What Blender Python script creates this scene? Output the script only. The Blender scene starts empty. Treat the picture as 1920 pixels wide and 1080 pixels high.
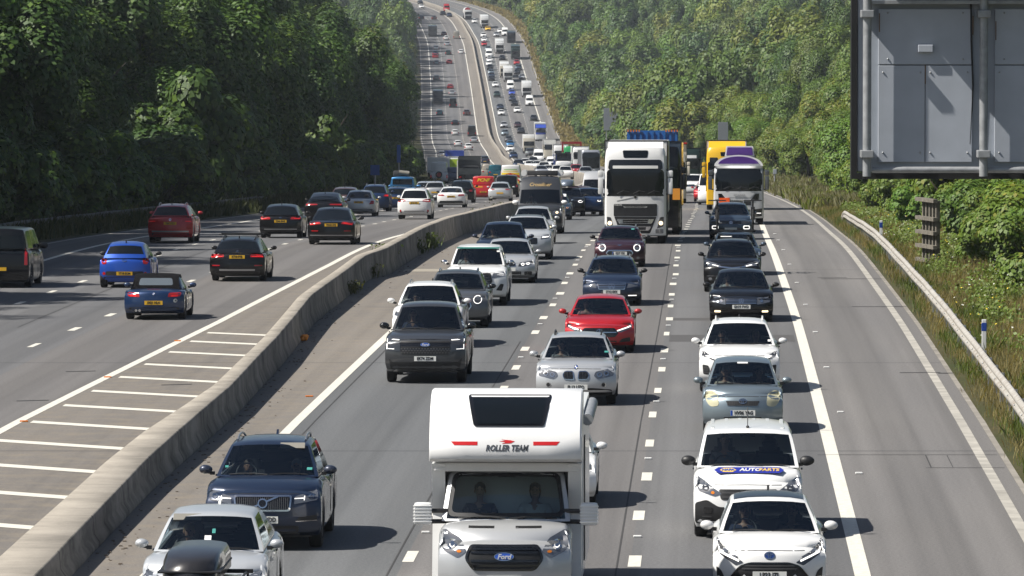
import bpy, bmesh, math, random
import numpy as np
from mathutils import Vector, Matrix
from mathutils.bvhtree import BVHTree
PI = math.pi; R_ = math.radians
random.seed(7); RNG = np.random.default_rng(7)
SC = bpy.context.scene; COL = SC.collection
# ------------------------------------------------------------------ camera, world, sun, exposure
F = 12000.0; CH = 9.3; PITCH = 0.045
cp, sp = math.cos(PITCH), math.sin(PITCH)
cd = bpy.data.cameras.new("camera"); cam = bpy.data.objects.new("camera", cd); COL.objects.link(cam)
cd.sensor_width = 36.0; cd.lens = 36.0*F/1920.0; cd.clip_start = 1.0; cd.clip_end = 9000.0
cam.location = (0, 0, CH); cam.rotation_euler = (PI/2-PITCH, 0, 0)
SC.camera = cam
SUN_EL, SUN_AZ = R_(49), R_(14)           # light comes from the left and a little behind the camera
sdir = Vector((-math.cos(SUN_EL)*math.cos(SUN_AZ), -math.cos(SUN_EL)*math.sin(SUN_AZ), math.sin(SUN_EL)))
wd = bpy.data.worlds.new("World"); SC.world = wd; wd.use_nodes = True
nt = wd.node_tree; bg = nt.nodes["Background"]
sky = nt.nodes.new("ShaderNodeTexSky"); sky.sky_type = 'NISHITA'; sky.sun_disc = False
sky.sun_elevation = SUN_EL; sky.sun_rotation = math.atan2(sdir.x, sdir.y); sky.air_density = 1.0; sky.dust_density = 1.5
nt.links.new(sky.outputs[0], bg.inputs[0]); bg.inputs[1].default_value = 0.05
sl = bpy.data.lights.new("sun", 'SUN'); sl.energy = 5.0; sl.angle = R_(0.53); sl.color = (1.0, 0.955, 0.88)
so = bpy.data.objects.new("sun", sl); COL.objects.link(so); so.rotation_euler = sdir.to_track_quat('Z', 'Y').to_euler()
vs = SC.view_settings; vs.view_transform = 'Standard'; vs.look = 'None'; vs.exposure = 0.62; vs.gamma = 1.0
vs.use_curve_mapping = False
SC.cycles.max_bounces = 6; SC.cycles.diffuse_bounces = 2; SC.cycles.glossy_bounces = 3; SC.cycles.transparent_max_bounces = 8
SC.cycles.volume_bounces = 0; SC.cycles.caustics_reflective = False; SC.cycles.caustics_refractive = False
# ------------------------------------------------------------------ helpers
def tag(o, label=None, cat=None, group=None, kind=None):
    if label: o["label"] = label
    if cat: o["category"] = cat
    if group: o["group"] = group
    if kind: o["kind"] = kind
    return o
def link(o, parent=None):
    COL.objects.link(o)
    if parent is not None: o.parent = parent
    return o
def empty(name, loc=(0, 0, 0), rot=(0, 0, 0)):
    o = bpy.data.objects.new(name, None); o.empty_display_size = 0.2; o.location = loc; o.rotation_euler = rot
    return link(o)
def mesh_obj(name, me, parent=None, loc=None):
    o = bpy.data.objects.new(name, me)
    if loc is not None: o.location = loc
    return link(o, parent)
def pymesh(name, verts, faces, mats, midx=None, smooth=None):
    me = bpy.data.meshes.new(name); me.from_pydata([tuple(v) for v in verts], [], faces)
    for m in (mats if isinstance(mats, (list, tuple)) else [mats]): me.materials.append(m)
    if midx is not None: me.polygons.foreach_set("material_index", midx)
    if smooth is not None:
        me.polygons.foreach_set("use_smooth", [True]*len(me.polygons))
        me.set_sharp_from_angle(angle=R_(smooth))
    me.update(); return me
def npmesh(name, V, Q, mats, midx=None, uv=None):
    """vertices (n,3) and faces (m,k) as arrays"""
    me = bpy.data.meshes.new(name); V = np.asarray(V, np.float32); Q = np.asarray(Q, np.int32); m, k = Q.shape
    me.vertices.add(len(V)); me.vertices.foreach_set("co", V.ravel())
    me.loops.add(m*k); me.loops.foreach_set("vertex_index", Q.ravel())
    me.polygons.add(m); me.polygons.foreach_set("loop_start", np.arange(0, m*k, k, dtype=np.int32))
    for mm in (mats if isinstance(mats, (list, tuple)) else [mats]): me.materials.append(mm)
    if midx is not None: me.polygons.foreach_set("material_index", np.asarray(midx, np.int32))
    if uv is not None:
        l = me.uv_layers.new(name="UVMap"); l.data.foreach_set("uv", np.asarray(uv, np.float32)[Q.ravel()].ravel())
    me.update(calc_edges=True); return me
class MB:
    """collects shapes into one mesh"""
    def __init__(s): s.v = []; s.f = []; s.m = []
    def add(s, v, f, m=0):
        b = len(s.v); s.v += [tuple(p) for p in v]; s.f += [tuple(i+b for i in q) for q in f]; s.m += [m]*len(f); return s
    def box(s, x0, x1, y0, y1, z0, z1, m=0, c=0.0):
        if c <= 0:
            v = [(x, y, z) for z in (z0, z1) for y in (y0, y1) for x in (x0, x1)]
            return s.add(v, [(0, 2, 3, 1), (4, 5, 7, 6), (0, 1, 5, 4), (2, 6, 7, 3), (0, 4, 6, 2), (1, 3, 7, 5)], m)
        bm = bmesh.new(); bmesh.ops.create_cube(bm, size=1.0)
        bmesh.ops.scale(bm, vec=(x1-x0, y1-y0, z1-z0), verts=bm.verts)
        bmesh.ops.translate(bm, vec=((x0+x1)/2, (y0+y1)/2, (z0+z1)/2), verts=bm.verts)
        bmesh.ops.bevel(bm, geom=bm.edges[:], offset=c, segments=2, affect='EDGES', profile=0.6)
        s.bm(bm, m); return s
    def bm(s, bm, m=0):
        bm.verts.index_update(); s.add([v.co[:] for v in bm.verts], [[v.index for v in f.verts] for f in bm.faces], m); bm.free(); return s
    def tube(s, p, q, r, r2=None, n=8, m=0):
        p, q = Vector(p), Vector(q); d = (q-p).normalized(); a = d.orthogonal().normalized(); b = d.cross(a); r2 = r if r2 is None else r2
        v = []
        for c, rr in ((p, r), (q, r2)):
            v += [c+(a*math.cos(2*PI*i/n)+b*math.sin(2*PI*i/n))*rr for i in range(n)]
        f = [(i, (i+1) % n, n+(i+1) % n, n+i) for i in range(n)]+[tuple(range(n))[::-1], tuple(range(n, 2*n))]
        return s.add(v, f, m)
    def path(s, pts, r, n=6, m=0):
        for a, b in zip(pts[:-1], pts[1:]): s.tube(a, b, r, n=n, m=m)
        return s
    def ball(s, c, r, m=0, n=10, k=6):
        rx, ry, rz = r if isinstance(r, (tuple, list)) else (r, r, r)
        bm = bmesh.new(); bmesh.ops.create_uvsphere(bm, u_segments=n, v_segments=k, radius=1.0)
        for v in bm.verts: v.co = Vector((c[0]+v.co.x*rx, c[1]+v.co.y*ry, c[2]+v.co.z*rz))
        return s.bm(bm, m)
    def prism(s, poly, y0, y1, m=0):
        """poly in (x,z), extruded along y"""
        n = len(poly); v = [(x, y0, z) for x, z in poly]+[(x, y1, z) for x, z in poly]
        return s.add(v, [tuple(range(n)), tuple(range(2*n-1, n-1, -1))]+[(i, n+i, n+(i+1) % n, (i+1) % n) for i in range(n)], m)
    def prismx(s, poly, x0, x1, m=0):
        """poly in (y,z), extruded along x"""
        n = len(poly); v = [(x0, y, z) for y, z in poly]+[(x1, y, z) for y, z in poly]
        return s.add(v, [tuple(range(n)), tuple(range(2*n-1, n-1, -1))]+[(i, n+i, n+(i+1) % n, (i+1) % n) for i in range(n)], m)
    def mesh(s, name, mats, smooth=None):
        bm = bmesh.new(); vs_ = [bm.verts.new(p) for p in s.v]
        for q, mi in zip(s.f, s.m):
            try: f = bm.faces.new([vs_[i] for i in q]); f.material_index = mi
            except ValueError: pass
        bmesh.ops.recalc_face_normals(bm, faces=bm.faces)
        me = bpy.data.meshes.new(name); bm.to_mesh(me); bm.free()
        for mm in (mats if isinstance(mats, (list, tuple)) else [mats]): me.materials.append(mm)
        if smooth is not None:
            me.polygons.foreach_set("use_smooth", [True]*len(me.polygons)); me.set_sharp_from_angle(angle=R_(smooth))
        return me
    def build(s, name, mats, parent=None, smooth=None, loc=None):
        return mesh_obj(name, s.mesh(name, mats, smooth), parent, loc)
# ------------------------------------------------------------------ materials
MATS = {}
def newmat(name):
    m = bpy.data.materials.new(name); m.use_nodes = True; return m, m.node_tree, m.node_tree.nodes["Principled BSDF"]
def N(nt, t, **kw):
    n = nt.nodes.new("ShaderNode"+t)
    for k, v in kw.items():
        if k.startswith("i_"):
            key = k[2:]; n.inputs[int(key) if key.isdigit() else key.replace("_", " ")].default_value = v
        else: setattr(n, k, v)
    return n
def mixc(nt, fac, a, b, mode='MIX'):
    n = nt.nodes.new("ShaderNodeMix"); n.data_type = 'RGBA'; n.blend_type = mode
    for i, x in ((0, fac), (6, a), (7, b)):
        if hasattr(x, "is_output"): nt.links.new(x, n.inputs[i])
        elif i == 0: n.inputs[0].default_value = x
        else: n.inputs[i].default_value = (*x, 1)
    return n.outputs[2]
def ramp(nt, src, stops, interp='LINEAR'):
    n = nt.nodes.new("ShaderNodeValToRGB"); n.color_ramp.interpolation = interp; e = n.color_ramp.elements
    while len(e) < len(stops): e.new(0.5)
    for el, (p, c) in zip(e, stops): el.position = p; el.color = (*c, 1) if hasattr(c, "__len__") else (c, c, c, 1)
    nt.links.new(src, n.inputs[0]); return n.outputs[0]
def noise(nt, scale, vec=None, detail=3.0, rough=0.55):
    n = N(nt, "TexNoise"); n.inputs["Scale"].default_value = scale; n.inputs["Detail"].default_value = detail; n.inputs["Roughness"].default_value = rough
    if vec is not None: nt.links.new(vec, n.inputs["Vector"])
    return n.outputs[0]
def mapping(nt, src, scale):
    n = N(nt, "Mapping"); n.inputs["Scale"].default_value = scale; nt.links.new(src, n.inputs[0]); return n.outputs[0]
def plain(name, c, rough=0.5, metal=0.0, coat=0.0, spec=None, emit=0.0, vary=0.0, vscale=6.0):
    if name in MATS: return MATS[name]
    m, nt, p = newmat(name); p.inputs["Base Color"].default_value = (*c, 1); p.inputs["Roughness"].default_value = rough
    p.inputs["Metallic"].default_value = metal; p.inputs["Coat Weight"].default_value = coat; p.inputs["Coat Roughness"].default_value = 0.04
    if spec is not None: p.inputs["Specular IOR Level"].default_value = spec
    if emit > 0:
        p.inputs["Emission Color"].default_value = (*c, 1); p.inputs["Emission Strength"].default_value = emit
    if vary > 0:
        tc = N(nt, "TexCoord"); f = noise(nt, vscale, tc.outputs["Object"], 4)
        col = mixc(nt, ramp(nt, f, [(0.3, 0.0), (0.7, 1.0)]), tuple(x*(1-vary) for x in c), tuple(min(1, x*(1+vary*0.6)) for x in c))
        nt.links.new(col, p.inputs["Base Color"])
    MATS[name] = m; return m
def paint(name, c, metal=0.0, rough=0.38):
    """car paint under clear coat, with a film of road dust low on the panels"""
    key = "paint_"+name
    if key in MATS: return MATS[key]
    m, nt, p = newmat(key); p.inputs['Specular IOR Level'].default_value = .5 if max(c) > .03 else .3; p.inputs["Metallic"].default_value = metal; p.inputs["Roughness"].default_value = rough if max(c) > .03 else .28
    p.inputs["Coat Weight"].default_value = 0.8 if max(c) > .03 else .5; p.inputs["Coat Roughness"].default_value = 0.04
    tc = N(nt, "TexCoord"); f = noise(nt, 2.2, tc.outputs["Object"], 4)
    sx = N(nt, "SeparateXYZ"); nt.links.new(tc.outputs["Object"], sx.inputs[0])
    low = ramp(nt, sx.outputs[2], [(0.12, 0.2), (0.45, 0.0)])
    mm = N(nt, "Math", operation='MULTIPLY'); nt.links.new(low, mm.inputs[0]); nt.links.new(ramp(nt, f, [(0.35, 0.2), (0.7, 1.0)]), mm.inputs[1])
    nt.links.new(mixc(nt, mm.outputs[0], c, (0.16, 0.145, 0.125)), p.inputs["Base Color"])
    MATS[key] = m; return m
def glass(name, tint, gloss=1.0):
    if name in MATS: return MATS[name]
    m, nt, p = newmat(name); nt.nodes.remove(p); out = nt.nodes["Material Output"]
    tr = N(nt, "BsdfTransparent"); tr.inputs[0].default_value = (*tint, 1)
    gl = N(nt, "BsdfGlossy"); gl.inputs["Roughness"].default_value = 0.03; gl.inputs[0].default_value = (gloss*.82, gloss*.94, gloss, 1)
    fr = N(nt, "Fresnel"); fr.inputs[0].default_value = 1.68
    mx = N(nt, "MixShader"); nt.links.new(fr.outputs[0], mx.inputs[0]); nt.links.new(tr.outputs[0], mx.inputs[1]); nt.links.new(gl.outputs[0], mx.inputs[2])
    nt.links.new(mx.outputs[0], out.inputs[0]); MATS[name] = m; return m
RUBBER = plain("rubber", (0.012, 0.012, 0.012), 0.8); RIM = plain("alloy", (0.42, 0.42, 0.43), 0.35, 0.7); RIMD = plain("dark_alloy", (0.03, 0.03, 0.032), 0.35, 0.4)
BLACKP = plain("black_plastic", (0.013, 0.013, 0.014), 0.5); GLOSSB = plain("gloss_black", (0.008, 0.008, 0.009), 0.15, coat=0.5); GREYP = plain("grey_plastic", (0.05, 0.05, 0.052), 0.55)
CHROME = plain("chrome", (0.75, 0.75, 0.76), 0.12, 1.0); SILVERT = plain("silver_trim", (0.42, 0.42, 0.43), 0.3, 0.8)
LAMP = plain("lamp_lens", (0.20, 0.21, 0.23), 0.08, 0.6, coat=1.0); LAMPD = plain("dark_lamp_lens", (0.05, 0.052, 0.058), 0.06, 0.2, coat=1.0); LAMPY = plain("yellowed_lens", (0.46, 0.44, 0.30), 0.25)
LIT = plain("lit_lamp", (1.0, 0.97, 0.92), 0.3, emit=0.75); LITW = plain("warm_lit_lamp", (1.0, 0.8, 0.5), 0.3, emit=1.3)
RED = plain("red_lens", (0.34, 0.012, 0.014), 0.12, coat=0.6); REDLIT = plain("lit_red_lens", (0.65, 0.02, 0.02), 0.15, emit=0.12); AMBER = plain("amber_lens", (0.7, 0.2, 0.02), 0.2)
GLASSD = plain("dark_glass", (0.005, 0.007, 0.009), 0.03, spec=0.4); GLASSW = glass("windscreen_glass", (0.66, 0.75, 0.76)); GLASSS = glass("side_glass", (0.32, 0.35, 0.36))
CABIN = plain("cabin_trim", (0.034, 0.035, 0.038), 0.8); SEATM = plain("seat_fabric", (0.05, 0.05, 0.055), 0.85); CREAM = plain("cream_trim", (0.20, 0.19, 0.165), 0.7)
PLATEW = plain("white_plate", (0.78, 0.78, 0.74), 0.4); PLATEY = plain("yellow_plate", (0.72, 0.42, 0.02), 0.4); INK = plain("plate_black", (0.01, 0.01, 0.01), 0.5); EUBLUE = plain("plate_blue", (0.02, 0.08, 0.40), 0.4)
WHITE = plain("white_gelcoat", (0.80, 0.80, 0.79), 0.3, coat=0.4, vary=0.06, vscale=1.2); STEEL = plain("galvanised_steel", (0.34, 0.35, 0.36), 0.45, 0.35, vary=0.25, vscale=9)
STICKER = plain("sticker_teal", (0.05, 0.26, 0.23), 0.5); PAPER = plain("white_paper", (0.7, 0.7, 0.68), 0.6)
# ------------------------------------------------------------------ the road's line in the world (distance along the view -> x of the kerb-side lane line, height)
def unproj(zc, X, Yc): return X, zc*cp+Yc*sp, CH+Yc*cp-zc*sp
_zy = [(40, -7.9), (80, -5.72), (104.5, -4.47), (138.4, -2.87), (183, -.99), (238, 1.09), (259, 1.79), (336, 3.5), (400, 4.85), (500, 6.85), (600, 9.0), (660, 10.4), (727, 11.9), (800, 13.6), (900, 16.0), (1000, 18.2), (1150, 21.7), (1300, 26.0), (1429, 31.2), (1500, 35.6), (1747, 55.3), (1951, 74.8), (2150, 92), (2350, 106), (2700, 128), (3400, 178)]
_zx = [(40, 3.6), (80, 4.9), (104.5, 5.68), (138.4, 6.75), (183, 8.19), (238, 9.84), (270, 10.8), (348, 13.5), (425, 16.0), (500, 18.2), (571, 19.8), (650, 21.5), (740, 22.3), (800, 21.2), (857, 19.3), (920, 17.0), (1000, 15.2), (1200, 12.4), (1395, 10.1), (1480, 8.0), (1747, 4.5), (1951, 1.0), (2100, -4), (2220, -12), (2320, -21.5), (2420, -35), (2600, -66), (3400, -230)]
_t = np.array([p[0] for p in _zy], float); _Y = np.array([p[1] for p in _zy])
_wy = _t*cp+_Y*sp; _wz = CH+_Y*cp-_t*sp
_t2 = np.array([p[0] for p in _zx], float); _X = np.array([p[1] for p in _zx]); _wy2 = _t2*cp+np.interp(_t2, _t, _Y)*sp
_s = np.arange(-60, 3401, 2.0)
def _smooth(ys, xs):
    lo = np.interp(_s, xs, ys)
    lo = np.where(_s < xs[0], ys[0]+(_s-xs[0])*(ys[1]-ys[0])/(xs[1]-xs[0]), lo)
    out = lo.copy()
    for win in (18, 34):          # two box filters, wider far away
        k = np.ones(win)/win; pad = np.pad(out, win, mode='reflect', reflect_type='odd'); sm = np.convolve(pad, k, 'same')[win:-win]
        w = np.clip((_s-60)/200, 0, 1) if win == 18 else np.clip((_s-350)/300, 0, 1)
        out = out*(1-w)+sm*w
    return out
_ZR = _smooth(_wz, _wy); _XR = _smooth(_X, _wy2)
def ZR(y): return np.interp(y, _s, _ZR)
def XR(y): return np.interp(y, _s, _XR)
OL = lambda y: np.interp(y, [80, 400], [-11.45, -11.1])                      # inner edge line of the oncoming side
OLR = lambda y: np.interp(y, [80, 104, 138, 183, 231, 400], [-18.3, -17.9, -17.4, -16.6, -16.2, -15.8])   # inner edge line, far side
OB = lambda y: np.interp(y, [60, 80, 100, 119, 140, 160, 183, 217, 221, 260, 400, 1500], [-12.3, -12.4, -12.6, -12.84, -12.85, -13.2, -13.8, -14.0, -13.55, -13.4, -13.2, -12.9])
OBW = lambda y: np.interp(y, [60, 100, 126, 133, 141, 155, 400], [1.15, 1.0, 0.82, 0.66, 0.54, 0.48, 0.52])
OLL = lambda y: OLR(y)-10.85
def heading(y): return math.atan2(-(float(XR(y+6))-float(XR(y-6))), 12.0)     # rotation about z of the road's direction
def grade(y): return math.atan2(float(ZR(y+6))-float(ZR(y-6)), 12.0)
def project(x, y, z):
    d = y*cp-(z-CH)*sp; u = y*sp+(z-CH)*cp
    return 960+F*x/d, 540-F*u/d, F/d
def at_px(px, py, h=0.0):
    """the road point (x, y) seen at a pixel of the photograph, h above the road"""
    lo, step = 60.0, 4.0; f = lambda y: project(0, y, float(ZR(y))+h)[1]-py
    y = lo
    while y < 2900 and f(y) > 0: y += step
    a, b = y-step, y
    for _ in range(30):
        m = (a+b)/2
        if f(m) > 0: a = m
        else: b = m
    y = (a+b)/2; s = project(0, y, float(ZR(y))+h)[2]
    return (px-960)/s, y
def sstep(t): t = np.clip(t, 0, 1); return t*t*(3-2*t)
def bank(off, y):
    off = np.asarray(off, float); y = np.asarray(y, float)
    amp = np.interp(y, [100, 180, 260, 450, 700, 1200, 1800, 2600], [2.5, 3.5, 5, 10, 15, 15, 14, 20])
    r = amp*sstep((off-4.5)/np.interp(y, [100, 400], [30, 46]))+0.10*np.maximum(off-45, 0)
    e = OLR(y)-14.2
    l = np.interp(y, [150, 500, 1000, 2000], [5, 6, 5, 5])*sstep((e-off)/30)+0.08*np.maximum(e-30-off, 0)
    und = 0.25*np.sin(off*0.31+y*0.05)*np.sin(y*0.083+off*0.1)
    w = np.where(off > 0, sstep((off-4)/8), sstep((e-1-off)/8))
    return np.where((off > 3.42) | (off < e), 0.03+r*(off > 0)+l*(off < 0)+und*w, -0.06)
def ground_pt(y, off): return float(XR(y)+off), float(y), float(ZR(y)+bank(off, y))
# ------------------------------------------------------------------ ground, roads, markings
def asphalt(name, tone, lanes=None, dirt=0.0):
    m, nt, p = newmat(name); p.inputs["Roughness"].default_value = 0.86; p.inputs["Specular IOR Level"].default_value = 0.25
    uv = N(nt, "UVMap"); sx = N(nt, "SeparateXYZ"); nt.links.new(uv.outputs[0], sx.inputs[0])
    col = None
    if lanes:
        mr = N(nt, "MapRange"); mr.inputs[1].default_value = lanes[0]; mr.inputs[2].default_value = lanes[1]; nt.links.new(sx.outputs[0], mr.inputs[0])
        base = ramp(nt, mr.outputs[0], lanes[2], 'CONSTANT')
    else:
        rgb = N(nt, "RGB"); rgb.outputs[0].default_value = (*tone, 1); base = rgb.outputs[0]
    big = noise(nt, 1.0, mapping(nt, uv.outputs[0], (0.35, 0.02, 1)), 4)
    streak = noise(nt, 1.0, mapping(nt, uv.outputs[0], (2.6, 0.012, 1)), 3)
    fine = noise(nt, 16.0, uv.outputs[0], 2); spk = noise(nt, 46.0, uv.outputs[0], 1)
    c = mixc(nt, ramp(nt, big, [(0.3, 0.0), (0.72, 1.0)]), (0.82, 0.82, 0.83), (1.1, 1.08, 1.05)); c = mixc(nt, 1.0, base, c, 'MULTIPLY')
    c = mixc(nt, 1.0, c, ramp(nt, streak, [(0.28, 0.86), (0.5, 1.0), (0.72, 1.06)]), 'MULTIPLY')
    c = mixc(nt, 1.0, c, ramp(nt, fine, [(0.28, 0.82), (0.72, 1.16)]), 'MULTIPLY'); c = mixc(nt, 1.0, c, ramp(nt, spk, [(0.3, 0.82), (0.5, 1.0), (0.72, 1.3)]), 'MULTIPLY')
    if lanes:                                                       # polished wheel paths, oil down the middle of a lane
        a = N(nt, "Math", operation='MULTIPLY'); a.inputs[1].default_value = 2*PI/1.83; nt.links.new(sx.outputs[0], a.inputs[0])
        b = N(nt, "Math", operation='SINE'); nt.links.new(a.outputs[0], b.inputs[0])
        c = mixc(nt, 1.0, c, ramp(nt, b.outputs[0], [(0.0, 0.90), (0.6, 1.04)]), 'MULTIPLY')
    if dirt:
        c = mixc(nt, ramp(nt, noise(nt, 1.3, uv.outputs[0], 5, 0.7), [(0.45, 0.0), (0.72, dirt)]), c, (0.21, 0.18, 0.14))
    # sealed joints across the carriageway
    v = N(nt, "Math", operation='MULTIPLY'); v.inputs[1].default_value = 0.031; nt.links.new(sx.outputs[1], v.inputs[0])
    fr = N(nt, "Math", operation='FRACT'); nt.links.new(v.outputs[0], fr.inputs[0])
    c = mixc(nt, ramp(nt, fr.outputs[0], [(0.0, 0.45), (0.006, 0.0)], 'CONSTANT'), c, (0.04, 0.04, 0.042))
    nt.links.new(c, p.inputs["Base Color"])
    bu = N(nt, "Bump"); bu.inputs["Strength"].default_value = 0.25; bu.inputs["Distance"].default_value = 0.01; nt.links.new(spk, bu.inputs["Height"]); nt.links.new(bu.outputs[0], p.inputs["Normal"])
    return m
YS = np.unique(np.concatenate([np.arange(-40, 400, 2.0), np.arange(400, 1000, 4.0), np.arange(1000, 3380, 8.0)]))
def strip(name, o0, o1, mat, dz=0.0, y0=-40, y1=3370, cols=2, kind='structure'):
    ys = YS[(YS > y0) & (YS < y1)]; ys = np.concatenate([[y0], ys, [y1]])
    a = o0(ys) if callable(o0) else np.full_like(ys, o0); b = o1(ys) if callable(o1) else np.full_like(ys, o1)
    V = []; UV = []
    for k in range(cols):
        o = a+(b-a)*k/(cols-1); V.append(np.stack([XR(ys)+o, ys, ZR(ys)+dz*np.clip(ys/300, 1, 6)], 1)); UV.append(np.stack([o, ys], 1))
    n = len(ys); V = np.concatenate(V); UV = np.concatenate(UV)
    Q = [(k*n+i, (k+1)*n+i, (k+1)*n+i+1, k*n+i+1) for k in range(cols-1) for i in range(n-1)]
    o = mesh_obj(name, npmesh(name, V, Q, mat, uv=UV)); tag(o, kind=kind); return o
GREY = (0.135, 0.133, 0.135); BRN = (0.150, 0.139, 0.133); LGT = (0.165, 0.156, 0.150)
W3 = 18.0
A_ON = asphalt("asphalt_oncoming", GREY, (-15.0, 3.6, [(0.0, (0.175, 0.160, 0.145)), (3.45/18.6, (0.122, 0.127, 0.132)), (7.5/18.6, (0.141, 0.137, 0.136)), (11.25/18.6, (0.130, 0.131, 0.134)), (15.1/18.6, (0.154, 0.149, 0.146))]))
A_AW = asphalt("asphalt_away", GREY, (-32.0, -15.0, [(0.0, (0.125, 0.122, 0.12)), (5.0/17, (0.118, 0.119, 0.124)), (8.4/17, (0.125, 0.126, 0.130)), (12.2/17, (0.138, 0.133, 0.131))]))
A_MED = asphalt("asphalt_central", (0.165, 0.152, 0.138), None, 0.8)
strip("road", OL, 3.35, A_ON, cols=6)
strip("central_reservation", lambda y: OLR(y)+0.0, OL, A_MED, cols=4)
strip("road", lambda y: OLR(y)-13.6, lambda y: OLR(y)+0.0, A_AW, cols=5)
m, nt, p = newmat("road_paint"); p.inputs["Roughness"].default_value = 0.7
uv = N(nt, "UVMap"); w1 = noise(nt, 7.0, uv.outputs[0], 5, 0.75); w2 = noise(nt, 30.0, uv.outputs[0], 2)
c = mixc(nt, ramp(nt, w1, [(0.40, 0.0), (0.68, 1.0)]), (0.66, 0.64, 0.57), (0.50, 0.47, 0.40)); c = mixc(nt, ramp(nt, w2, [(0.62, 0.0), (0.74, 0.6)]), c, (0.2, 0.19, 0.18))
nt.links.new(c, p.inputs["Base Color"]); PAINTW = m
strip("edge_line", -0.13, 0.13, PAINTW, 0.005); strip("edge_line", lambda y: OL(y)-0.11, lambda y: OL(y)+0.11, PAINTW, 0.005)
strip("edge_line", lambda y: OLR(y)-0.11, lambda y: OLR(y)+0.11, PAINTW, 0.005); strip("edge_line", lambda y: OLL(y)-0.11, lambda y: OLL(y)+0.11, PAINTW, 0.005)
PAINTG = plain("worn_channel_stone", (0.36, 0.34, 0.30), 0.8, vary=0.3, vscale=1.5)
strip("channel_line", 2.86, 3.06, PAINTG, 0.005); strip("channel_line", lambda y: OLR(y)-13.35, lambda y: OLR(y)-13.2, PAINTG, 0.005)
strip("kerb_strip", 3.35, 3.62, plain("kerb_concrete", (0.24, 0.22, 0.19), 0.9, vary=0.35, vscale=0.9), 0.004)
def dashes(off, y0, y1, phase, w=0.1):
    V = []; Q = []; UV = []
    k0 = int((y0-phase)//9)
    for k in range(k0, int((y1-phase)//9)+1):
        a = phase+9*k; ww = w*(1+0.10*RNG.standard_normal()); jit = 0.03*RNG.standard_normal()
        for yy in (a, a+2.0):
            o = (off(yy) if callable(off) else off)+jit; dz = 0.005*min(6, max(1, yy/300))
            for sgn in (-1, 1): V.append((float(XR(yy))+o+sgn*ww, yy, float(ZR(yy))+dz)); UV.append((o+sgn*ww, yy))
        b = len(V)-4; Q.append((b, b+1, b+3, b+2))
    o = mesh_obj("lane_line", npmesh("lane_line", V, Q, PAINTW, uv=UV)); tag(o, kind='structure')
_, yph = at_px(1186, 1063)
dashes(-3.68, 60, 2900, yph); dashes(-7.33, 60, 2900, at_px(775, 1054)[1])
dashes(lambda y: OLR(y)-3.6, 60, 2900, at_px(355, 531)[1]+1, 0.09); dashes(lambda y: OLR(y)-7.2, 60, 2900, at_px(147, 534)[1]+2, 0.09)
# hatching bars beside the central barrier
hb = MB(); PY = [624, 640, 660, 683, 707, 733, 760, 791, 826, 867, 912, 965]
for py in PY+[1030, 1110]:
    y = at_px(300, py)[1]; a = float(OLR(y))+0.30; e = float(OB(y)-OBW(y))-0.02
    q = [(a, y-.36), (a, y+.36), (e, y+.36-0.85*(e-a)), (e, y-.36-0.85*(e-a))]
    hb.add([(float(XR(yy))+o, yy, float(ZR(yy))+.006) for o, yy in q], [(0, 1, 2, 3)])
o = hb.build("hatching", PAINTW); tag(o, kind='structure')
# concrete strips and patches on the central strip, cracks on the hard shoulder
MAR = plain("pale_concrete", (0.30, 0.27, 0.22), 0.9, vary=0.2, vscale=1.0); CRK = plain("bitumen_crack", (0.035, 0.034, 0.034), 0.9)
pb = MB()
def flat(mb, o0, o1, ya, yb, dz=0.006, m=0, sk=0.0):
    q = [(o0, ya), (o1, ya+sk), (o1, yb+sk), (o0, yb)]
    mb.add([(float(XR(yy))+o, yy, float(ZR(yy))+dz) for o, yy in q], [(0, 1, 2, 3)], m)
yc = at_px(760, 507)[1]; flat(pb, float(OB(yc))+0.3, float(OL(yc))-.15, yc-1.3, yc+1.3)
o = pb.build("concrete_patch", MAR); tag(o, kind='structure')
cb = MB()
for px, py, wd_, hh in ((1600, 523, 1.1, .10), (1560, 521, .5, .08), (1690, 505, .9, .08), (1690, 575, .6, .1), (1640, 575, .7, .06), (1820, 700, .8, .12), (1725, 699, .5, .08)):
    x, y = at_px(px, py); o_ = x-float(XR(y)); flat(cb, o_-wd_, o_+wd_, y-hh*1.4, y+hh*1.4, .006, 0, 0.1)
x, y = at_px(1735, 853); o_ = x-float(XR(y)); flat(cb, o_-.012, o_+.012, y-3.4, y, .006); flat(cb, o_+.42, o_+.435, y-3.4, y, .006); flat(cb, -0.3, 3.3, y-.03, y+.03, .0065); flat(cb, o_-.1, 3.3, y-3.5, y-3.44, .007)
for o_, ya, yb in ((-3.95, 60, 260), (-7.6, 60, 170), (-11.0, 90, 170), (-22.0, 180, 300)):   # long joints between the paved widths
    for yy in np.arange(ya, yb, 4.0): flat(cb, o_-.015, o_+.015, yy, yy+4.0, .0045)
for px, py in ((330, 722), (150, 697), (60, 752)):
    x, y = at_px(px, py); o_ = x-float(XR(y)); flat(cb, o_-.35, o_+.35, y-.12, y+.12, .006, 0, .3)
o = cb.build("road_cracks", CRK); tag(o, kind='structure')
pt = MB()
for o0, o1, ya, yb in ((-3.6, -.2, 172, 186),): flat(pt, o0, o1, ya, yb, .003)
o = pt.build("road_patches", asphalt("asphalt_patch", (0.118, 0.115, 0.114))); tag(o, kind='structure')
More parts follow.
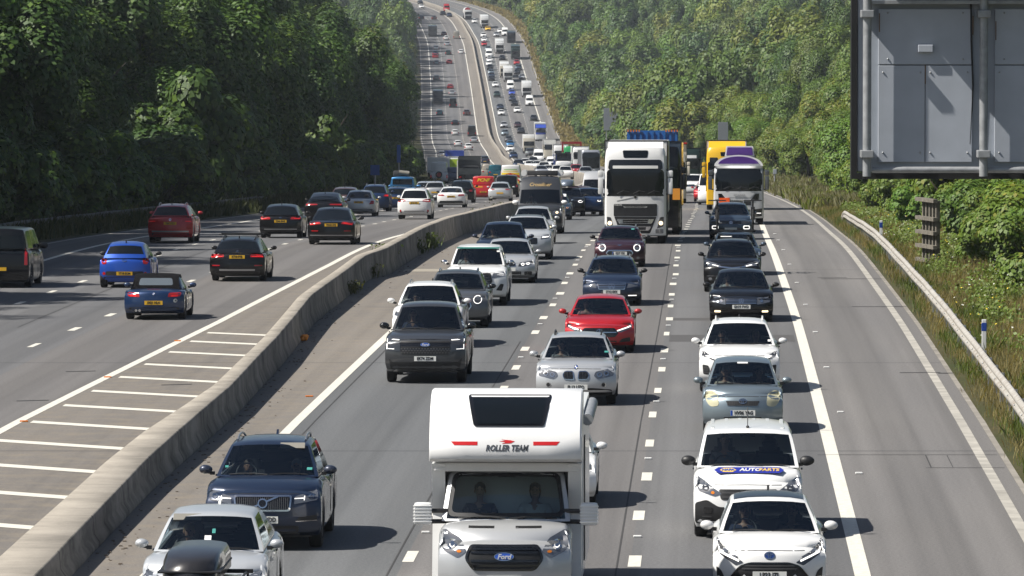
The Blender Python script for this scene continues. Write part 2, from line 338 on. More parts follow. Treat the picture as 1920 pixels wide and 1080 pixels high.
# small reflecting studs beside the kerb-side line and between the lane dashes
st = MB(); st.box(-.07, .07, -.05, .05, 0, .035, 0, .01); stm = st.mesh("road_stud", [PAPER])
k = 0
for off, ph, sel in ((0.42, at_px(1557, 774)[1], 'w'), (-3.68, yph+5.5, 'w'), (-7.33, at_px(775, 1054)[1]+5.5, 'w')):
    for i in range(-1, 12):
        yy = ph+18*i
        if yy < 95 or yy > 300: continue
        o = mesh_obj("road_stud", stm, None, (float(XR(yy))+off, yy, float(ZR(yy))+.002)); tag(o, {0.42: "white reflecting stud on the tarmac just outside the thick kerb-side edge line", -3.68: "white reflecting stud between the dashes of the inside lane line", -7.33: "white reflecting stud between the dashes of the outside lane line"}[off], "road stud", {0.42: "studs outside the edge line", -3.68: "studs along the inside lane line", -7.33: "studs along the outside lane line"}[off])
amb = MB(); amb.box(-.09, .09, -.05, .05, 0, .03, 0, .01); ambm = amb.mesh("road_stud", [AMBER])
for px, py in ((45, 791), (202, 708), (333, 640), (580, 744)):
    x, y = at_px(px, py)
    o = mesh_obj("road_stud", ambm, None, (x, y, float(ZR(y))+.002)); tag(o, "amber stud beside the edge line at the central reservation", "road stud", "amber studs beside the central edge lines")
# terrain, one sheet under everything
def earth():
    m, nt, p = newmat("verge_earth"); p.inputs["Roughness"].default_value = 0.95; p.inputs["Specular IOR Level"].default_value = 0.1
    tc = N(nt, "TexCoord"); a = noise(nt, 0.12, tc.outputs["Object"], 5, .6); b = noise(nt, 1.4, tc.outputs["Object"], 5, .65); c = noise(nt, 14, tc.outputs["Object"], 3)
    col = mixc(nt, ramp(nt, a, [(0.35, 0.0), (0.65, 1.0)]), (0.075, 0.062, 0.032), (0.032, 0.045, 0.016)); col = mixc(nt, ramp(nt, b, [(0.35, 0.0), (0.7, 1.0)]), col, (0.045, 0.045, 0.020))
    col = mixc(nt, 1.0, col, ramp(nt, c, [(0.3, 0.7), (0.7, 1.3)]), 'MULTIPLY'); nt.links.new(col, p.inputs["Base Color"]); return m
OFFS = np.array([-700, -480, -330, -230, -170, -130, -100, -82, -68, -58, -50, -44, -40, -37, -34.6, -33, -32.2, -31.6, -30.6, -29.9, -28, -20, -14, -8, 0, 3.3, 3.55, 4.5, 6, 8, 10, 12.5, 15, 18, 22, 27, 33, 40, 48, 58, 70, 90, 120, 160, 220, 300, 420, 600])
gy = np.unique(np.concatenate([np.arange(-60, 700, 5.0), np.arange(700, 3391, 15.0)]))
GX, GYY = np.meshgrid(OFFS, gy)
V = np.stack([XR(GYY)+GX, GYY, ZR(GYY)+bank(GX, GYY)], 2).reshape(-1, 3); nc = len(OFFS)
Q = [(j*nc+i, j*nc+i+1, (j+1)*nc+i+1, (j+1)*nc+i) for j in range(len(gy)-1) for i in range(nc-1)]
o = mesh_obj("ground", npmesh("ground", V, Q, earth())); tag(o, kind='structure')
# ------------------------------------------------------------------ central concrete barrier
def concrete(name, c, k=1.0):
    m, nt, p = newmat(name); p.inputs["Roughness"].default_value = 0.9; p.inputs["Specular IOR Level"].default_value = 0.2
    uv = N(nt, "UVMap"); a = noise(nt, 1.0, mapping(nt, uv.outputs[0], (0.7, .30, 1)), 5, .7); b = noise(nt, 1.0, mapping(nt, uv.outputs[0], (0.5, .8, 1)), 5, .7)
    f = noise(nt, 40, uv.outputs[0], 3)
    col = mixc(nt, ramp(nt, a, [(0.3, 0.0), (0.75, 1.0)]), tuple(x*.72 for x in c), tuple(min(1, x*1.12) for x in c))
    col = mixc(nt, ramp(nt, b, [(0.42, 0.0), (0.68, 0.9*k)]), col, (0.075, 0.07, 0.062)); col = mixc(nt, 1.0, col, ramp(nt, f, [(0.3, .88), (0.7, 1.1)]), 'MULTIPLY')
    sx = N(nt, "SeparateXYZ"); nt.links.new(uv.outputs[0], sx.inputs[0]); v = N(nt, "Math", operation='MULTIPLY'); v.inputs[1].default_value = 1/6.3; nt.links.new(sx.outputs[1], v.inputs[0])
    fr = N(nt, "Math", operation='FRACT'); nt.links.new(v.outputs[0], fr.inputs[0]); col = mixc(nt, ramp(nt, fr.outputs[0], [(0.0, 0.75*k*k), (0.018, 0.0)], 'CONSTANT'), col, (0.07, 0.064, 0.056))
    nt.links.new(col, p.inputs["Base Color"]); bu = N(nt, "Bump"); bu.inputs["Strength"].default_value = 0.3; bu.inputs["Distance"].default_value = 0.02; nt.links.new(a, bu.inputs["Height"]); nt.links.new(bu.outputs[0], p.inputs["Normal"]); return m
CONC = concrete("barrier_concrete", (0.31, 0.285, 0.25)); CONCT = concrete("barrier_top_concrete", (0.37, 0.335, 0.285), .45)
ys = np.unique(np.concatenate([np.arange(40, 400, 2.0), np.arange(400, 2900, 8.0)]))
h = np.interp(ys, [60, 100, 119, 150, 183, 217, 221, 240, 500, 1200], [.42, .50, .60, .72, .80, .84, .92, .90, .92, 1.05])+0.008*np.sin(ys*.21); wdt = OBW(ys); ob = OB(ys); n = len(ys)
prof = [(0*ys, 0*ys), (0*ys, .09+0*ys), (-.09+0*ys, h*.42), (-.11+0*ys, h-.03), (-.14+0*ys, h), (-wdt+.05, h), (-wdt, h-.04), (-wdt, 0*ys)]
V = np.concatenate([np.stack([XR(ys)+ob+a, ys, ZR(ys)+b-.02], 1) for a, b in prof]); per = [0, .1, .35, 1.0, 1.05, 1.7, 1.75, 2.7]
UV = np.concatenate([np.stack([np.full(n, u), ys], 1) for u in per])
Q = [((k+1)*n+i, k*n+i, k*n+i+1, (k+1)*n+i+1) for k in range(7) for i in range(n-1)]
o = mesh_obj("concrete_barrier", npmesh("concrete_barrier", V, Q, [CONC, CONCT], [int(k in (4, 5)) for k in range(7) for i in range(n-1)], uv=UV)); tag(o, "long stained concrete barrier winding up the middle of the motorway", "barrier")
# ------------------------------------------------------------------ steel safety barriers and marker posts
def safety_barrier(off, y0, y1, label, post=3.2, matl=None):
    x, y, z = ground_pt(y0, off); root = empty("safety_barrier", (x, y, z)); tag(root, label, "crash barrier")
    P = lambda yy, o: (float(XR(yy))+o-x, yy-y, float(ZR(yy)+bank(off, yy))-z)
    yy = np.arange(y0, y1+.1, 1.6); V = []; sg = 1 if off > 0 else -1
    prof = [(0, .33), (-.07, .38), (-.07, .45), (-.01, .49), (-.01, .53), (-.07, .57), (-.07, .64), (0, .69), (.03, .69), (.03, .33)]
    for v in yy:
        dip = .008*math.sin(v*.33)-.33*max(0, 1-(y1-v)/6)
        for a, b in prof: q = P(v, off+a*sg); V.append((q[0], q[1], q[2]+b+dip+.03))
    k = len(prof); Q = [(i*k+j, i*k+(j+1) % k, (i+1)*k+(j+1) % k, (i+1)*k+j) for i in range(len(yy)-1) for j in range(k)]
    mesh_obj("rail", npmesh("rail", V, Q, matl or GALV), root)
    pm = MB(); pm.box(-.05, .05, -.03, .03, -.2, .66); pmm = pm.mesh("post", STEEL); bm_ = MB(); bm_.ball((0, 0, 0), .022, n=6, k=4); bmm = bm_.mesh("bolt", STEEL)
    v = y0+.5; c = 0
    while v < y1-2 and c < 70:
        q = P(v, off+.09*sg); o = mesh_obj("post", pmm, root, q); b = mesh_obj("bolt", bmm, o, (-.17*sg, 0, .50+.03)); v += post; c += 1
m, nt, p = newmat("weathered_galvanised"); p.inputs["Roughness"].default_value = .6; p.inputs["Metallic"].default_value = .1
tc = N(nt, "TexCoord"); nz = noise(nt, 2.6, tc.outputs["Object"], 6, .7); nt.links.new(mixc(nt, ramp(nt, nz, [(0.46, 0.0), (0.66, 1.0)]), (0.40, 0.385, 0.35), (0.24, 0.20, 0.16)), p.inputs["Base Color"]); GALV = m
safety_barrier(4.05, 96, 322, "pale rust-stained steel crash barrier along the weedy grass verge")
safety_barrier(-31.6, 215, 420, "grey steel crash barrier half hidden below the dark wood", 6.0, plain('dull_steel', (.09, .09, .085), .7))
for px, py, gp, txt in ((1845, 668, 0, "short white marker post with blue band, beside the crash barrier near the frame edge"), (1652, 457, 1, "short white marker post with blue band, up the verge beyond the planked frame")):
    x, y = at_px(px, py); off = x-float(XR(y)); gx, gyy, gz = ground_pt(y, off)
    root = empty("marker_post", (x, y, gz)); tag(root, txt, "marker post")
    MB().box(-.06, .06, -.045, .045, -.2, .92, 0, .015).build("post", WHITE, root); MB().box(-.063, .063, -.048, .048, .62, .84, 0, .01).build("blue_band", plain("marker_blue", (0.015, 0.06, 0.32), .5), root)
# weathered frame of planks on posts in the verge
x, y = at_px(1742, 500); off = x-float(XR(y)); gz = ground_pt(y, off)[2]
root = empty("plank_frame", (x, y, gz), (0, 0, R_(-80))); tag(root, "weathered grey frame of posts and horizontal rails half swallowed by bushes", "frame")
WOOD = plain("weathered_timber", (0.15, 0.135, 0.11), .9, vary=.35, vscale=5)
for i in range(5): MB().box(-1.1+i*.5, -.94+i*.5, 0, .14, -.3, 2.35).build("post", WOOD, root)
for zz in (.12, .62, 1.12, 1.62, 2.28): MB().box(-1.45, 1.3, -.17, -.003, zz, zz+.13).build("rail", WOOD, root)
# ------------------------------------------------------------------ big sign seen from behind, hung over the verge
S = 160.0; ZS = 75.0
gx0, gy0, gz0 = unproj(ZS, (1604-960)/S, (540-330)/S)      # lower corner of the sign
root = empty("motorway_sign", (gx0, gy0, gz0)); tag(root, "large grey motorway sign seen from behind, panels bolted to round steel posts", "sign")
RUST = plain("rust_run", (0.16, 0.10, 0.06), .8)
SG = plain("sign_grey", (0.36, 0.395, 0.445), .55, vary=.12, vscale=2); SG2 = plain("sign_panel_grey", (0.40, 0.43, 0.48), .5, vary=.08, vscale=3); SBK = plain("sign_black", (0.012, 0.012, 0.013), .5)
u = lambda px: px/S
WS = u(560); HS = u(420)
MB().box(0.02, WS, .02, .22, .05, HS, 0, .02).build("sign_case", SG, root)
MB().box(-.05, .018, .0, .24, .03, HS).box(-.05, WS, .0, .24, -.035, .03).build("black_edge", SBK, root)
for i, px in enumerate((42, 260, 478)):
    a, b = u(px), u(px+176); mid = (a+b)/2; z0, z1, z2 = u(26), u(208), u(313)
    for nm, (xa, xb, za, zb) in (("door", (a, mid-.004, z0, z1-.006)), ("door", (mid+.004, b, z0, z1-.006)), ("top_panel", (a, b, z1+.006, z2))):
        d = MB().box(xa, xb, -.03, .018, za, zb, 0, .006).build(nm, SG2, root)
        k = MB()
        for fx, fz in ((.1, .1), (.9, .1), (.1, .93), (.9, .93)): k.ball((xa+(xb-xa)*fx, -.033, za+(zb-za)*fz), .012, n=6, k=4)
        k.build("bolt", STEEL, d)
    MB().box(mid-u(14), mid+u(14), -.09, -.031, u(232), u(246), 0, .008).build("label_box", SG2, root)
for px in (20, 238, 456):
    c = u(px); t = MB().tube((c, -.16, .0), (c, -.16, HS+.2), u(8), n=16).build("post", STEEL, root, smooth=40)
    for pz in (42, 304):
        MB().box(c-u(12), c+u(12), -.27, .019, u(pz)-u(7), u(pz)+u(7), 0, .01).build("clamp", STEEL, t)
cb_ = MB(); cb_.path([(u(214), -.02, HS-.1), (u(216), -.03, u(250)), (u(219), -.02, u(170)), (u(214), -.02, u(60))], .012, 6); cb_.path([(u(432), -.02, HS-.1), (u(434), -.03, u(200)), (u(430), -.02, u(60))], .012, 6); cb_.build("cable", BLACKP, root, 50)
for px_, pz_ in ((44, 305), (130, 208), (219, 300), (262, 290)): MB().box(u(px_)-.006, u(px_)+.006, -.0335, -.0305, u(pz_)-.22, u(pz_)).build("rust_streak", RUST, root)
MB().tube((u(30), -.10, u(12)), (WS, -.10, u(12)), u(6), n=14).build("bottom_rail", STEEL, root, smooth=40)
MB().box(u(20), WS, -.16, .019, u(322), u(329), 0, .004).build("top_rail", STEEL, root)
MB().box(u(44), WS+1.2, -.62, .2, HS-.35, HS+.2, 0, .02).build("walkway_beam", STEEL, root)
MB().tube((WS+.9, -.2, gz0*-1-1.0), (WS+.9, -.2, HS+1.0), .2, n=20).build("mast", STEEL, root, smooth=40)
# smaller signs far off, seen from behind or in the shaded verge
def far_sign(px, py, off, w, hh, base, lab, matl, poles=2):
    best = None
    for yy in np.arange(200, 1900, 2.0):
        q = project(float(XR(yy))+off, yy, 0)[0]
        if best is None or abs(q-px) < best[0]: best = (abs(q-px), yy)
    yy = best[1]; x, y, z = ground_pt(yy, off); zt = z
    while project(x, y, zt)[1] > py and zt < z+30: zt += .1
    root = empty("road_sign", (x, y, z)); tag(root, lab, "sign"); H_ = zt-z
    pn = MB().box(-w/2, w/2, -.06, .06, H_-hh, H_, 0, .02).build("sign_panel", matl, root)
    for i in range(poles): MB().tube(((i-.5*(poles-1))*w*.6, .1, -.5), ((i-.5*(poles-1))*w*.6, .1, H_-.1), .09).build("post", STEEL, root)
    return root, yy
SGF = plain('far_sign_grey', (0.20, 0.215, 0.24), .6)
rt, yy = far_sign(1145, 203, 4.3, 2.5, 4.0, 0, "grey back of a tall sign standing clear of the trees, with a thin top ledge", SGF)
far_sign(1356, 230, 7.0, 1.3, 2.4, 0, "narrow grey sign back poking out of the trees above the yellow lorry", SGF)
far_sign(1453, 318, 5.0, .35, .5, 0, "slim marker sign on a thin pole where the hard shoulder bends", SG, 1)
BLUE = plain("sign_blue", (0.01, 0.09, 0.36), .5)
far_sign(703, 310, -31.6, .8, .9, 0, "small square blue sign in the dark hedge", BLUE, 1); far_sign(747, 272, -31.4, .35, 1.7, 0, "tall narrow blue sign beside the shaded carriageway", BLUE, 1)
far_sign(769, 292, -31.2, .6, .6, 0, "small red sign at the foot of the dark trees", plain("sign_red", (0.5, 0.02, 0.02), .5), 1)
# ------------------------------------------------------------------ foliage
def leafmat(name, c0, c1, trans=0.25):
    m, nt, p = newmat(name); out = nt.nodes["Material Output"]; nt.nodes.remove(p)
    ge = N(nt, "NewGeometry"); ob = N(nt, "ObjectInfo")
    col = mixc(nt, ge.outputs["Random Per Island"], c0, c1)
    tint = ramp(nt, ob.outputs["Random"], [(0.0, (0.62, 0.78, 0.62)), (0.3, (1.0, 1.02, 0.8)), (0.5, (0.75, 0.9, 0.95)), (0.75, (1.18, 1.1, 0.7)), (1.0, (0.9, 1.18, 0.9))])
    col = mixc(nt, 1.0, col, tint, 'MULTIPLY')
    d = N(nt, "BsdfPrincipled"); d.inputs["Roughness"].default_value = .55; d.inputs["Specular IOR Level"].default_value = .35; nt.links.new(col, d.inputs["Base Color"])
    t = N(nt, "BsdfTranslucent"); nt.links.new(mixc(nt, 1.0, col, (1.25, 1.2, .5), 'MULTIPLY'), t.inputs[0])
    mx = N(nt, "MixShader"); mx.inputs[0].default_value = trans; nt.links.new(d.outputs[0], mx.inputs[1]); nt.links.new(t.outputs[0], mx.inputs[2]); nt.links.new(mx.outputs[0], out.inputs[0]); return m
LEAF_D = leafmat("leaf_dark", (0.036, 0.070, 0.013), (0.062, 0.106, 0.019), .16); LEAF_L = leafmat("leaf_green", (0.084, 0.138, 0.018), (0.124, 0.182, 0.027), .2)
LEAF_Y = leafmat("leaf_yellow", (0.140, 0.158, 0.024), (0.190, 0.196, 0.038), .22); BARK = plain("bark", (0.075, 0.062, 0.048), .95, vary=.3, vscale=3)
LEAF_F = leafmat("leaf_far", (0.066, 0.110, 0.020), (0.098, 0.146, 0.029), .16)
def leaves(P, Nn, size, rng, flat=.27):
    """rhombic leaf clumps at P facing roughly Nn"""
    n = len(P); Nn = Nn+rng.normal(0, flat, (n, 3)); Nn /= np.linalg.norm(Nn, axis=1)[:, None]+1e-9
    t = np.cross(Nn, rng.normal(0, 1, (n, 3))); t /= np.linalg.norm(t, axis=1)[:, None]+1e-9; b = np.cross(Nn, t)
    s = (size*rng.uniform(.6, 1.35, n))[:, None]
    V = np.stack([P-t*s, P-b*s*.7+Nn*s*.12, P+t*s, P+b*s*.7+Nn*s*.12], 1).reshape(-1, 3)
    return V, np.arange(4*n).reshape(n, 4)
def crown_points(n, rng, R=1.0, H=1.0, lobes=18, low=0.0):
    """points and normals on a cluster of lobes filling a unit crown (z 0..1)"""
    c = []
    while len(c) < lobes:
        p = rng.uniform(-1, 1, 3); zz = (p[2]+1)/2
        rad = math.sin(PI*min(1, .22+.78*(1-zz)**.8*1.0))**.6 if zz > .1 else .75
        if p[0]**2+p[1]**2 < (rad*.78)**2: c.append((p[0]*R, p[1]*R, (low+(1-low)*zz*.88)*H))
    c = np.array(c); r = rng.uniform(.24, .44, lobes)
    k = rng.integers(0, lobes, n); d = rng.normal(0, 1, (n, 3)); d[:, 2] = np.abs(d[:, 2])*.9-.25; d /= np.linalg.norm(d, axis=1)[:, None]
    rr = (r[k]*rng.choice([1.0, .86, .6], n, p=[.62, .26, .12])*rng.uniform(.92, 1.1, n))[:, None]
    return c[k]+d*rr*np.array([R, R, H*.62])[None], d
def crown_mesh(name, n, seed, R, H, leaf, mats, lobes=18, z0=0.0, mix=.0):
    rng = np.random.default_rng(seed); P, d = crown_points(n, rng, R, H, lobes); P[:, 2] += z0
    V, Q = leaves(P, d+np.array([0, 0, .3]), leaf, rng, .2); mi = (rng.random(n) < mix).astype(np.int32)
    return npmesh(name, V, Q, mats, mi)
def trunk_mesh(name, h, r, R, seed):
    rng = random.Random(seed); mb = MB(); p = Vector((0, 0, -.6)); a = rng.uniform(0, 6)
    pts = [p]; k = 5
    for i in range(k): pts.append(Vector((pts[-1].x+rng.uniform(-.18, .18), pts[-1].y+rng.uniform(-.18, .18), h*(i+1)/k)))
    for i in range(k): mb.tube(pts[i], pts[i+1], r*(1-i/k*.7), r*(1-(i+1)/k*.7), 7)
    for i in range(6):
        q = pts[2+i % 3]; an = a+i*1.05+rng.uniform(-.3, .3); L = R*rng.uniform(.5, .85); m_ = q+Vector((math.cos(an)*L*.5, math.sin(an)*L*.5, L*.35)); e = q+Vector((math.cos(an)*L, math.sin(an)*L, L*.9))
        mb.tube(q, m_, r*.35, r*.22, 5); mb.tube(m_, e, r*.22, r*.06, 5)
    return mb.mesh(name, BARK, 60)
TREES = {}
def tree_kind(key, n, R, H, z0, leaf, mats, lobes=18, mix=0.0, variants=4):
    TREES[key] = [(crown_mesh("crown", n, 31*i+hash_(key), R, H, leaf, mats, lobes, z0, mix), trunk_mesh("trunk", z0+H*.6, .035*H+.05, R, 9*i+3)) for i in range(variants)]
def hash_(s): return sum(ord(c)*(i+3) for i, c in enumerate(s)) % 9973
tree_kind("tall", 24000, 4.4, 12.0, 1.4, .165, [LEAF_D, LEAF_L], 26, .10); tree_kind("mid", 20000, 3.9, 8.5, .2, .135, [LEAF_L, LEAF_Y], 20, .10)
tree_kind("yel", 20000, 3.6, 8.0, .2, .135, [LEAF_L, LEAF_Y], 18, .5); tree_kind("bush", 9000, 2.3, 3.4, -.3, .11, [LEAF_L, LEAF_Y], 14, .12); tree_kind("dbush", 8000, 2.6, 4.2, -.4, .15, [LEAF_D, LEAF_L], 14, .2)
def plant(key, y, off, sc, label, cat, group, name="tree", sz=None, dz=0.0):
    x, yy, z = ground_pt(y, off); root = empty(name, (x, yy, z+dz), (0, 0, random.uniform(0, 6.28))); root.scale = (sc, sc, sz or sc*random.uniform(.9, 1.12))
    cm, tm = random.choice(TREES[key]); mesh_obj("crown", cm, root); mesh_obj("trunk", tm, root); tag(root, label, cat, group); return root
SUNB = [(335, -34.0, 2.0), (590, -33.6, 1.6)]; GAPS = [float(min(np.arange(220, 800, 1.0), key=lambda yy: abs(project(float(XR(yy))+o_, yy, 0)[0]-px))) for px, o_, _ in SUNB]
# left wood: a dark face of tall trees above bushes
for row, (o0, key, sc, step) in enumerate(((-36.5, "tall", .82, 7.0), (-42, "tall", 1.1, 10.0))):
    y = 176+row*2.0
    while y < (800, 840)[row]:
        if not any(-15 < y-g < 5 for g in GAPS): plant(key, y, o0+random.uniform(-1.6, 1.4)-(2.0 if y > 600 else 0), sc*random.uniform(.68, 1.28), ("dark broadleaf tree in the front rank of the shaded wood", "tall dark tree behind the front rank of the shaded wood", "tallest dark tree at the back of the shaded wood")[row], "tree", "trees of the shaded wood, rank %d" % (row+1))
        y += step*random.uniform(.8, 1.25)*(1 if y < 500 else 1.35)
y = 205
while y < 700:
    plant("dbush", y, -33.8+random.uniform(-.6, .5), random.uniform(.7, 1.15), "dark bush along the foot of the shaded wood", "bush", "bushes at the foot of the shaded wood", "bush"); y += random.uniform(4.0, 7.0)
for px, o_, sc in ((335, -34.0, 1.75), (300, -34.4, 1.3), (395, -34.2, 1.35)):
    best = min(np.arange(220, 700, 1.0), key=lambda yy: abs(project(float(XR(yy))+o_, yy, 0)[0]-px))
    plant("dbush", best, o_, sc*.92, {335: "big sunlit green bush bulging from the dark wood above the red car", 300: "smaller sunlit bush on the nearer side of the big one", 395: "smaller sunlit bush on the farther side of the big one"}[px], "bush", None, "bush", sc*1.15)
best = min(np.arange(220, 800, 1.0), key=lambda yy: abs(project(float(XR(yy))-33.6, yy, 0)[0]-590))
plant("dbush", best, -33.6, 1.4, "sunlit green bush under the dark trees above the black saloon", "bush", None, "bush", 1.9)
# wooded bank on the other side
for row, (o0, key, sc, step, ya, yb) in enumerate(((12.0, "mid", .72, 6.0, 215, 900), (18.5, "yel", .98, 9.0, 205, 950))):
    y = ya
    while y < yb:
        o_ = o0+random.uniform(-1.5, 1.8)-(1.6 if y > 420 else 0)
        plant(random.choice((key, key, "mid", "yel")), y, o_, sc*random.uniform(.82, 1.18), ("green tree at the front of the sunlit bank", "yellow-green tree in the second rank of the sunlit bank", "green tree midway up the sunlit bank", "yellow-green tree high on the sunlit bank", "green tree along the top of the sunlit bank")[row], "tree", "trees on the sunlit bank, rank %d" % (row+1))
        y += step*random.uniform(.8, 1.25)*(1 if y < 500 else 1.5)
y = 148
while y < 300:
    plant("bush", y, random.uniform(7.4, 12.0), random.uniform(.35, .9), "leafy bush on the grass slope below the big grey sign", "bush", "bushes on the grass slope", "bush"); y += random.uniform(2.6, 4.6)
y = 190
while y < 560:
    plant("bush", y, 9.0+random.uniform(-.5, 1.8)-(1.0 if y > 300 else 0), random.uniform(.55, 1.0), "leafy bush along the foot of the sunlit bank", "bush", "bushes at the foot of the sunlit bank", "bush"); y += random.uniform(3.5, 7.0)
# the woods behind and far off read as one mass: crowns spread by geometry nodes over points on the banks
LEAFS = [LEAF_F, LEAF_L, LEAF_Y, LEAF_D, leafmat("leaf_olive", (0.084, 0.110, 0.026), (0.116, 0.140, 0.036), .16), leafmat("leaf_deep", (0.046, 0.090, 0.022), (0.070, 0.118, 0.028), .16)]
def wood(name, specs, seed, protos, hs=1.0, rs=1.0):
    rng = np.random.default_rng(seed); P = []; RT = []; S_ = []
    for y0, y1, offs, step in specs:
        for k, o_ in enumerate(offs):
            y = y0+(k % 2)*step*.5
            while y < y1:
                r = rng.uniform(.62, 1.3)*rs; P.append(ground_pt(y+rng.uniform(-step, step)*.28, o_+rng.uniform(-2.2, 2.2))); RT.append((0, 0, rng.uniform(0, 6.28))); h_ = r*rng.uniform(.85, 1.35)*hs; S_.append((r, r*rng.uniform(.85, 1.15), h_)); y += step*rng.uniform(.75, 1.3)
    me = bpy.data.meshes.new(name); P = np.array(P); n = len(P); me.vertices.add(n); me.vertices.foreach_set("co", P.astype(np.float32).ravel())
    for nm, dat in (("rot", RT), ("scl", S_)): a = me.attributes.new(nm, 'FLOAT_VECTOR', 'POINT'); a.data.foreach_set("vector", np.array(dat, np.float32).ravel())
    a = me.attributes.new("pick", 'INT', 'POINT'); a.data.foreach_set("value", rng.integers(0, len(protos), n).astype(np.int32))
    col = bpy.data.collections.new(name+"_kinds")
    for i, m in enumerate(protos): col.objects.link(bpy.data.objects.new("crown_%02d" % i, m))
    ng = bpy.data.node_groups.new(name, 'GeometryNodeTree'); ng.interface.new_socket("Geometry", in_out='INPUT', socket_type='NodeSocketGeometry'); ng.interface.new_socket("Geometry", in_out='OUTPUT', socket_type='NodeSocketGeometry')
    A = ng.nodes.new; gi, go = A("NodeGroupInput"), A("NodeGroupOutput"); ip = A("GeometryNodeInstanceOnPoints"); ci = A("GeometryNodeCollectionInfo"); ci.inputs["Collection"].default_value = col; ci.inputs["Separate Children"].default_value = True; ci.inputs["Reset Children"].default_value = True
    def attr(nm, ty): q = A("GeometryNodeInputNamedAttribute"); q.data_type = ty; q.inputs["Name"].default_value = nm; return q.outputs["Attribute"]
    L = ng.links.new; L(gi.outputs[0], ip.inputs["Points"]); L(ci.outputs[0], ip.inputs["Instance"]); ip.inputs["Pick Instance"].default_value = True; L(attr("pick", 'INT'), ip.inputs["Instance Index"])
    er = A("FunctionNodeEulerToRotation"); L(attr("rot", 'FLOAT_VECTOR'), er.inputs[0]); L(er.outputs[0], ip.inputs["Rotation"]); L(attr("scl", 'FLOAT_VECTOR'), ip.inputs["Scale"]); L(ip.outputs[0], go.inputs[0])
    o = mesh_obj(name, me); md = o.modifiers.new("crowns", 'NODES'); md.node_group = ng; tag(o, kind="stuff"); return n
NEARC = [crown_mesh("crown", 20000, 300+i, 4.2, 9.5, .135, [LEAFS[(1, 2, 5, 1, 4, 0, 2, 3)[i]], LEAFS[(2, 4, 1, 5, 1, 1, 1, 5)[i]]], (16, 22, 28, 20, 24, 18, 26, 22)[i], -.2, .10) for i in range(8)]
TALLC = [crown_mesh("crown", 20000, 400+i, 4.6, 14.0, .17, [LEAFS[(3, 5, 3, 0)[i]], LEAFS[1]], 28, .4, .12) for i in range(4)]
FARC = [crown_mesh("crown", 5000, 500+i, 4.6, 10.0, .26, [LEAFS[(0, 5, 0, 4, 3, 1, 5, 2)[i]], LEAFS[(5, 0, 1, 0, 5, 0, 4, 1)[i]]], (14, 18, 22, 16)[i % 4], -.3, .12) for i in range(8)]
wood("back_wood", [(170, 960, (25, 33, 41.5, 51, 62), 8.6)], 15, NEARC)
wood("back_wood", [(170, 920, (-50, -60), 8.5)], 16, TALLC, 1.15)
wood("distant_wood", [(960, 2500, (9.5, 17, 25.5, 35, 45, 56, 68, 82), 9.2), (1300, 3300, (92, 108, 126, 150, 180), 12.0), (2450, 3350, (9.5, 17, 26, 37, 50, 70), 11.0)], 5, FARC)
wood("distant_wood", [(870, 1350, (-38.0, -46, -54, -63), 9.0), (1350, 2300, (-36.3, -44, -53, -62), 8.5), (1500, 3300, (-72, -86, -105, -130), 12.0)], 6, FARC, 1.3, .95)
# ------------------------------------------------------------------ verge grasses and flowers
def blade_mat(name, c0, c1): return leafmat(name, c0, c1, .3)
def tufts(name, mat, pts, hh, spread, nb, seed, w=.012):
    rng = np.random.default_rng(seed); n = len(pts); P = np.repeat(np.asarray(pts), nb, 0); m_ = len(P)
    P = P+np.concatenate([rng.normal(0, spread, (m_, 2)), np.zeros((m_, 1))], 1); H_ = np.repeat(hh, nb)*rng.uniform(.5, 1.15, m_); a = rng.uniform(0, 2*PI, m_); lean = rng.normal(0, .28, (m_, 2))*H_[:, None]
    dx = np.stack([np.cos(a), np.sin(a), 0*a], 1)*(w*(.7+H_))[:, None]
    mid = P+np.concatenate([lean*.35, (H_*.55)[:, None]], 1); tip = P+np.concatenate([lean, H_[:, None]], 1)
    V = np.stack([P-dx, P+dx, mid+dx*.8, tip, mid-dx*.8], 1).reshape(-1, 3); Q = np.arange(5*m_).reshape(m_, 5)
    o = mesh_obj(name, npmesh(name, V, Q, mat)); tag(o, kind="stuff")
def scatter(n, y0, y1, o0, o1, seed, pw=1.0):
    rng = np.random.default_rng(seed); y = y0+(y1-y0)*rng.random(n)**1.5; of = (o0(y) if callable(o0) else o0)+((o1(y) if callable(o1) else o1)-(o0(y) if callable(o0) else o0))*rng.random(n)**pw
    k = np.sin(y*.35+of*1.1)+np.sin(of*2.3-y*.16)+rng.normal(0, .6, n)
    return np.stack([XR(y)+of, y, ZR(y)+bank(of, y)-.02], 1), k
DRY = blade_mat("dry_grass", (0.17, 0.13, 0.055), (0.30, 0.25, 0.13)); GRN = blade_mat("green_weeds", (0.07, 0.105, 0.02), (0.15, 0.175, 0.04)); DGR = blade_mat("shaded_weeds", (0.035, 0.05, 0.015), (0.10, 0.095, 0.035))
P, k = scatter(42000, 100, 420, 3.7, 11.0, 1); hh = np.random.default_rng(2).uniform(.12, .42, len(P))
tufts("grass", DRY, P[k < .5], hh[k < .5], .12, 4, 3, .006); tufts("weeds", GRN, P[k >= .5], hh[k >= .5]*1.1, .10, 4, 4, .010)
P, k = scatter(16000, 400, 1000, 3.8, 9.0, 11); hh = np.random.default_rng(12).uniform(.4, .9, len(P)); tufts("grass", DRY, P[k < .9], hh[k < .9], .25, 3, 13, .05); tufts("weeds", GRN, P[k >= .9], hh[k >= .9], .25, 3, 14, .06)
P, k = scatter(15000, 1000, 2400, 3.8, 7.0, 21); hh = np.random.default_rng(22).uniform(.4, .9, len(P)); tufts("grass", DRY, P, hh, .5, 2, 23, .18)
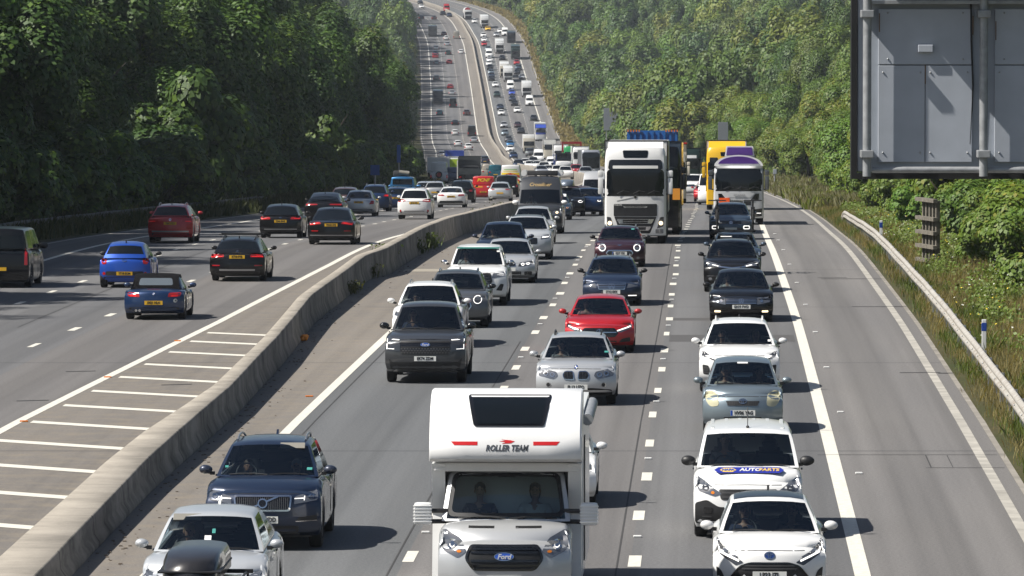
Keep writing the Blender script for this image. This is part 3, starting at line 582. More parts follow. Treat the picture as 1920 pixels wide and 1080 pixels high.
P, k = scatter(16000, 180, 700, lambda y: OLR(y)-14.3, lambda y: OLR(y)-18.0, 31); hh = np.random.default_rng(32).uniform(.3, .9, len(P)); tufts("weeds", DGR, P, hh, .15, 4, 33, .03)
rng_ = np.random.default_rng(51); P, k = scatter(30000, 100, 420, 5.2, 12.5, 51); P = np.repeat(P[k > .1], 5, 0); P = P+rng_.normal(0, .13, P.shape)*np.array([1, 1, 0]); P[:, 2] += rng_.random(len(P))**1.5*.5
V_, Q_ = leaves(P, np.tile([-.3, -.3, .8], (len(P), 1)).astype(float), .055, rng_, .5); o = mesh_obj("undergrowth", npmesh("undergrowth", V_, Q_, [GRN, LEAF_L], (rng_.random(len(Q_)) < .5).astype(np.int32))); tag(o, kind="stuff")
def blooms(name, mat, n, seed, r, y0=100, y1=330, o0=4.5, o1=11):
    rng = np.random.default_rng(seed); P, k = scatter(n, y0, y1, o0, o1, seed); P = P[k > .7]; P[:, 2] += rng.uniform(.3, .75, len(P)); V, Q = leaves(P, np.tile([0, -.5, .7], (len(P), 1)).astype(float), r, rng)
    o = mesh_obj(name, npmesh(name, V, Q, mat)); tag(o, kind="stuff")
best = min(np.arange(180, 300, 1.0), key=lambda yy: abs(project(float(XR(yy))+8.3, yy, 0)[0]-1800)); plant("bush", best, 8.3, .95, "leafy bush swallowing one end of the weathered plank frame", "bush", None, "bush", 1.15)
blooms("white_flowers", plain("petal_white", (0.6, 0.6, 0.52), .7), 1300, 41, .026); blooms("yellow_flowers", plain("petal_yellow", (0.6, 0.45, 0.03), .7), 900, 42, .03)
# weeds and debris along the foot of the concrete barrier
def weed_clump(px, py, hh, n, label, matl, sp=.17):
    x, y = at_px(px, py); z = float(ZR(y)); rng = np.random.default_rng(int(px)); P = np.stack([x+rng.normal(0, sp, n), y+rng.normal(0, sp*1.6, n), np.full(n, z)], 1); H_ = hh*rng.uniform(.4, 1.1, n); a = rng.uniform(0, 6.28, n)
    L = rng.normal(0, .3, (n, 2))*H_[:, None]; dx = np.stack([np.cos(a), np.sin(a), 0*a], 1)*.03
    tip = P+np.concatenate([L, H_[:, None]], 1); mid = (P+tip)/2+np.concatenate([-L*.15, 0*L[:, :1]], 1)
    V = np.stack([P-dx*.4, mid-dx, tip, mid+dx], 1).reshape(-1, 3)-np.array([x, y, z]); lv, lq = leaves(np.concatenate([mid, tip])-np.array([x, y, z]), rng.normal(0, 1, (2*n, 3)), .06, rng)
    o = mesh_obj("weed_tuft", npmesh("weed_tuft", np.concatenate([V, lv]), np.concatenate([np.arange(4*n).reshape(n, 4), lq+4*n]), matl), None, (x, y, z)); tag(o, label, "weeds")
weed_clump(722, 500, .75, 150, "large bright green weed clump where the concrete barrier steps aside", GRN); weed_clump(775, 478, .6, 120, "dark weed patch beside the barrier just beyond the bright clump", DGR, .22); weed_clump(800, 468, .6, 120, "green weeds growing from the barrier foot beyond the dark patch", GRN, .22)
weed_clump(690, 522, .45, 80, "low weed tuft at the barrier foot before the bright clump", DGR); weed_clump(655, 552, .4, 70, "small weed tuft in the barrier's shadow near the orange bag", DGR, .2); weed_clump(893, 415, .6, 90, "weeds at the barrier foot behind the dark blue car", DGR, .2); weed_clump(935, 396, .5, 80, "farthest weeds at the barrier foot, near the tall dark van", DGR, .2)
x, y = at_px(570, 640); mb = MB(); rg = random.Random(4)
for i in range(7): mb.ball((rg.uniform(-.06, .06), rg.uniform(-.08, .08), rg.uniform(.06, .15)), (rg.uniform(.05, .09), rg.uniform(.05, .09), rg.uniform(.04, .08)), n=7, k=5)
o = mb.build("litter_bag", plain("orange_plastic", (0.62, 0.22, 0.015), .5), None, 50, (x, y, float(ZR(y)))); tag(o, "crumpled orange plastic bag lying at the foot of the concrete barrier", "litter")
db = MB(); rg = random.Random(9); rgn = np.random.default_rng(3)
for i in range(420):
    yy = 95+rg.random()**1.6*160; of = float(OB(yy))+abs(rg.gauss(.05, .35))+.03; s_ = rg.uniform(.008, .03); x = float(XR(yy))+of; z = float(ZR(yy)); db.box(x-s_, x+s_, yy-s_*1.5, yy+s_*1.5, z, z+s_*.7)
o = db.build("debris", plain("grit", (0.14, 0.115, 0.09), .95)); tag(o, kind="stuff")
# ------------------------------------------------------------------ haze
HZ = (-900, 900, -70, 3450, float(min(_ZR.min(), -20))-2, 150)
hm = bpy.data.materials.new("haze_air"); hm.use_nodes = True; hn = hm.node_tree; hn.nodes.remove(hn.nodes["Principled BSDF"]); pv = hn.nodes.new("ShaderNodeVolumePrincipled")
pv.inputs["Color"].default_value = (0.80, 0.88, 1.0, 1); pv.inputs["Density"].default_value = 0.00006; pv.inputs["Anisotropy"].default_value = 0.0; hn.links.new(pv.outputs[0], hn.nodes["Material Output"].inputs["Volume"])
o = MB().box(*HZ).build("haze", hm); tag(o, kind="stuff")
# ------------------------------------------------------------------ vehicles: shared tools
def gridbox(us, ts, vs_, fn, keep=None):
    """surface of a box grid mapped through fn(u,t,v); returns verts, faces, ids (face name, cell a, cell b)"""
    nu, ntt, nv = len(us), len(ts), len(vs_); idx = {}; V = []; Fc = []; ID = []
    def vid(i, j, k):
        q = (i, j, k)
        if q not in idx: idx[q] = len(V); V.append(fn(us[i], ts[j], vs_[k]))
        return idx[q]
    def put(name, a, b, quad):
        if keep is None or keep(name, a, b): Fc.append([vid(*c) for c in quad]); ID.append((name, a, b))
    for i in range(nu-1):
        for k in range(nv-1):
            put('front', i, k, [(i, 0, k), (i+1, 0, k), (i+1, 0, k+1), (i, 0, k+1)])
            put('rear', i, k, [(i+1, ntt-1, k), (i, ntt-1, k), (i, ntt-1, k+1), (i+1, ntt-1, k+1)])
        for j in range(ntt-1):
            put('top', i, j, [(i, j, nv-1), (i+1, j, nv-1), (i+1, j+1, nv-1), (i, j+1, nv-1)])
            put('bottom', i, j, [(i+1, j, 0), (i, j, 0), (i, j+1, 0), (i+1, j+1, 0)])
    for j in range(ntt-1):
        for k in range(nv-1):
            put('left', j, k, [(0, j+1, k), (0, j, k), (0, j, k+1), (0, j+1, k+1)])
            put('right', j, k, [(nu-1, j, k), (nu-1, j+1, k), (nu-1, j+1, k+1), (nu-1, j, k+1)])
    return V, Fc, ID
def rpoly(pts, r=.02, n=4):
    """polygon with its corners rounded"""
    out = []; m = len(pts); P = [Vector((a, b)) for a, b in pts]
    for i in range(m):
        a, b, c = P[i-1], P[i], P[(i+1) % m]; d1 = (a-b); d2 = (c-b); rr = min(r, d1.length*.45, d2.length*.45)
        if rr < 1e-4: out.append((b.x, b.y)); continue
        p = b+d1.normalized()*rr; q = b+d2.normalized()*rr
        for k in range(n+1):
            t = k/n; w = p*(1-t)**2+b*2*t*(1-t)+q*t*t; out.append((w.x, w.y))
    return out
def ell(cx, cz, rx, rz, n=20): return [(cx+rx*math.cos(2*PI*i/n), cz+rz*math.sin(2*PI*i/n)) for i in range(n)]
def rect(x0, x1, z0, z1, r=.02): return rpoly([(x0, z0), (x1, z0), (x1, z1), (x0, z1)], r)
def mir(p): return [(-x, z) for x, z in p][::-1]
def ringp(p, w):
    """outline band of polygon p, width w (scaled towards the centre)"""
    cx = sum(x for x, _ in p)/len(p); cz = sum(z for _, z in p)/len(p); hx = max(abs(x-cx) for x, _ in p); hz = max(abs(z-cz) for _, z in p)
    q = [(cx+(x-cx)*(1-w/hx), cz+(z-cz)*(1-w/hz)) for x, z in p]; return [[p[i], p[(i+1) % len(p)], q[(i+1) % len(p)], q[i]] for i in range(len(p))]
class Skin:
    """casts flat shapes onto a body from the front or from behind and gives them thickness"""
    def __init__(s, V, Fc):
        s.b = BVHTree.FromPolygons([Vector(v) for v in V], Fc); s.y0 = min(v[1] for v in V)-3; s.y1 = max(v[1] for v in V)+3
    def hit(s, x, z, rear):
        o = Vector((x, s.y1 if rear else s.y0, z)); d = Vector((0, -1 if rear else 1, 0)); h = s.b.ray_cast(o, d)
        if h[0] is not None: return h[0].y
        h = s.b.find_nearest(Vector((x, s.y1-3 if rear else s.y0+3, z))); return h[0].y
    def cast(s, name, items, parent, rear=False):
        """items: (polygon, material, lift[, kind])"""
        mats = []; V = []; Fc = []; MI = []
        for it in items:
            poly, mt, lift = it[:3]; mi = mats.index(mt) if mt in mats else (mats.append(mt) or len(mats)-1)
            bm = bmesh.new(); f = bm.faces.new([bm.verts.new((x, 0, z)) for x, z in poly])
            xs = [p[0] for p in poly]; zs = [p[1] for p in poly]; st = max(.06, (max(xs)-min(xs))/14)
            for axis, a, b in (((1, 0, 0), min(xs), max(xs)), ((0, 0, 1), min(zs), max(zs))):
                k = a+st
                while k < b-.01:
                    bmesh.ops.bisect_plane(bm, geom=bm.verts[:]+bm.edges[:]+bm.faces[:], plane_co=(k, 0, k), plane_no=axis); k += st
            bmesh.ops.triangulate(bm, faces=[f for f in bm.faces if len(f.verts) > 4])
            sg = 1 if rear else -1; b0 = len(V); nv = len(bm.verts); bm.verts.index_update()
            top = []; 
            for v in bm.verts: top.append((v.co.x, s.hit(v.co.x, v.co.z, rear)+sg*lift, v.co.z))
            V += top; fl = rear
            for f in bm.faces:
                ids = [v.index+b0 for v in f.verts]; 
                if (f.normal.y > 0) != rear: ids = ids[::-1]
                Fc.append(ids); MI.append(mi)
            bnd = [e for e in bm.edges if len(e.link_faces) == 1]; low = {}
            for e in bnd:
                for v in e.verts:
                    if v.index not in low: low[v.index] = len(V); x, y, z = top[v.index]; V.append((x, y-sg*(lift+.025), z))
                a, b = e.verts[0].index, e.verts[1].index; Fc.append([a+b0, b+b0, low[b], low[a]]); MI.append(mi)
            bm.free()
        me = bpy.data.meshes.new(name); me.from_pydata(V, [], Fc); [me.materials.append(m) for m in mats]; me.polygons.foreach_set("material_index", MI)
        me.polygons.foreach_set("use_smooth", [True]*len(Fc)); me.set_sharp_from_angle(angle=R_(35)); me.update()
        return mesh_obj(name, me, parent)
_TXT = {}
def text_mesh(body, size, mat, bold=.0, shear=0.0, wid=1.0, depth=.003):
    key = (body, size, mat.name, bold, shear, wid)
    if key in _TXT: return _TXT[key]
    cu = bpy.data.curves.new("lettering", 'FONT'); cu.body = body; cu.size = size; cu.align_x = 'CENTER'; cu.align_y = 'CENTER'; cu.offset = bold; cu.shear = shear; cu.extrude = depth; cu.resolution_u = 2
    o = bpy.data.objects.new("lettering", cu); COL.objects.link(o); bpy.context.view_layer.update()
    me = bpy.data.meshes.new_from_object(o.evaluated_get(bpy.context.evaluated_depsgraph_get())); bpy.data.objects.remove(o); bpy.data.curves.remove(cu)
    me.name = "lettering"; me.materials.clear(); me.materials.append(mat)
    me.transform(Matrix.Scale(wid, 4, (1, 0, 0))); _TXT[key] = me; return me
def text(body, parent, x, y, z, size, mat, rear=False, bold=.0, shear=0.0, wid=1.0, tilt=0.0, name="lettering"):
    o = mesh_obj(name, text_mesh(body, size, mat, bold, shear, wid), parent, (x, y, z)); o.rotation_euler = (PI/2+tilt, 0, PI if rear else 0); return o
def text_on(sk, body, parent, x, z, size, mat, rear=False, bold=.0, shear=0.0, wid=1.0, lift=.004):
    me = text_mesh(body, size, mat, bold, shear, wid).copy(); sg = 1 if rear else -1
    for v in me.vertices:
        X = x-v.co.x if rear else x+v.co.x; Z = z+v.co.y; v.co = (X, sk.hit(X, Z, rear)+sg*(lift+max(0, v.co.z)), Z)
    me.update(); return mesh_obj("lettering", me, parent)
def plate(sk, root, z, body, rear=False, eu=False, x=0.0, h=.115, w=.52, fit=True):
    y = min(sk.hit(x+d, z, False) for d in (-.25, 0, .25)) if not rear else max(sk.hit(x+d, z, True) for d in (-.25, 0, .25)); sg = 1 if rear else -1; y += sg*.012
    p = MB().box(x-w/2, x+w/2, y-.006, y+.006, z-h/2, z+h/2).build("number_plate", PLATEY if rear else PLATEW, root)
    if eu: MB().box(x-w/2+.003, x-w/2+.045, y-.009, y+.005, z-h/2+.003, z+h/2-.003).build("blue_band", EUBLUE, p)
    if body: text(body, p, x+(.02 if eu else 0), y+sg*.008, z, h*.92, INK, rear, .0035, 0, .80, name="plate_lettering")
    return p
# wheels, mirrors, seats: one mesh each, shared
def _wheel():
    mb = MB(); n = 28; pr = [(.62, -.5), (.88, -.5), (.97, -.44), (1.0, -.3), (1.0, .3), (.97, .44), (.88, .5), (.62, .5)]
    for i in range(n):
        for j in range(len(pr)-1):
            q = [];
            for a, k in ((i, j), (i+1, j), (i+1, j+1), (i, j+1)):
                r, x = pr[k]; t = 2*PI*a/n; q.append((x, r*math.cos(t), r*math.sin(t)))
            mb.add(q, [(0, 1, 2, 3)])
    bm = bmesh.new(); vs_ = [bm.verts.new(p) for p in mb.v]; [bm.faces.new([vs_[i] for i in f]) for f in mb.f]; bmesh.ops.remove_doubles(bm, verts=bm.verts, dist=1e-4); bmesh.ops.recalc_face_normals(bm, faces=bm.faces)
    me = bpy.data.meshes.new("tyre"); bm.to_mesh(me); bm.free(); me.materials.append(RUBBER); me.polygons.foreach_set("use_smooth", [True]*len(me.polygons)); me.set_sharp_from_angle(angle=R_(40))
    def rim(mat, spokes=10):
        r = MB(); nn = 28
        for sx in (-1, 1):
            r.add([(sx*.18, .6*math.cos(2*PI*i/nn), .6*math.sin(2*PI*i/nn)) for i in range(nn)], [tuple(range(nn))], 1)
            for i in range(nn):
                a, b = 2*PI*i/nn, 2*PI*(i+1)/nn; r.add([(sx*.44, .65*math.cos(a), .65*math.sin(a)), (sx*.44, .65*math.cos(b), .65*math.sin(b)), (sx*.40, .56*math.cos(b), .56*math.sin(b)), (sx*.40, .56*math.cos(a), .56*math.sin(a))], [(0, 1, 2, 3)], 0)
            for i in range(spokes):
                a = 2*PI*i/spokes; c, s_ = math.cos(a), math.sin(a); P = lambda rr, w, x: (sx*x, rr*c-w*s_, rr*s_+w*c)
                r.add([P(.08, -.06, .34), P(.58, -.045, .40), P(.58, .045, .40), P(.08, .06, .34)], [(0, 1, 2, 3)], 0)
            r.add([(sx*.36, .12*math.cos(2*PI*i/12), .12*math.sin(2*PI*i/12)) for i in range(12)], [tuple(range(12))], 0)
        return r.mesh("rim", [mat, BLACKP])
    return me, rim(RIM), rim(RIMD), rim(RIM, 5)
TYRE, RIMA, RIMB, RIMC = _wheel()
TWIN = None
def wheel(root, x, y, r, w, rim=None, name="wheel"):
    o = mesh_obj(name, TYRE, root, (x, y, r)); o.scale = (w, r, r); q = mesh_obj("rim", rim or RIMA, o); return o
_MIR = {}
def mirror_mesh(pm, sx, s=1.0):
    k = (pm.name, sx, s)
    if k not in _MIR:
        bm = bmesh.new(); bmesh.ops.create_uvsphere(bm, u_segments=14, v_segments=8, radius=1)
        for v in bm.verts: x, y, z = v.co; f = 1 if y < 0 else .45; v.co = (sx*(.12+.105*x*s), y*.08*f*s, .015+z*.070*s*(1-.1*x*sx))
        bm.faces.ensure_lookup_table()
        mb = MB().bm(bm, 0); mb.box(-.05 if sx < 0 else -.03, .03 if sx < 0 else .05, -.03, .04, -.075, -.02, 1); mb.tube((-.03*sx, 0, -.05), (.13*sx, .0, -.03), .022, m=1); _MIR[k] = mb.mesh("door_mirror", [pm, BLACKP], 40)
    return _MIR[k]
def _seat():
    mb = MB(); mb.box(-.25, .25, -.25, .27, -.1, .08, 0, .05); bm = bmesh.new(); bmesh.ops.create_cube(bm, size=1); bmesh.ops.bevel(bm, geom=bm.edges[:], offset=.12, segments=2, affect='EDGES')
    for v in bm.verts: v.co = (v.co.x*.48, .27+v.co.y*.15+(v.co.z+.5)*.14, .33+v.co.z*.58)
    mb.bm(bm); bm = bmesh.new(); bmesh.ops.create_cube(bm, size=1); bmesh.ops.bevel(bm, geom=bm.edges[:], offset=.2, segments=2, affect='EDGES')
    for v in bm.verts: v.co = (v.co.x*.26, .43+v.co.y*.1, .72+v.co.z*.18)
    mb.bm(bm); return mb.mesh("seat", SEATM, 40)
SEAT = _seat()
def _steer():
    mb = MB(); n = 18; P = [(.175*math.cos(2*PI*i/n), 0, .175*math.sin(2*PI*i/n)) for i in range(n+1)]; mb.path(P, .014, 6)
    for a in (0, PI, -PI/2): mb.tube((0, .01, 0), (.17*math.cos(a), 0, .17*math.sin(a)), .016)
    mb.ball((0, .01, 0), (.05, .03, .05)); me = mb.mesh("steering_wheel", BLACKP, 50); me.transform(Matrix.Rotation(R_(-25), 4, 'X')); return me
STEER = _steer()
# ------------------------------------------------------------------ car and van bodies
DEF = dict(W=1.80, L=4.4, H=1.48, zc=1.0, zh=.78, yc=1.15, yrf=1.85, yrr=3.6, ytb=4.2, zd=1.02, zdr=.98, clr=.2, r=.33, wb=2.65, fo=.85, bowf=.26, bowr=.2, wr=.67, wbg=.89, tw=.22, crown=.035, droop=.08, glass=.12, side=((.06, .46), (.50, .80)), roofm=None, rake=.10)
def body(root, pm, d, lite=False, name="body"):
    """one painted shell (tub and cabin) plus its glass"""
    W, L, H = d['W'], d['L'], d['H']; hw = W/2; zc, zh, yc = d['zc'], d['zh'], d['yc']; yf, yr_ = d['fo'], d['fo']+d['wb']; R = d['r']+.055; za = d['r']
    us = [-1, -.965, -.9, -.78, -.72, -.45, -.2, 0, .2, .45, .72, .78, .9, .965, 1] if not lite else [-1, -.9, -.72, -.3, .3, .72, .9, 1]
    vs_ = [0, .06, .2, .4, .6, .76, .88, .95, .985, 1] if not lite else [0, .12, .45, .75, .93, 1]
    A = [-1, -.93, -.7, -.35, 0, .35, .7, .93, 1] if not lite else [-1, -.6, 0, .6, 1]
    ts = sorted(set([0, .03, .1, .22, .38, yc-.02, yc+.12, (yf+yr_)/2, d['ytb'], L-.38, L-.2, L-.09, L-.03, L]+[yf+a*R for a in A]+[yr_+a*R for a in A]))
    ts = [t for i, t in enumerate(ts) if i == 0 or t-ts[i-1] > .008]
    def ztop(y):
        if y < yc: t = y/yc; return zh+(zc-zh)*(1-(1-t)**1.7)
        if y < d['ytb']: t = (y-yc)/(d['ytb']-yc); return zc+(d['zd']-zc)*t
        t = (y-d['ytb'])/max(.05, L-d['ytb']); return d['zd']+(d['zdr']-d['zd'])*t**1.5
    def tub(u, y, v):
        a = abs(u); zt = ztop(y)-.035*a*a-.02*a**6; zb = d['clr']+(.06 if y < .12 or y > L-.12 else 0)
        if a > .74:
            for ya in (yf, yr_):
                if abs(y-ya) < R: zb = max(zb, za+math.sqrt(max(0, R*R-(y-ya)**2)))
        z = zb+(zt-zb)*v; sh = max(0, (v-.72)/.28)
        wv = hw*(1-.05*max(0, 1-v/.25)**2-.015*math.sin(PI*min(1, v/.8))*0-.10*sh**2.4)
        x = u*wv
        ef = .10*max(0, 1-v/.2)**2*.6+d['rake']*max(0, (v-.45)/.55)**1.6+.16*max(0, (v-.86)/.14)**2.5; er = .10*max(0, 1-v/.2)**2*.6+.06*max(0, (v-.4)/.6)**1.5+.08*max(0, (v-.9)/.1)**2.5
        yy = y+(d['bowf']*a**3+ef)*max(0, 1-y/.85)**2-(d['bowr']*a**3+er)*max(0, 1-(L-y)/.7)**2
        return (x, yy, z)
    yrf, yrr, ytb = d['yrf'], d['yrr'], d['ytb']
    cab0, cab1 = yc+.1, ytb-.05
    V, Fc, ID = gridbox(us, ts, vs_, tub, None if lite else (lambda n, a, b: not (n == 'top' and abs((us[a]+us[a+1])/2) < .88 and cab0 < ts[b] and ts[b+1] < cab1+.02)))
    wb_, wr = d['wbg'], d['wr']
    us2 = [-1, -.985, -.93, -.6, -.3, 0, .3, .6, .93, .985, 1]; vs2 = [0, .05, .3, .55, .75, .90, .955, .985, 1]; sd = d['side']
    ts2 = sorted(set([0, .02, .985, 1]+[a for p in sd for a in p]))
    if lite: us2 = [-1, -.92, -.4, .4, .92, 1]; vs2 = [0, .06, .55, .9, 1]
    def cab(u, t, v):
        a = abs(u); e = max(0, (v-.9)/.1)
        y0 = yc+(yrf-yc)*(v if v < .9 else .9+.1*e)+d['tw']*.5*a**2.5*(1-.3*v)+(.10*e**2 if v > .9 else 0); y1 = ytb+(yrr-ytb)*v-.12*a**2.5-(.05*e**2)
        y = y0+(y1-y0)*t; zbase = zc+(d['zd']-zc)*t-.03
        tt = max(0, (t-.35)/.65); zt = H-d['crown']*a*a-.02*a**8-d['droop']*tt**2.2-.035*max(0, 1-t/.35)**2
        z = zbase+(zt-zbase)*v
        x = u*hw*(wb_+(wr-wb_)*(v**1.15)-.035*e**2)*(1-.05*max(0, (t-.7)/.3)**2)
        return (x, y, z)
    Vc, Fcc, IDc = gridbox(us2, ts2, vs2, cab, lambda n, a, b: n != 'bottom')
    def isglass(n, a, b):
        if n in ('front', 'rear'):
            if n == 'rear' and d.get('noglass_rear'): return None
            v0, v1 = vs2[b], vs2[b+1]; lo = .05 if n == 'front' else d['glass']
            hi = d.get('ftop', .91) if n == 'front' else .91
            return n if abs(us2[a]+us2[a+1])/2 < .93 and v0 >= lo-.08 and v1 <= hi and v0 >= .04 else None
        if n in ('left', 'right'):
            tm = (ts2[a]+ts2[a+1])/2; v0, v1 = vs2[b], vs2[b+1]
            return n if any(p < tm < q for p, q in sd) and v0 >= .04 and v1 <= d.get('ftop', .91) else None
        return None
    mats = [pm]; VV = list(V); FF = [list(f) for f in Fc]; MI = [0]*len(Fc); gl = {}
    if lite:                                                # far traffic: one mesh, lamps and grille by cell
        mats = [pm, GLASSD, LAMP, BLACKP, RED, d.get('roofm') or pm]
        for i, (n, a, b) in enumerate(ID):
            um = abs(us[a]+us[a+1])/2 if n in ('front', 'rear') else 0
            if n == 'front': MI[i] = (2 if um > .66 and b == 3 else 3 if (um < .4 and b in (1, 2)) or b == 0 else 0)
            if n == 'rear': MI[i] = (4 if um > .66 and b in (2, 3) else 3 if b == 0 else 0)
            if n == 'bottom': MI[i] = 3
    b0 = len(VV); VV += Vc
    for f, (n, a, b) in zip(Fcc, IDc):
        g = isglass(n, a, b)
        if g and not lite: gl.setdefault(g, []).append(f)
        else: FF.append([i+b0 for i in f]); MI.append(1 if g else (5 if lite and n == 'top' else 0))
    if lite:
        mb = MB(); mb.v = VV; mb.f = FF; mb.m = MI
        for sx in (-1, 1):
            for y in (yf, yr_):
                x0, x1 = sorted((sx*(hw-.02), sx*(hw-.24))); mb.tube((x0, y, d['r']), (x1, y, d['r']), d['r'], n=10, m=3)
            mb.ball((sx*(hw+.06), yc+.25, zc+.02), (.1, .06, .08), 0, 6, 4)
        me = bpy.data.meshes.new(name); me.from_pydata(mb.v, [], mb.f); [me.materials.append(m) for m in mats]; me.polygons.foreach_set("material_index", mb.m)
        me.polygons.foreach_set("use_smooth", [True]*len(mb.f)); me.set_sharp_from_angle(angle=R_(40)); return me, None
    o = mesh_obj(name, pymesh(name, VV, FF, mats, MI, 42), root)
    for g, fs in gl.items():
        used = sorted({i for f in fs for i in f}); mp = {i: k for k, i in enumerate(used)}
        nm = {'front': 'windscreen', 'rear': 'rear_window'}.get(g, 'side_window'); mt = GLASSW if g == 'front' else (GLASSD if d.get('tint', True) and g == 'rear' else GLASSS)
        mesh_obj(nm, pymesh(nm, [Vc[i] for i in used], [[mp[i] for i in f] for f in fs], mt, None, 60), root)
    allF = FF+[[i+b0 for i in f] for fs in gl.values() for f in fs]
    # cabin floor and inner lining, seats, dashboard
    mb = MB(); x = hw*.82; y0, y1 = yc+.12, ytb-.12; zf = d['clr']+.06
    mb.box(-x, x, y0, y1, zf, zf+.03).box(-x, -x+.03, y0, y1, zf, zc-.05).box(x-.03, x, y0, y1, zf, zc-.05).box(-x, x, y1-.03, y1, zf, zc-.04); mb.prismx([(y0, zf), (y0, zc-.01), (y0+.30, zc-.035), (y0+.36, zc-.12), (y0+.36, zf)], -x, x)
    mb.build("dashboard", CABIN, root); sy = min(yrf+.45, yc+1.35); d['seat_y'] = sy; d['seat_z'] = max(.36, zf+.12) if H < 1.75 else zc-.5
    for sx in (-1, 1): mesh_obj("seat", SEAT, root, (sx*hw*.42, sy, d['seat_z']))
    if y1-sy > 1.3:
        for sx in (-1, 1): mesh_obj("seat", SEAT, root, (sx*hw*.42, sy+.92, d['seat_z']+.03))
    mesh_obj("steering_wheel", STEER, root, (-hw*.42, sy-.46, zc-.03))
    # dark rim round the windscreen, mirror behind it
    MB().box(-.13, .13, yrf+.02, yrf+.05, H-.17, H-.10, 0, .01).build("rear_view_mirror", BLACKP, root)
    pts = [Vector(cab(u, 0, .035))+Vector((0, -.012, .004)) for u in np.linspace(-.93, .93, 9)]
    w = MB()
    for sx, a, b in ((1, .05, .80), (1, -.75, .0)):
        
        for k in range(3): 
            c1, c2 = (Vector(cab(a+(b-a)*q, 0, .05+.035*math.sin(PI*q)))+Vector((0, -.02, .012)) for q in (k/3, (k+1)/3)); w.tube(c1, c2, .010, n=5)
    w.build("wiper", BLACKP, root)
    MB().box(-x, x, .35, L-.35, d['clr']-.03, d['clr']+.06).build("underbody", BLACKP, root)
    for sx in (-1, 1):
        for y in (yf, yr_): wheel(root, sx*(hw-.125), y, d['r'], d.get('ww', .225), d.get('rim', RIMA))
        mo = mesh_obj("door_mirror", mirror_mesh(d.get('mirm') or pm, sx, d.get('mirs', 1.0)), root, (sx*hw*.965, yc+.28, zc+.06))
    sk = Skin(VV, allF)
    # panel gaps: bonnet shut line and door lines
    if d.get('roofm'):
        q = [[b0_ for b0_ in f] for f, (n, a, b) in zip(Fcc, IDc) if n == 'top']; used = sorted({i for f in q for i in f}); mp = {i: k for k, i in enumerate(used)}
        mesh_obj("roof_panel", pymesh("roof_panel", [(Vc[i][0]*.985, Vc[i][1], Vc[i][2]+.004) for i in used], [[mp[i] for i in f] for f in q], d['roofm'], None, 60), root)
    if d.get('rails'):
        for sx in (-1, 1):
            P = [Vector(cab(sx*.95, t, 1.0))+Vector((-.015*sx, 0, .015+.05*math.sin(PI*min(1, max(0, (t-.1)/.8)))**.35)) for t in np.linspace(.08, .93, 9)]; MB().path(P, .019, 8).build("roof_rail", d['rails'], root, smooth=50)
    if d.get('fin', True):
        q = Vector(cab(0, .82, 1.0)); MB().prismx([(q.y-.10, q.z-.01), (q.y+.06, q.z-.01), (q.y+.06, q.z+.07), (q.y+.03, q.z+.075)], -.018, .018).build("aerial", d.get('finm', BLACKP), root)
    if zh < 1.3 and L > 3: sk.cast('bonnet_seam', [([(-hw*.62, zh-.062), (0, zh-.052), (hw*.62, zh-.062), (hw*.62, zh-.052), (0, zh-.042), (-hw*.62, zh-.052)], BLACKP, .002)], root)
    # door shut lines and handles on both sides
    for sx in (-1, 1):
        for t in [sd[0][1]+.02]+([sd[1][1]+.02] if len(sd) > 1 else []):
            ln = MB(); y = cab(1, t, .02)[1]; pts = [Vector(tub(sx, y, v))+Vector((sx*.002, 0, 0)) for v in (.12, .3, .5, .7, .85, .95)]; ln.path(pts, .005, 4)
            ln.box(min(sx*(hw-.006), sx*(hw+.022)), max(sx*(hw-.006), sx*(hw+.022)), y-.24, y-.06, zc-.13, zc-.105, 0, .005); ln.build("door_seam", BLACKP, root)
    return o, sk
def put(root, y, x, away=False, dyaw=0.0, L=0.0):
    """stand a vehicle on the road facing along its carriageway; y is the point nearest the camera"""
    yc_ = y+2.0
    hd = heading(yc_); g = grade(yc_)
    if away: x, y = x-math.sin(hd)*L, y+math.cos(hd)*L
    root.location = (x, y, float(ZR(y))+.004); root.rotation_mode = 'XYZ'
    root.rotation_euler = (g, 0, hd+dyaw) if not away else (-g, 0, hd+PI+dyaw)
# ------------------------------------------------------------------ people in the seats
def skinned(name, nodes, edges, root_i, mat, sub=1):
    me = bpy.data.meshes.new(name); me.from_pydata([n[0] for n in nodes], edges, []); o = bpy.data.objects.new(name, me); COL.objects.link(o)
    sm = o.modifiers.new("s", 'SKIN'); sm.use_smooth_shade = True; lay = me.skin_vertices[0] if me.skin_vertices else None
    if lay is None: bm = bmesh.new(); bm.from_mesh(me); bm.verts.layers.skin.verify(); bm.to_mesh(me); bm.free(); lay = me.skin_vertices[0]
    for i, n in enumerate(nodes): r = n[1]; lay.data[i].radius = (r, r) if not isinstance(r, tuple) else r; lay.data[i].use_root = (i == root_i)
    if sub: ss = o.modifiers.new("u", 'SUBSURF'); ss.levels = sub; ss.render_levels = sub
    bpy.context.view_layer.update(); out = bpy.data.meshes.new_from_object(o.evaluated_get(bpy.context.evaluated_depsgraph_get())); bpy.data.objects.remove(o); out.materials.clear(); out.materials.append(mat); out.name = name; return out
def chain(nodes, edges, start, pts):
    p = start
    for q in pts: nodes.append(q); edges.append((p, len(nodes)-1)); p = len(nodes)-1
    return p
_PPL = {}
SKINM = plain("skin", (0.40, 0.235, 0.16), .5); SKIN2 = plain("skin_tan", (0.30, 0.165, 0.105), .5); HAIRD = plain("hair_dark", (0.02, 0.014, 0.01), .6); HAIRG = plain("hair_grey", (0.25, 0.24, 0.23), .6); HAIRB = plain("hair_brown", (0.075, 0.045, 0.022), .6); HAIRF = plain("hair_fair", (0.30, 0.21, 0.10), .6)
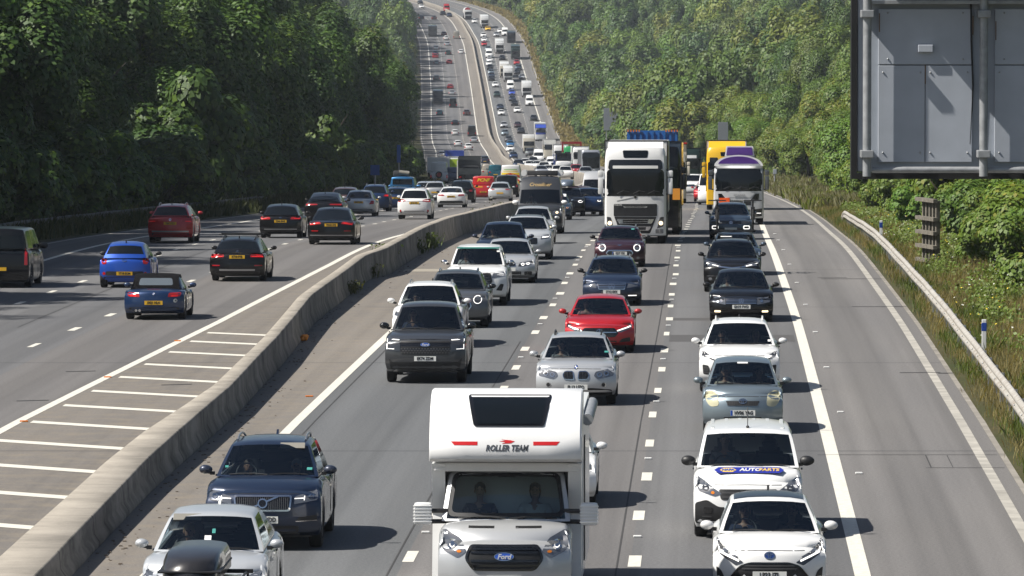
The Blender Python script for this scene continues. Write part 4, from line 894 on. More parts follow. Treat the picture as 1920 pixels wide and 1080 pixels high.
TROUS = plain("trousers", (0.03, 0.035, 0.05), .8)
def person_meshes(skin, drive, lng):
    k = (skin.name, drive, lng)
    if k in _PPL: return _PPL[k]
    # origin at the hips on the seat, facing -y; one continuous body: pelvis, torso, neck, head, arms with hands, legs
    n = [((0, .06, .09), (.15, .11))]; e = []
    ch = chain(n, e, 0, [((0, .10, .25), (.135, .10)), ((0, .13, .42), (.155, .105))])
    hd_ = chain(n, e, ch, [((0, .12, .535), (.055, .055)), ((0, .10, .60), (.052, .055)), ((0, .075, .67), (.072, .085)), ((0, .075, .745), (.082, .098)), ((0, .085, .80), (.062, .075))])
    for sx in (-1, 1):
        hx = sx*.17 if drive else sx*.12; hy, hz = (-.36, .34) if drive else (-.22, .10)
        sh = chain(n, e, ch, [((sx*.185, .14, .455), .058), ((sx*.235, .03, .30 if drive else .24), .045), ((hx*1.25, hy*.7, hz-.03), .033), ((hx, hy, hz), .024)])
        pm_ = chain(n, e, sh, [((hx-sx*.01, hy-.05, hz+.015), (.034, .018))])
        for i, (dx, L) in enumerate(((-.027, .052), (-.009, .066), (.009, .062), (.026, .046))):
            bx, by, bz = hx-sx*.01+dx, hy-.085, hz+.018; chain(n, e, pm_, [((bx, by, bz), .0095), ((bx, by-L*.5, bz-.004-.01*i*.3), .0085), ((bx-sx*.004, by-L*.72, bz-L*.5), .0075)])
        chain(n, e, sh, [((hx-sx*.035, hy-.03, hz+.02), .011), ((hx-sx*.055, hy-.055, hz+.025), .009)])
        chain(n, e, 0, [((sx*.10, -.05, .075), .082), ((sx*.12, -.36, .10), .062), ((sx*.12, -.52, -.12), .050), ((sx*.12, -.60, -.28), .036), ((sx*.12, -.70, -.31), .034)])
    b = skinned("body", n, e, 0, skin)
    f = MB()                                     # brows, nose, mouth, ears belong to the head
    # shirt over torso and upper arms, trousers over the legs
    n2 = [((0, .06, .12), (.162, .122))]; e2 = []; c2 = chain(n2, e2, 0, [((0, .10, .26), (.152, .115)), ((0, .13, .42), (.172, .120)), ((0, .125, .50), (.075, .075))]); c2 -= 1
    for sx in (-1, 1):
        hx = sx*.17 if drive else sx*.12; hy, hz = (-.36, .34) if drive else (-.22, .10)
        chain(n2, e2, c2, [((sx*.19, .14, .455), .072), ((sx*.237, .06, .34), .060)]+([((sx*.237, .03, .30 if drive else .24), .056), ((hx*1.25, hy*.7, hz-.03), .046)] if lng == 2 else []))
    shirt = skinned("shirt", n2, e2, 0, PAPER)
    n3 = [((0, .06, .06), (.166, .120))]; e3 = []
    for sx in (-1, 1): chain(n3, e3, 0, [((sx*.10, -.05, .075), .094), ((sx*.12, -.36, .10), .074), ((sx*.12, -.52, -.12), .062), ((sx*.12, -.59, -.26), .050)])
    tr = skinned("trousers", n3, e3, 0, TROUS)
    h = MB(); h.ball((0, .10, .755), (.088, .098, .088), 0, 14, 8)
    if lng >= 1: h.ball((0, .135, .67), (.085, .06, .12), 0, 12, 7)
    hair = h.mesh("hair", HAIRB, 60)
    f = MB(); f.ball((0, -.022, .70), (.013, .022, .020), 0, 8, 5)
    for sx in (-1, 1): f.ball((sx*.080, .085, .705), (.012, .026, .034), 0, 8, 5); f.ball((sx*.031, -.004, .728), (.013, .010, .008), 1, 8, 5)
    f.box(-.026, .026, -.012, .0, .655, .662, 1, .003); face = f.mesh("face", [skin, HAIRD], 60)
    _PPL[k] = (b, shirt, tr, hair, face); return _PPL[k]
_SH = {}
def person(car, d, side, label, shirt, hair=HAIRB, skin=SKINM, drive=None, lng=0, dy=0.0, dz=0.0, hat=None):
    """side -1: behind the wheel (the left of the picture for traffic coming this way)"""
    drive = side < 0 if drive is None else drive
    x = side*d['W']/2*.42; o = empty("person"); loc = Vector((x, d['seat_y']+.02+dy, d['seat_z']+.09+dz))
    M = car.matrix_basis @ Matrix.Translation(loc); o.matrix_basis = M
    b, sh, tr, ha, fa = person_meshes(skin, drive, lng)
    mesh_obj("body", b, o); mesh_obj("trousers", tr, o); mesh_obj("face", fa, o)
    k = (sh.name, shirt.name)
    for nm, me, mt in (("shirt", sh, shirt), ("hair", ha, hair)):
        q = mesh_obj(nm, me, o); q.material_slots[0].link = 'OBJECT'; q.material_slots[0].material = mt
    tag(o, label, "person"); return o
SH = {c: plain("shirt_"+c, v, .8) for c, v in dict(white=(.62, .62, .60), blue=(.06, .14, .30), grey=(.22, .22, .22), green=(.03, .22, .12), navy=(.02, .03, .07), pink=(.45, .20, .20), black=(.015, .015, .017), cream=(.5, .44, .34), red=(.35, .03, .03)).items()}
# ------------------------------------------------------------------ paints
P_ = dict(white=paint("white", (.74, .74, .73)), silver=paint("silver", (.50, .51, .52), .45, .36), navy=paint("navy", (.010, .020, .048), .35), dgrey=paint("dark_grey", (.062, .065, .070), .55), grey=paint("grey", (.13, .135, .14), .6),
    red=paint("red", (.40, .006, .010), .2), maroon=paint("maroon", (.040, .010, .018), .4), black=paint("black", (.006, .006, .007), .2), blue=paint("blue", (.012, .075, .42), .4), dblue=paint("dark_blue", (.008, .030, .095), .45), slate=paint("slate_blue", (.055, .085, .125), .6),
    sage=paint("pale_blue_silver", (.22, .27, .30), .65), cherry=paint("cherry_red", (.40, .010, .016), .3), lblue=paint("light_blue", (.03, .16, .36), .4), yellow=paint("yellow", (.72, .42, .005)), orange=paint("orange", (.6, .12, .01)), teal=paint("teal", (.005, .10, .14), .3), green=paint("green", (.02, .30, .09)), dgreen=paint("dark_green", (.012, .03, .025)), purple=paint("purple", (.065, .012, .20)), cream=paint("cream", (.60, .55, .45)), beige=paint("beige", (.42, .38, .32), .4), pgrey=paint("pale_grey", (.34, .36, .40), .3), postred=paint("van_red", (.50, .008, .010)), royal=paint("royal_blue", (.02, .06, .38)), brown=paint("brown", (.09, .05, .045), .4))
HATCH = dict(W=1.75, L=4.05, H=1.47, zc=.98, zh=.74, yc=1.02, yrf=1.78, yrr=3.45, ytb=3.93, zd=1.0, zdr=.95, wb=2.55, fo=.80)
SUV = dict(W=1.86, L=4.5, H=1.66, zc=1.12, zh=.93, yc=1.12, yrf=1.85, yrr=3.8, ytb=4.33, zd=1.13, zdr=1.08, clr=.24, r=.355, wb=2.68, fo=.88, bowf=.22, crown=.03)
SALOON = dict(W=1.83, L=4.75, H=1.44, zc=.95, zh=.73, yc=1.28, yrf=2.10, yrr=3.25, ytb=4.05, zd=1.0, zdr=.95, wb=2.8, fo=.84, droop=.06, glass=.05, side=((.06, .47), (.50, .86)))
ESTATE = dict(W=1.82, L=4.7, H=1.46, zc=.96, zh=.74, yc=1.25, yrf=2.0, yrr=4.1, ytb=4.56, zd=.99, zdr=.93, wb=2.8, fo=.85, side=((.05, .36), (.39, .66), (.69, .93)))
SVAN = dict(W=1.85, L=4.4, H=1.82, zc=1.20, zh=.98, yc=.80, yrf=1.52, yrr=4.28, ytb=4.36, zd=1.2, zdr=1.15, wb=2.75, fo=.88, r=.33, wr=.80, wbg=.94, side=((.06, .30),), noglass_rear=True, droop=.03, crown=.03, bowr=.05, tw=.2, fin=False)
LVAN = dict(W=2.02, L=5.9, H=2.66, zc=1.32, zh=1.02, yc=.85, yrf=1.95, yrr=5.78, ytb=5.85, zd=1.3, zdr=1.25, wb=3.6, fo=1.0, r=.36, wr=.84, wbg=.97, side=((.05, .22),), noglass_rear=True, ftop=.57, droop=.03, crown=.03, bowr=.05, tw=.24, fin=False, mirs=1.5)
def place(mode, px, py, d, away):
    near = d['fo'] if not away else d['L']-d['fo']-d['wb']
    if mode == 'd': return (px-960)/project(0, py, float(ZR(py)))[2], py
    if mode == 'n': off = 0.0; h = 0
    elif mode == 'g': off = near; h = 0
    else: off = (d['yrf']+.5) if not away else d['L']-d['yrr']+.5; h = d['H']-.02
    x, y = at_px(px, py, h)
    return (x+(off*math.sin(heading(y)) if mode == 't' else 0), y-off)
SITES = []
def car(name, label, pm, base, mode, px, py, away=False, cat="car", group=None, dx=0.0, **kw):
    d = dict(DEF); d.update(base); d.update(kw); root = empty(name); tag(root, label, cat, group); x, y = place(mode, px, py, d, away)
    put(root, y, x+dx, away, L=d['L']); o, sk = body(root, pm, d); SITES.append((x, y, d, label)); return root, sk, d
def stroke(x0, z0, x1, z1, w):
    a = Vector((x0, z0)); b = Vector((x1, z1)); n = (b-a).normalized().orthogonal()*w/2; return [tuple(a+n), tuple(a-n), tuple(b-n), tuple(b+n)]
def ring(cx, cz, rx, rz, w, m, lift, n=20): return [(q, m, lift) for q in ringp(ell(cx, cz, rx, rz, n), w)]
def badge(kind, z, r=.06, lift=.016):
    if kind == 'star': return ring(0, z, r, r, r*.16, CHROME, lift)+[(stroke(0, z, r*.9*math.sin(a), z+r*.9*math.cos(a), r*.2), CHROME, lift) for a in (0, 2.094, 4.189)]
    if kind == 'vw': return ring(0, z, r, r, r*.18, CHROME, lift)+[(stroke(sx*r*.25, z+r*.75, 0, z+r*.12, r*.2), CHROME, lift) for sx in (-1, 1)]+[(stroke(sx*r*.7, z+r*.45, sx*r*.36, z-r*.7, r*.2), CHROME, lift) for sx in (-1, 1)]+[(stroke(sx*r*.36, z-r*.7, 0, z-r*.02, r*.2), CHROME, lift) for sx in (-1, 1)]
    if kind == 'round': return [(ell(0, z, r, r), GLOSSB, lift)]+ring(0, z, r, r, r*.2, CHROME, lift+.002)+[([(0, z), (r*.7, z), (r*.5, z+r*.5), (0, z+r*.7)], EUBLUE, lift+.002), ([(0, z), (-r*.7, z), (-r*.5, z-r*.5), (0, z-r*.7)], EUBLUE, lift+.002), ([(0, z), (0, z+r*.7), (-r*.5, z+r*.5), (-r*.7, z)], PAPER, lift+.002), ([(0, z), (0, z-r*.7), (r*.5, z-r*.5), (r*.7, z)], PAPER, lift+.002)]
    if kind == 'ellipses': return ring(0, z, r*1.35, r*.92, r*.17, CHROME, lift)+ring(0, z+.02*r, r*.38, r*.85, r*.15, CHROME, lift)+ring(0, z+r*.38, r*.98, r*.36, r*.15, CHROME, lift)
    if kind == 'ironmark': return [(ell(0, z, r*.75, r*.75), GLOSSB, lift)]+ring(0, z, r, r, r*.28, CHROME, lift)
    if kind == 'oval': return [(ell(0, z, r*1.9, r*.8, 24), EUBLUE, lift)]+ring(0, z, r*1.9, r*.8, r*.12, CHROME, lift+.002, 24)
    if kind == 'octagon': return [(ell(0, z, r, r, 8), RED, lift)]+ring(0, z, r, r, r*.15, CHROME, lift+.002, 8)
    if kind == 'wings': return [([(-r*1.7, z+.012), (-r*.4, z+.02), (r*.4, z+.02), (r*1.7, z+.012), (r*.5, z-.018), (-r*.5, z-.018)], CHROME, lift)]+ring(0, z, r*.45, r*.45, r*.12, CHROME, lift+.003)
    return ring(0, z, r, r, r*.3, CHROME, lift)
def lamps(sk, root, poly, mat=LAMP, extra=(), rear=False, name=None):
    cz = sum(z for _, z in poly)/len(poly); poly = [(x, cz+(z-cz)*(1.22 if not rear else 1.0)) for x, z in poly]
    for f in (lambda p: p, mir):
        sk.cast(name or ("tail_light" if rear else "headlight"), [(f(poly), mat, .008)]+[(f(p), m, l) for p, m, l in extra], root, rear)
def slats(x0, x1, zs, h, m, lift=.014): return [([(x0, z-h/2), (x1, z-h/2), (x1, z+h/2), (x0, z+h/2)], m, lift) for z in zs]
def bars(xs, z0, z1, w, m, lift=.014): return [([(x-w/2, z0), (x+w/2, z0), (x+w/2, z1), (x-w/2, z1)], m, lift) for x in xs]
def frame(poly, w, m, lift=.014): return [(q, m, lift) for q in ringp(poly, w)]
def grid(x0, x1, z0, z1, nx, nz, w, m, lift=.012): return bars(np.linspace(x0, x1, nx), z0, z1, w, m, lift)+slats(x0, x1, np.linspace(z0, z1, nz), w, m, lift)
def sticker(root, d, sk, x, z, w=.055, h=.055, m=STICKER):
    y = sk.hit(x, z, False); o = MB().box(-w/2, w/2, -.004, .004, -h/2, h/2).build("windscreen_sticker", m, root, loc=(x, y-.012, z)); o.rotation_euler = (-math.atan2(d['yrf']-d['yc'], d['H']-d['zc']), 0, 0)
def visor(root, d, x, m=CREAM, w=.42, h=.14):
    t = .80; y = d['yc']+(d['yrf']-d['yc'])*t+.10; z = d['zc']+(d['H']-d['zc'])*t; o = MB().box(-w/2, w/2, -.01, .01, -h/2, h/2, 0, .008).build("sun_visor", m, root, loc=(x, y, z)); o.rotation_euler = (-.9, 0, 0)
# ================================================================== oncoming, outside lane
R_CAR, SKc, D_ = car("estate_car", "dark grey car at the very bottom of the frame carrying a big black roof box", P_['dgrey'], ESTATE, 't', 380, 1088, rails=BLACKP)
MBX = MB()
x_, y_, H_ = R_CAR.location.x, R_CAR.location.y, D_['H']
for yy in (2.3, 3.4): MBX.box(-.62, .62, yy-.03, yy+.03, D_['H']-.01, D_['H']+.045, 0, .01)
MBX.build("roof_bars", BLACKP, R_CAR)
rb = empty("roof_box"); rb.matrix_basis = R_CAR.matrix_basis @ Matrix.Translation((-.12, 1.65, D_['H']+.047)); tag(rb, "large black roof box strapped on the car cut off by the frame's bottom edge", "roof box")
us = [-1, -.97, -.8, -.4, -.05, .05, .4, .8, .97, 1]; ts = [0, .06, .3, .8, 1.5, 2.0, 2.1, 2.15]; vv = [0, .3, .6, .85, 1]
def bxf(u, t, v):
    a = abs(u); nose = 1-.18*max(0, 1-t/.8)**2; zt = .36*(.62+.38*min(1, t/.8)**.6)*(1-.10*a**3)-(.015 if a < .04 else 0)
    return (u*.41*nose*(1-.18*max(0, v-.45)**2*3), t+.16*a**2.5*max(0, 1-t/.8)+.1*v*v*max(0, 1-t/.3), zt*v)
V, Fc, ID = gridbox(us, ts, vv, bxf); mesh_obj("lid", pymesh("lid", V, Fc, paint("roof_box_black", (.02, .02, .024), .1, .45), None, 50), rb)
MB().box(-.425, .425, .02, 2.14, .10, .125, 0, .01).build("seam_band", BLACKP, rb)
r, sk, d = car("hatchback", "silver-white hatchback partly hidden by a black roof box, driver in blue", P_['pgrey'] if 0 else paint("pearl_silver", (.52, .54, .56), .35), SUV, 't', 402, 953, W=1.84, L=4.4, H=1.60, zc=1.06, zh=.84, finm=PAPER)
lamps(sk, r, rpoly([(.52, .66), (.86, .74), (.86, .82), (.56, .74)], .02), LAMP)
sk.cast("grille", [(rect(-.45, .45, .42, .70, .1), GLOSSB, .006)], r); plate(sk, r, .42, "")
visor(r, d, -.36); sticker(r, d, sk, -.02, 1.22, .10, .10, PAPER); sticker(r, d, sk, .06, 1.31, .05, .1, STICKER)
person(r, d, -1, "driver in blue top at the wheel of the silver-white hatchback", SH['blue'], HAIRF)
r, sk, d = car("family_suv", "dark blue seven-seat SUV with silver roof rails and chrome grille crossed by a bar", P_['navy'], SUV, 'g', 496, 1025, W=1.93, L=4.95, H=1.73, zc=1.18, zh=1.0, yrf=2.0, yrr=4.2, ytb=4.75, wb=2.98, r=.375, rails=SILVERT, bowf=.20, wr=.68, mirs=1.1, finm=P_['navy'])
lamps(sk, r, rpoly([(.52, .80), (.90, .85), (.915, .97), (.86, .975), (.54, .905)], .02), LAMP, [([(.53, .865), (.68, .87), (.68, .882), (.53, .877)], LIT, .013), (stroke(.69, .84, .695, .91, .014), LIT, .013), (ell(.80, .90, .05, .035), CHROME, .013)])
g = rpoly([(-.46, .66), (.46, .66), (.49, .93), (-.49, .93)], .05)
sk.cast("grille", [(g, GLOSSB, .006)]+frame(g, .028, CHROME, .02)+bars(np.linspace(-.42, .42, 25), .69, .90, .010, GREYP)+[(stroke(-.28, .68, .26, .91, .028), CHROME, .024)]+badge('ironmark', .795, .082, .026), r)
plate(sk, r, .52, "         7 YDD"); sk.cast("lower_intake", [(rect(-.6, .6, .30, .42, .04), BLACKP, .006), (rpoly([(-.62, .26), (.62, .26), (.56, .31), (-.56, .31)], .02), SILVERT, .012)], r)
for f in (lambda p: p, mir): sk.cast("side_vent", [(f(rpoly([(.55, .48), (.90, .50), (.90, .60), (.60, .56)], .02)), BLACKP, .006), (f([(.55, .485), (.90, .50), (.90, .515), (.55, .50)]), CHROME, .012)], r)
visor(r, d, .38); sticker(r, d, sk, -.70, 1.30); sticker(r, d, sk, .70, 1.27, .09, .07)
person(r, d, -1, "driver in cream top at the wheel of the dark blue seven-seat SUV", SH['cream'], HAIRB, lng=2); person(r, d, 1, "passenger in green top beside the driver in the dark blue seven-seat SUV", SH['green'], HAIRG)
r, sk, d = car("pickup_truck", "dark grey double-cab pickup with black honeycomb grille and C-shaped running lights", P_['dgrey'], SUV, 'g', 798, 716, W=1.92, L=5.35, H=1.86, zc=1.24, zh=1.10, yc=1.25, yrf=1.95, yrr=3.6, ytb=3.75, zd=1.2, zdr=1.2, clr=.28, r=.39, wb=3.27, fo=.9, wr=.68, bowf=.16, rake=.06, mirs=1.15, mirm=GLOSSB, side=((.06, .48), (.52, .92)), fin=False)
g = rpoly([(-.60, .80), (.60, .80), (.62, 1.06), (-.62, 1.06)], .03)
hexs = [(ell(-.56+.07*i+(.035 if j % 2 else 0), .74+.05*j, .026, .022, 6), GREYP, .014) for j in range(3) for i in range(17)]
sk.cast("grille", [(g, GLOSSB, .008), (rpoly([(-.56, .70), (.56, .70), (.60, .80), (-.60, .80)], .02), BLACKP, .008)]+slats(-.58, .58, [.87, 1.0], .035, BLACKP, .016)+hexs+badge('oval', .935, .062, .022), r)
text("Ford", r, 0, sk.hit(0, .935, False)-.036, .932, .085, PAPER, False, .002, .25)
lamps(sk, r, rpoly([(.60, .80), (.93, .82), (.93, 1.07), (.60, 1.06)], .02), LAMPD, [([(.62, 1.035), (.92, 1.045), (.92, 1.06), (.62, 1.05)], LIT, .014), ([(.908, .82), (.925, .82), (.925, 1.06), (.908, 1.06)], LIT, .014), ([(.74, .82), (.92, .828), (.92, .842), (.74, .834)], LIT, .014)])
plate(sk, r, .60, "EK74 ZDM"); sk.cast("bumper", [(rpoly([(-.82, .34), (.82, .34), (.88, .62), (.78, .52), (-.78, .52), (-.88, .62)], .03), BLACKP, .008), (rpoly([(-.78, .28), (.78, .28), (.70, .34), (-.70, .34)], .02), SILVERT, .012)], r)
person(r, d, -1, "driver with arm at the window of the dark grey pickup", SH['navy'], HAIRD, SKIN2)
r, sk, d = car("white_suv", "white SUV mostly hidden behind the dark grey pickup, driver's arm resting at its window", P_['white'], SUV, 't', 808, 529, rails=SILVERT, H=1.67)
lamps(sk, r, rpoly([(.50, .80), (.86, .85), (.86, .94), (.56, .90)], .02)); sk.cast("grille", [(rect(-.5, .5, .60, .84, .06), GLOSSB, .006)], r); plate(sk, r, .5, "")
person(r, d, -1, "driver in pale top in the white SUV behind the dark grey pickup", SH['cream'], HAIRD)
r, sk, d = car("crossover_car", "grey crossover with round ring headlights and a dark roof, beyond the white SUV", P_['grey'], SUV, 't', 860, 507, W=1.82, L=4.3, H=1.56, zc=1.06, zh=.90, rails=CHROME, roofm=P_['black'], mirm=GLOSSB)
lamps(sk, r, ell(.62, .80, .13, .125), LAMPD, ring(.62, .80, .12, .115, .018, LIT, .014)); g = rpoly([(-.36, .48), (.36, .48), (.46, .62), (.40, .78), (-.40, .78), (-.46, .62)], .04)
sk.cast("grille", [(g, GLOSSB, .006)]+frame(g, .03, CHROME)+slats(-.36, .36, [.56, .64, .72], .015, GREYP), r); plate(sk, r, .56, "", x=0); person(r, d, -1, "driver in grey top in the grey crossover with ring headlights", SH['grey'], HAIRB)
r, sk, d = car("white_pickup", "white pickup with green windscreen sun strip, black trapezoid grille and chrome mirrors", P_['white'], SUV, 'g', 893, 572, W=1.86, L=5.3, H=1.80, zc=1.22, zh=1.06, yc=1.2, yrf=1.95, yrr=4.9, ytb=5.2, clr=.28, r=.385, wb=3.08, wr=.71, fin=False, mirm=CHROME, roofm=None, side=((.05, .28), (.31, .52), (.56, .9)))
g = rpoly([(-.36, .60), (.36, .60), (.50, .74), (.44, 1.0), (-.44, 1.0), (-.50, .74)], .04); sk.cast("grille", [(g, GLOSSB, .006)]+frame(g, .035, BLACKP, .02)+slats(-.42, .42, [.70, .78, .86, .94], .014, GREYP)+badge('ellipses', .90, .055, .02), r)
lamps(sk, r, rpoly([(.48, .86), (.88, .93), (.90, 1.02), (.50, .98)], .02)); plate(sk, r, .52, "")
for f in (lambda p: p, mir): sk.cast("fog_lamp", [(f(rpoly([(.60, .48), (.78, .46), (.84, .66), (.74, .68)], .03)), BLACKP, .008)], r)
sticker(r, d, sk, 0, 1.71, 1.3, .07, plain('sun_strip', (.015, .13, .11), .5)); sticker(r, d, sk, .62, 1.62, .10, .10, PAPER); person(r, d, -1, "driver in white shirt at the wheel of the white pickup", SH['white'], HAIRD, lng=2)
r, sk, d = car("saloon_car", "silver saloon with twin-ring angel-eye headlights beside the white pickup", P_['silver'], SALOON, 'g', 952, 530, W=1.81)
for sx in (-1, 1): sk.cast("kidney_grille", [(rpoly([(sx*.03, .56), (sx*.26, .57), (sx*.25, .70), (sx*.05, .71)][::sx], .03), GLOSSB, .008)]+frame(rpoly([(sx*.03, .56), (sx*.26, .57), (sx*.25, .70), (sx*.05, .71)][::sx], .03), .014, CHROME), r)
lamps(sk, r, rpoly([(.34, .58), (.80, .63), (.82, .72), (.40, .69)], .03), LAMPD, ring(.50, .635, .052, .046, .02, LIT, .014)+ring(.67, .66, .052, .046, .02, LIT, .014)); sk.cast("lower_intake", [(rect(-.45, .45, .27, .40, .04), BLACKP, .006), (rect(.55, .80, .28, .40, .03), BLACKP, .006), (rect(-.80, -.55, .28, .40, .03), BLACKP, .006)], r); plate(sk, r, .47, "")
person(r, d, -1, "driver in dark top in the silver saloon with ring headlights", SH['black'], HAIRD)
r, sk, d = car("coupe_suv", "dark blue car with wide windscreen squeezed behind the white pickup and silver saloon", P_['navy'], SALOON, 't', 945, 416, W=1.88, H=1.53, mirm=P_['navy'])
lamps(sk, r, rpoly([(.50, .60), (.84, .64), (.84, .72), (.54, .68)], .02)); sk.cast("grille", [(rect(-.4, .4, .42, .64, .06), GLOSSB, .006)], r); person(r, d, -1, "driver in grey top in the dark blue car behind the white pickup", SH['grey'], HAIRB)
r, sk, d = car("compact_suv", "silver-white compact SUV with black roof, in front of the tall dark van", paint("pearl_silver", (.52, .54, .56), .35), SUV, 'g', 986, 486, W=1.86, H=1.62, roofm=P_['black'], rails=BLACKP)
lamps(sk, r, rpoly([(.54, .78), (.87, .82), (.88, .93), (.56, .88)], .02), LAMP, [(stroke(.60, .83, .84, .86, .03), LIT, .013)]); sk.cast("grille", [(rect(-.42, .42, .58, .82, .05), GLOSSB, .006)]+badge('ironmark', .70, .06, .015)+[(stroke(-.25, .62, .25, .80, .02), CHROME, .016)], r); plate(sk, r, .5, "")
person(r, d, -1, "driver in dark top in the silver-white SUV with black roof", SH['navy'], HAIRB)
r, sk, d = car("silver_hatchback", "plain silver hatchback between the black-roofed SUV and the tall dark van", P_['silver'], HATCH, 't', 1000, 387, W=1.8, H=1.52)
lamps(sk, r, rpoly([(.48, .60), (.84, .66), (.84, .76), (.54, .72)], .02), LAMP, [(ell(-.0+.72, .69, .05, .04), LITW, .014)])
r, sk, d = car("panel_van", "tall dark grey panel van with faded gold lettering above its windscreen", P_['dgrey'], LVAN, 'g', 1011, 438, mirm=WHITE, H=2.58)
lamps(sk, r, rpoly([(.56, .82), (.93, .90), (.95, 1.08), (.62, 1.0)], .03), LAMP, [(ell(.78, .96, .06, .05), LITW, .014)]); sk.cast("grille", [(rpoly([(-.5, .64), (.5, .64), (.56, .92), (-.56, .92)], .05), BLACKP, .006)]+badge('star', .82, .09, .016), r); plate(sk, r, .48, "")
text_on(sk, "Crossliner", r, -.02, 2.19, .22, plain("faded_gold", (.36, .25, .10), .5), False, .004, .3, 1.05, .008); MB().tube((0, 1.55, 2.42), (0, 1.62, 2.62), .02).build("aerial", BLACKP, r)
mb = MB().box(-.62, .75, 2.6, 4.8, 2.60, 2.82, 0, .03); mb.tube((-.78, 2.7, 2.71), (-.78, 4.6, 2.71), .14, n=14, m=1).tube((.84, 2.7, 2.71), (.84, 4.6, 2.71), .14, n=14, m=1); mb.build("roof_awning", [GREYP, WHITE], r, 40)
person(r, d, -1, "driver in pale top at the wheel of the tall dark grey van", SH['white'], HAIRD)
r, sk, d = car("blue_grey_saloon", "blue-grey saloon with glowing amber indicator beside the tall dark van", P_['slate'], SALOON, 't', 1040, 362); lamps(sk, r, rpoly([(.45, .56), (.82, .62), (.82, .73), (.5, .68)], .02), LAMP, [(ell(.74, .66, .05, .03), plain("lit_amber", (1, .35, .05), .3, emit=1.2), .014)]); sk.cast("grille", [(rect(-.4, .4, .40, .6, .05), BLACKP, .006)], r); sticker(r, d, sk, .55, 1.30, .16, .26, PAPER)
r, sk, d = car("black_suv", "black SUV with white ring running light and a pale roof box", P_['black'], SUV, 't', 1066, 352, rails=BLACKP, H=1.62); lamps(sk, r, rpoly([(.55, .74), (.86, .78), (.86, .92), (.58, .90)], .03), LAMPD, ring(.72, .84, .13, .07, .03, LIT, .014)); sk.cast("grille", [(rect(-.4, .4, .5, .8, .06), GLOSSB, .006)], r)
q = empty("roof_box"); q.matrix_basis = r.matrix_basis @ Matrix.Translation((-.1, 1.75, 1.70)); tag(q, "pale grey roof box on top of the black SUV with ring running light", "roof box"); V, Fc, ID = gridbox(us, ts, vv, bxf); mesh_obj("lid", pymesh("lid", V, Fc, paint("roof_box_grey", (.12, .15, .19), .3), None, 50), q); MB().box(-.6, .6, .6, .66, -.055, .0).box(-.6, .6, 1.5, 1.56, -.055, .0).build("roof_bars", BLACKP, q)
r, sk, d = car("maroon_suv", "maroon SUV with curved white running light, tucked behind the black SUV", paint("deep_maroon", (.07, .008, .018), .4), SUV, 't', 1087, 349); lamps(sk, r, rpoly([(.46, .78), (.88, .82), (.88, .96), (.52, .90)], .03), LAMP, [(rpoly([(.46, .78), (.88, .79), (.88, .83), (.48, .82)], .02), LIT, .014)]); sk.cast("grille", [(rect(-.4, .4, .5, .8, .06), GLOSSB, .006)], r)
r, sk, d = car("navy_suv", "navy SUV with round lit lamp just beyond the maroon one", P_['dblue'], SUV, 't', 1098, 352, H=1.6, dx=.1); lamps(sk, r, rpoly([(.5, .76), (.88, .8), (.88, .94), (.55, .9)], .03), LAMPD, ring(.72, .86, .1, .06, .03, LIT, .014))
r, sk, d = car("blue_hatchback", "dark blue hatchback between the navy SUV and the white lorry", P_['dblue'], HATCH, 't', 1118, 345)
r, sk, d = car("silver_van", "silver high-roof van half hidden behind the white lorry's mirror", P_['silver'], LVAN, 'd', 1120, 400, H=2.45)
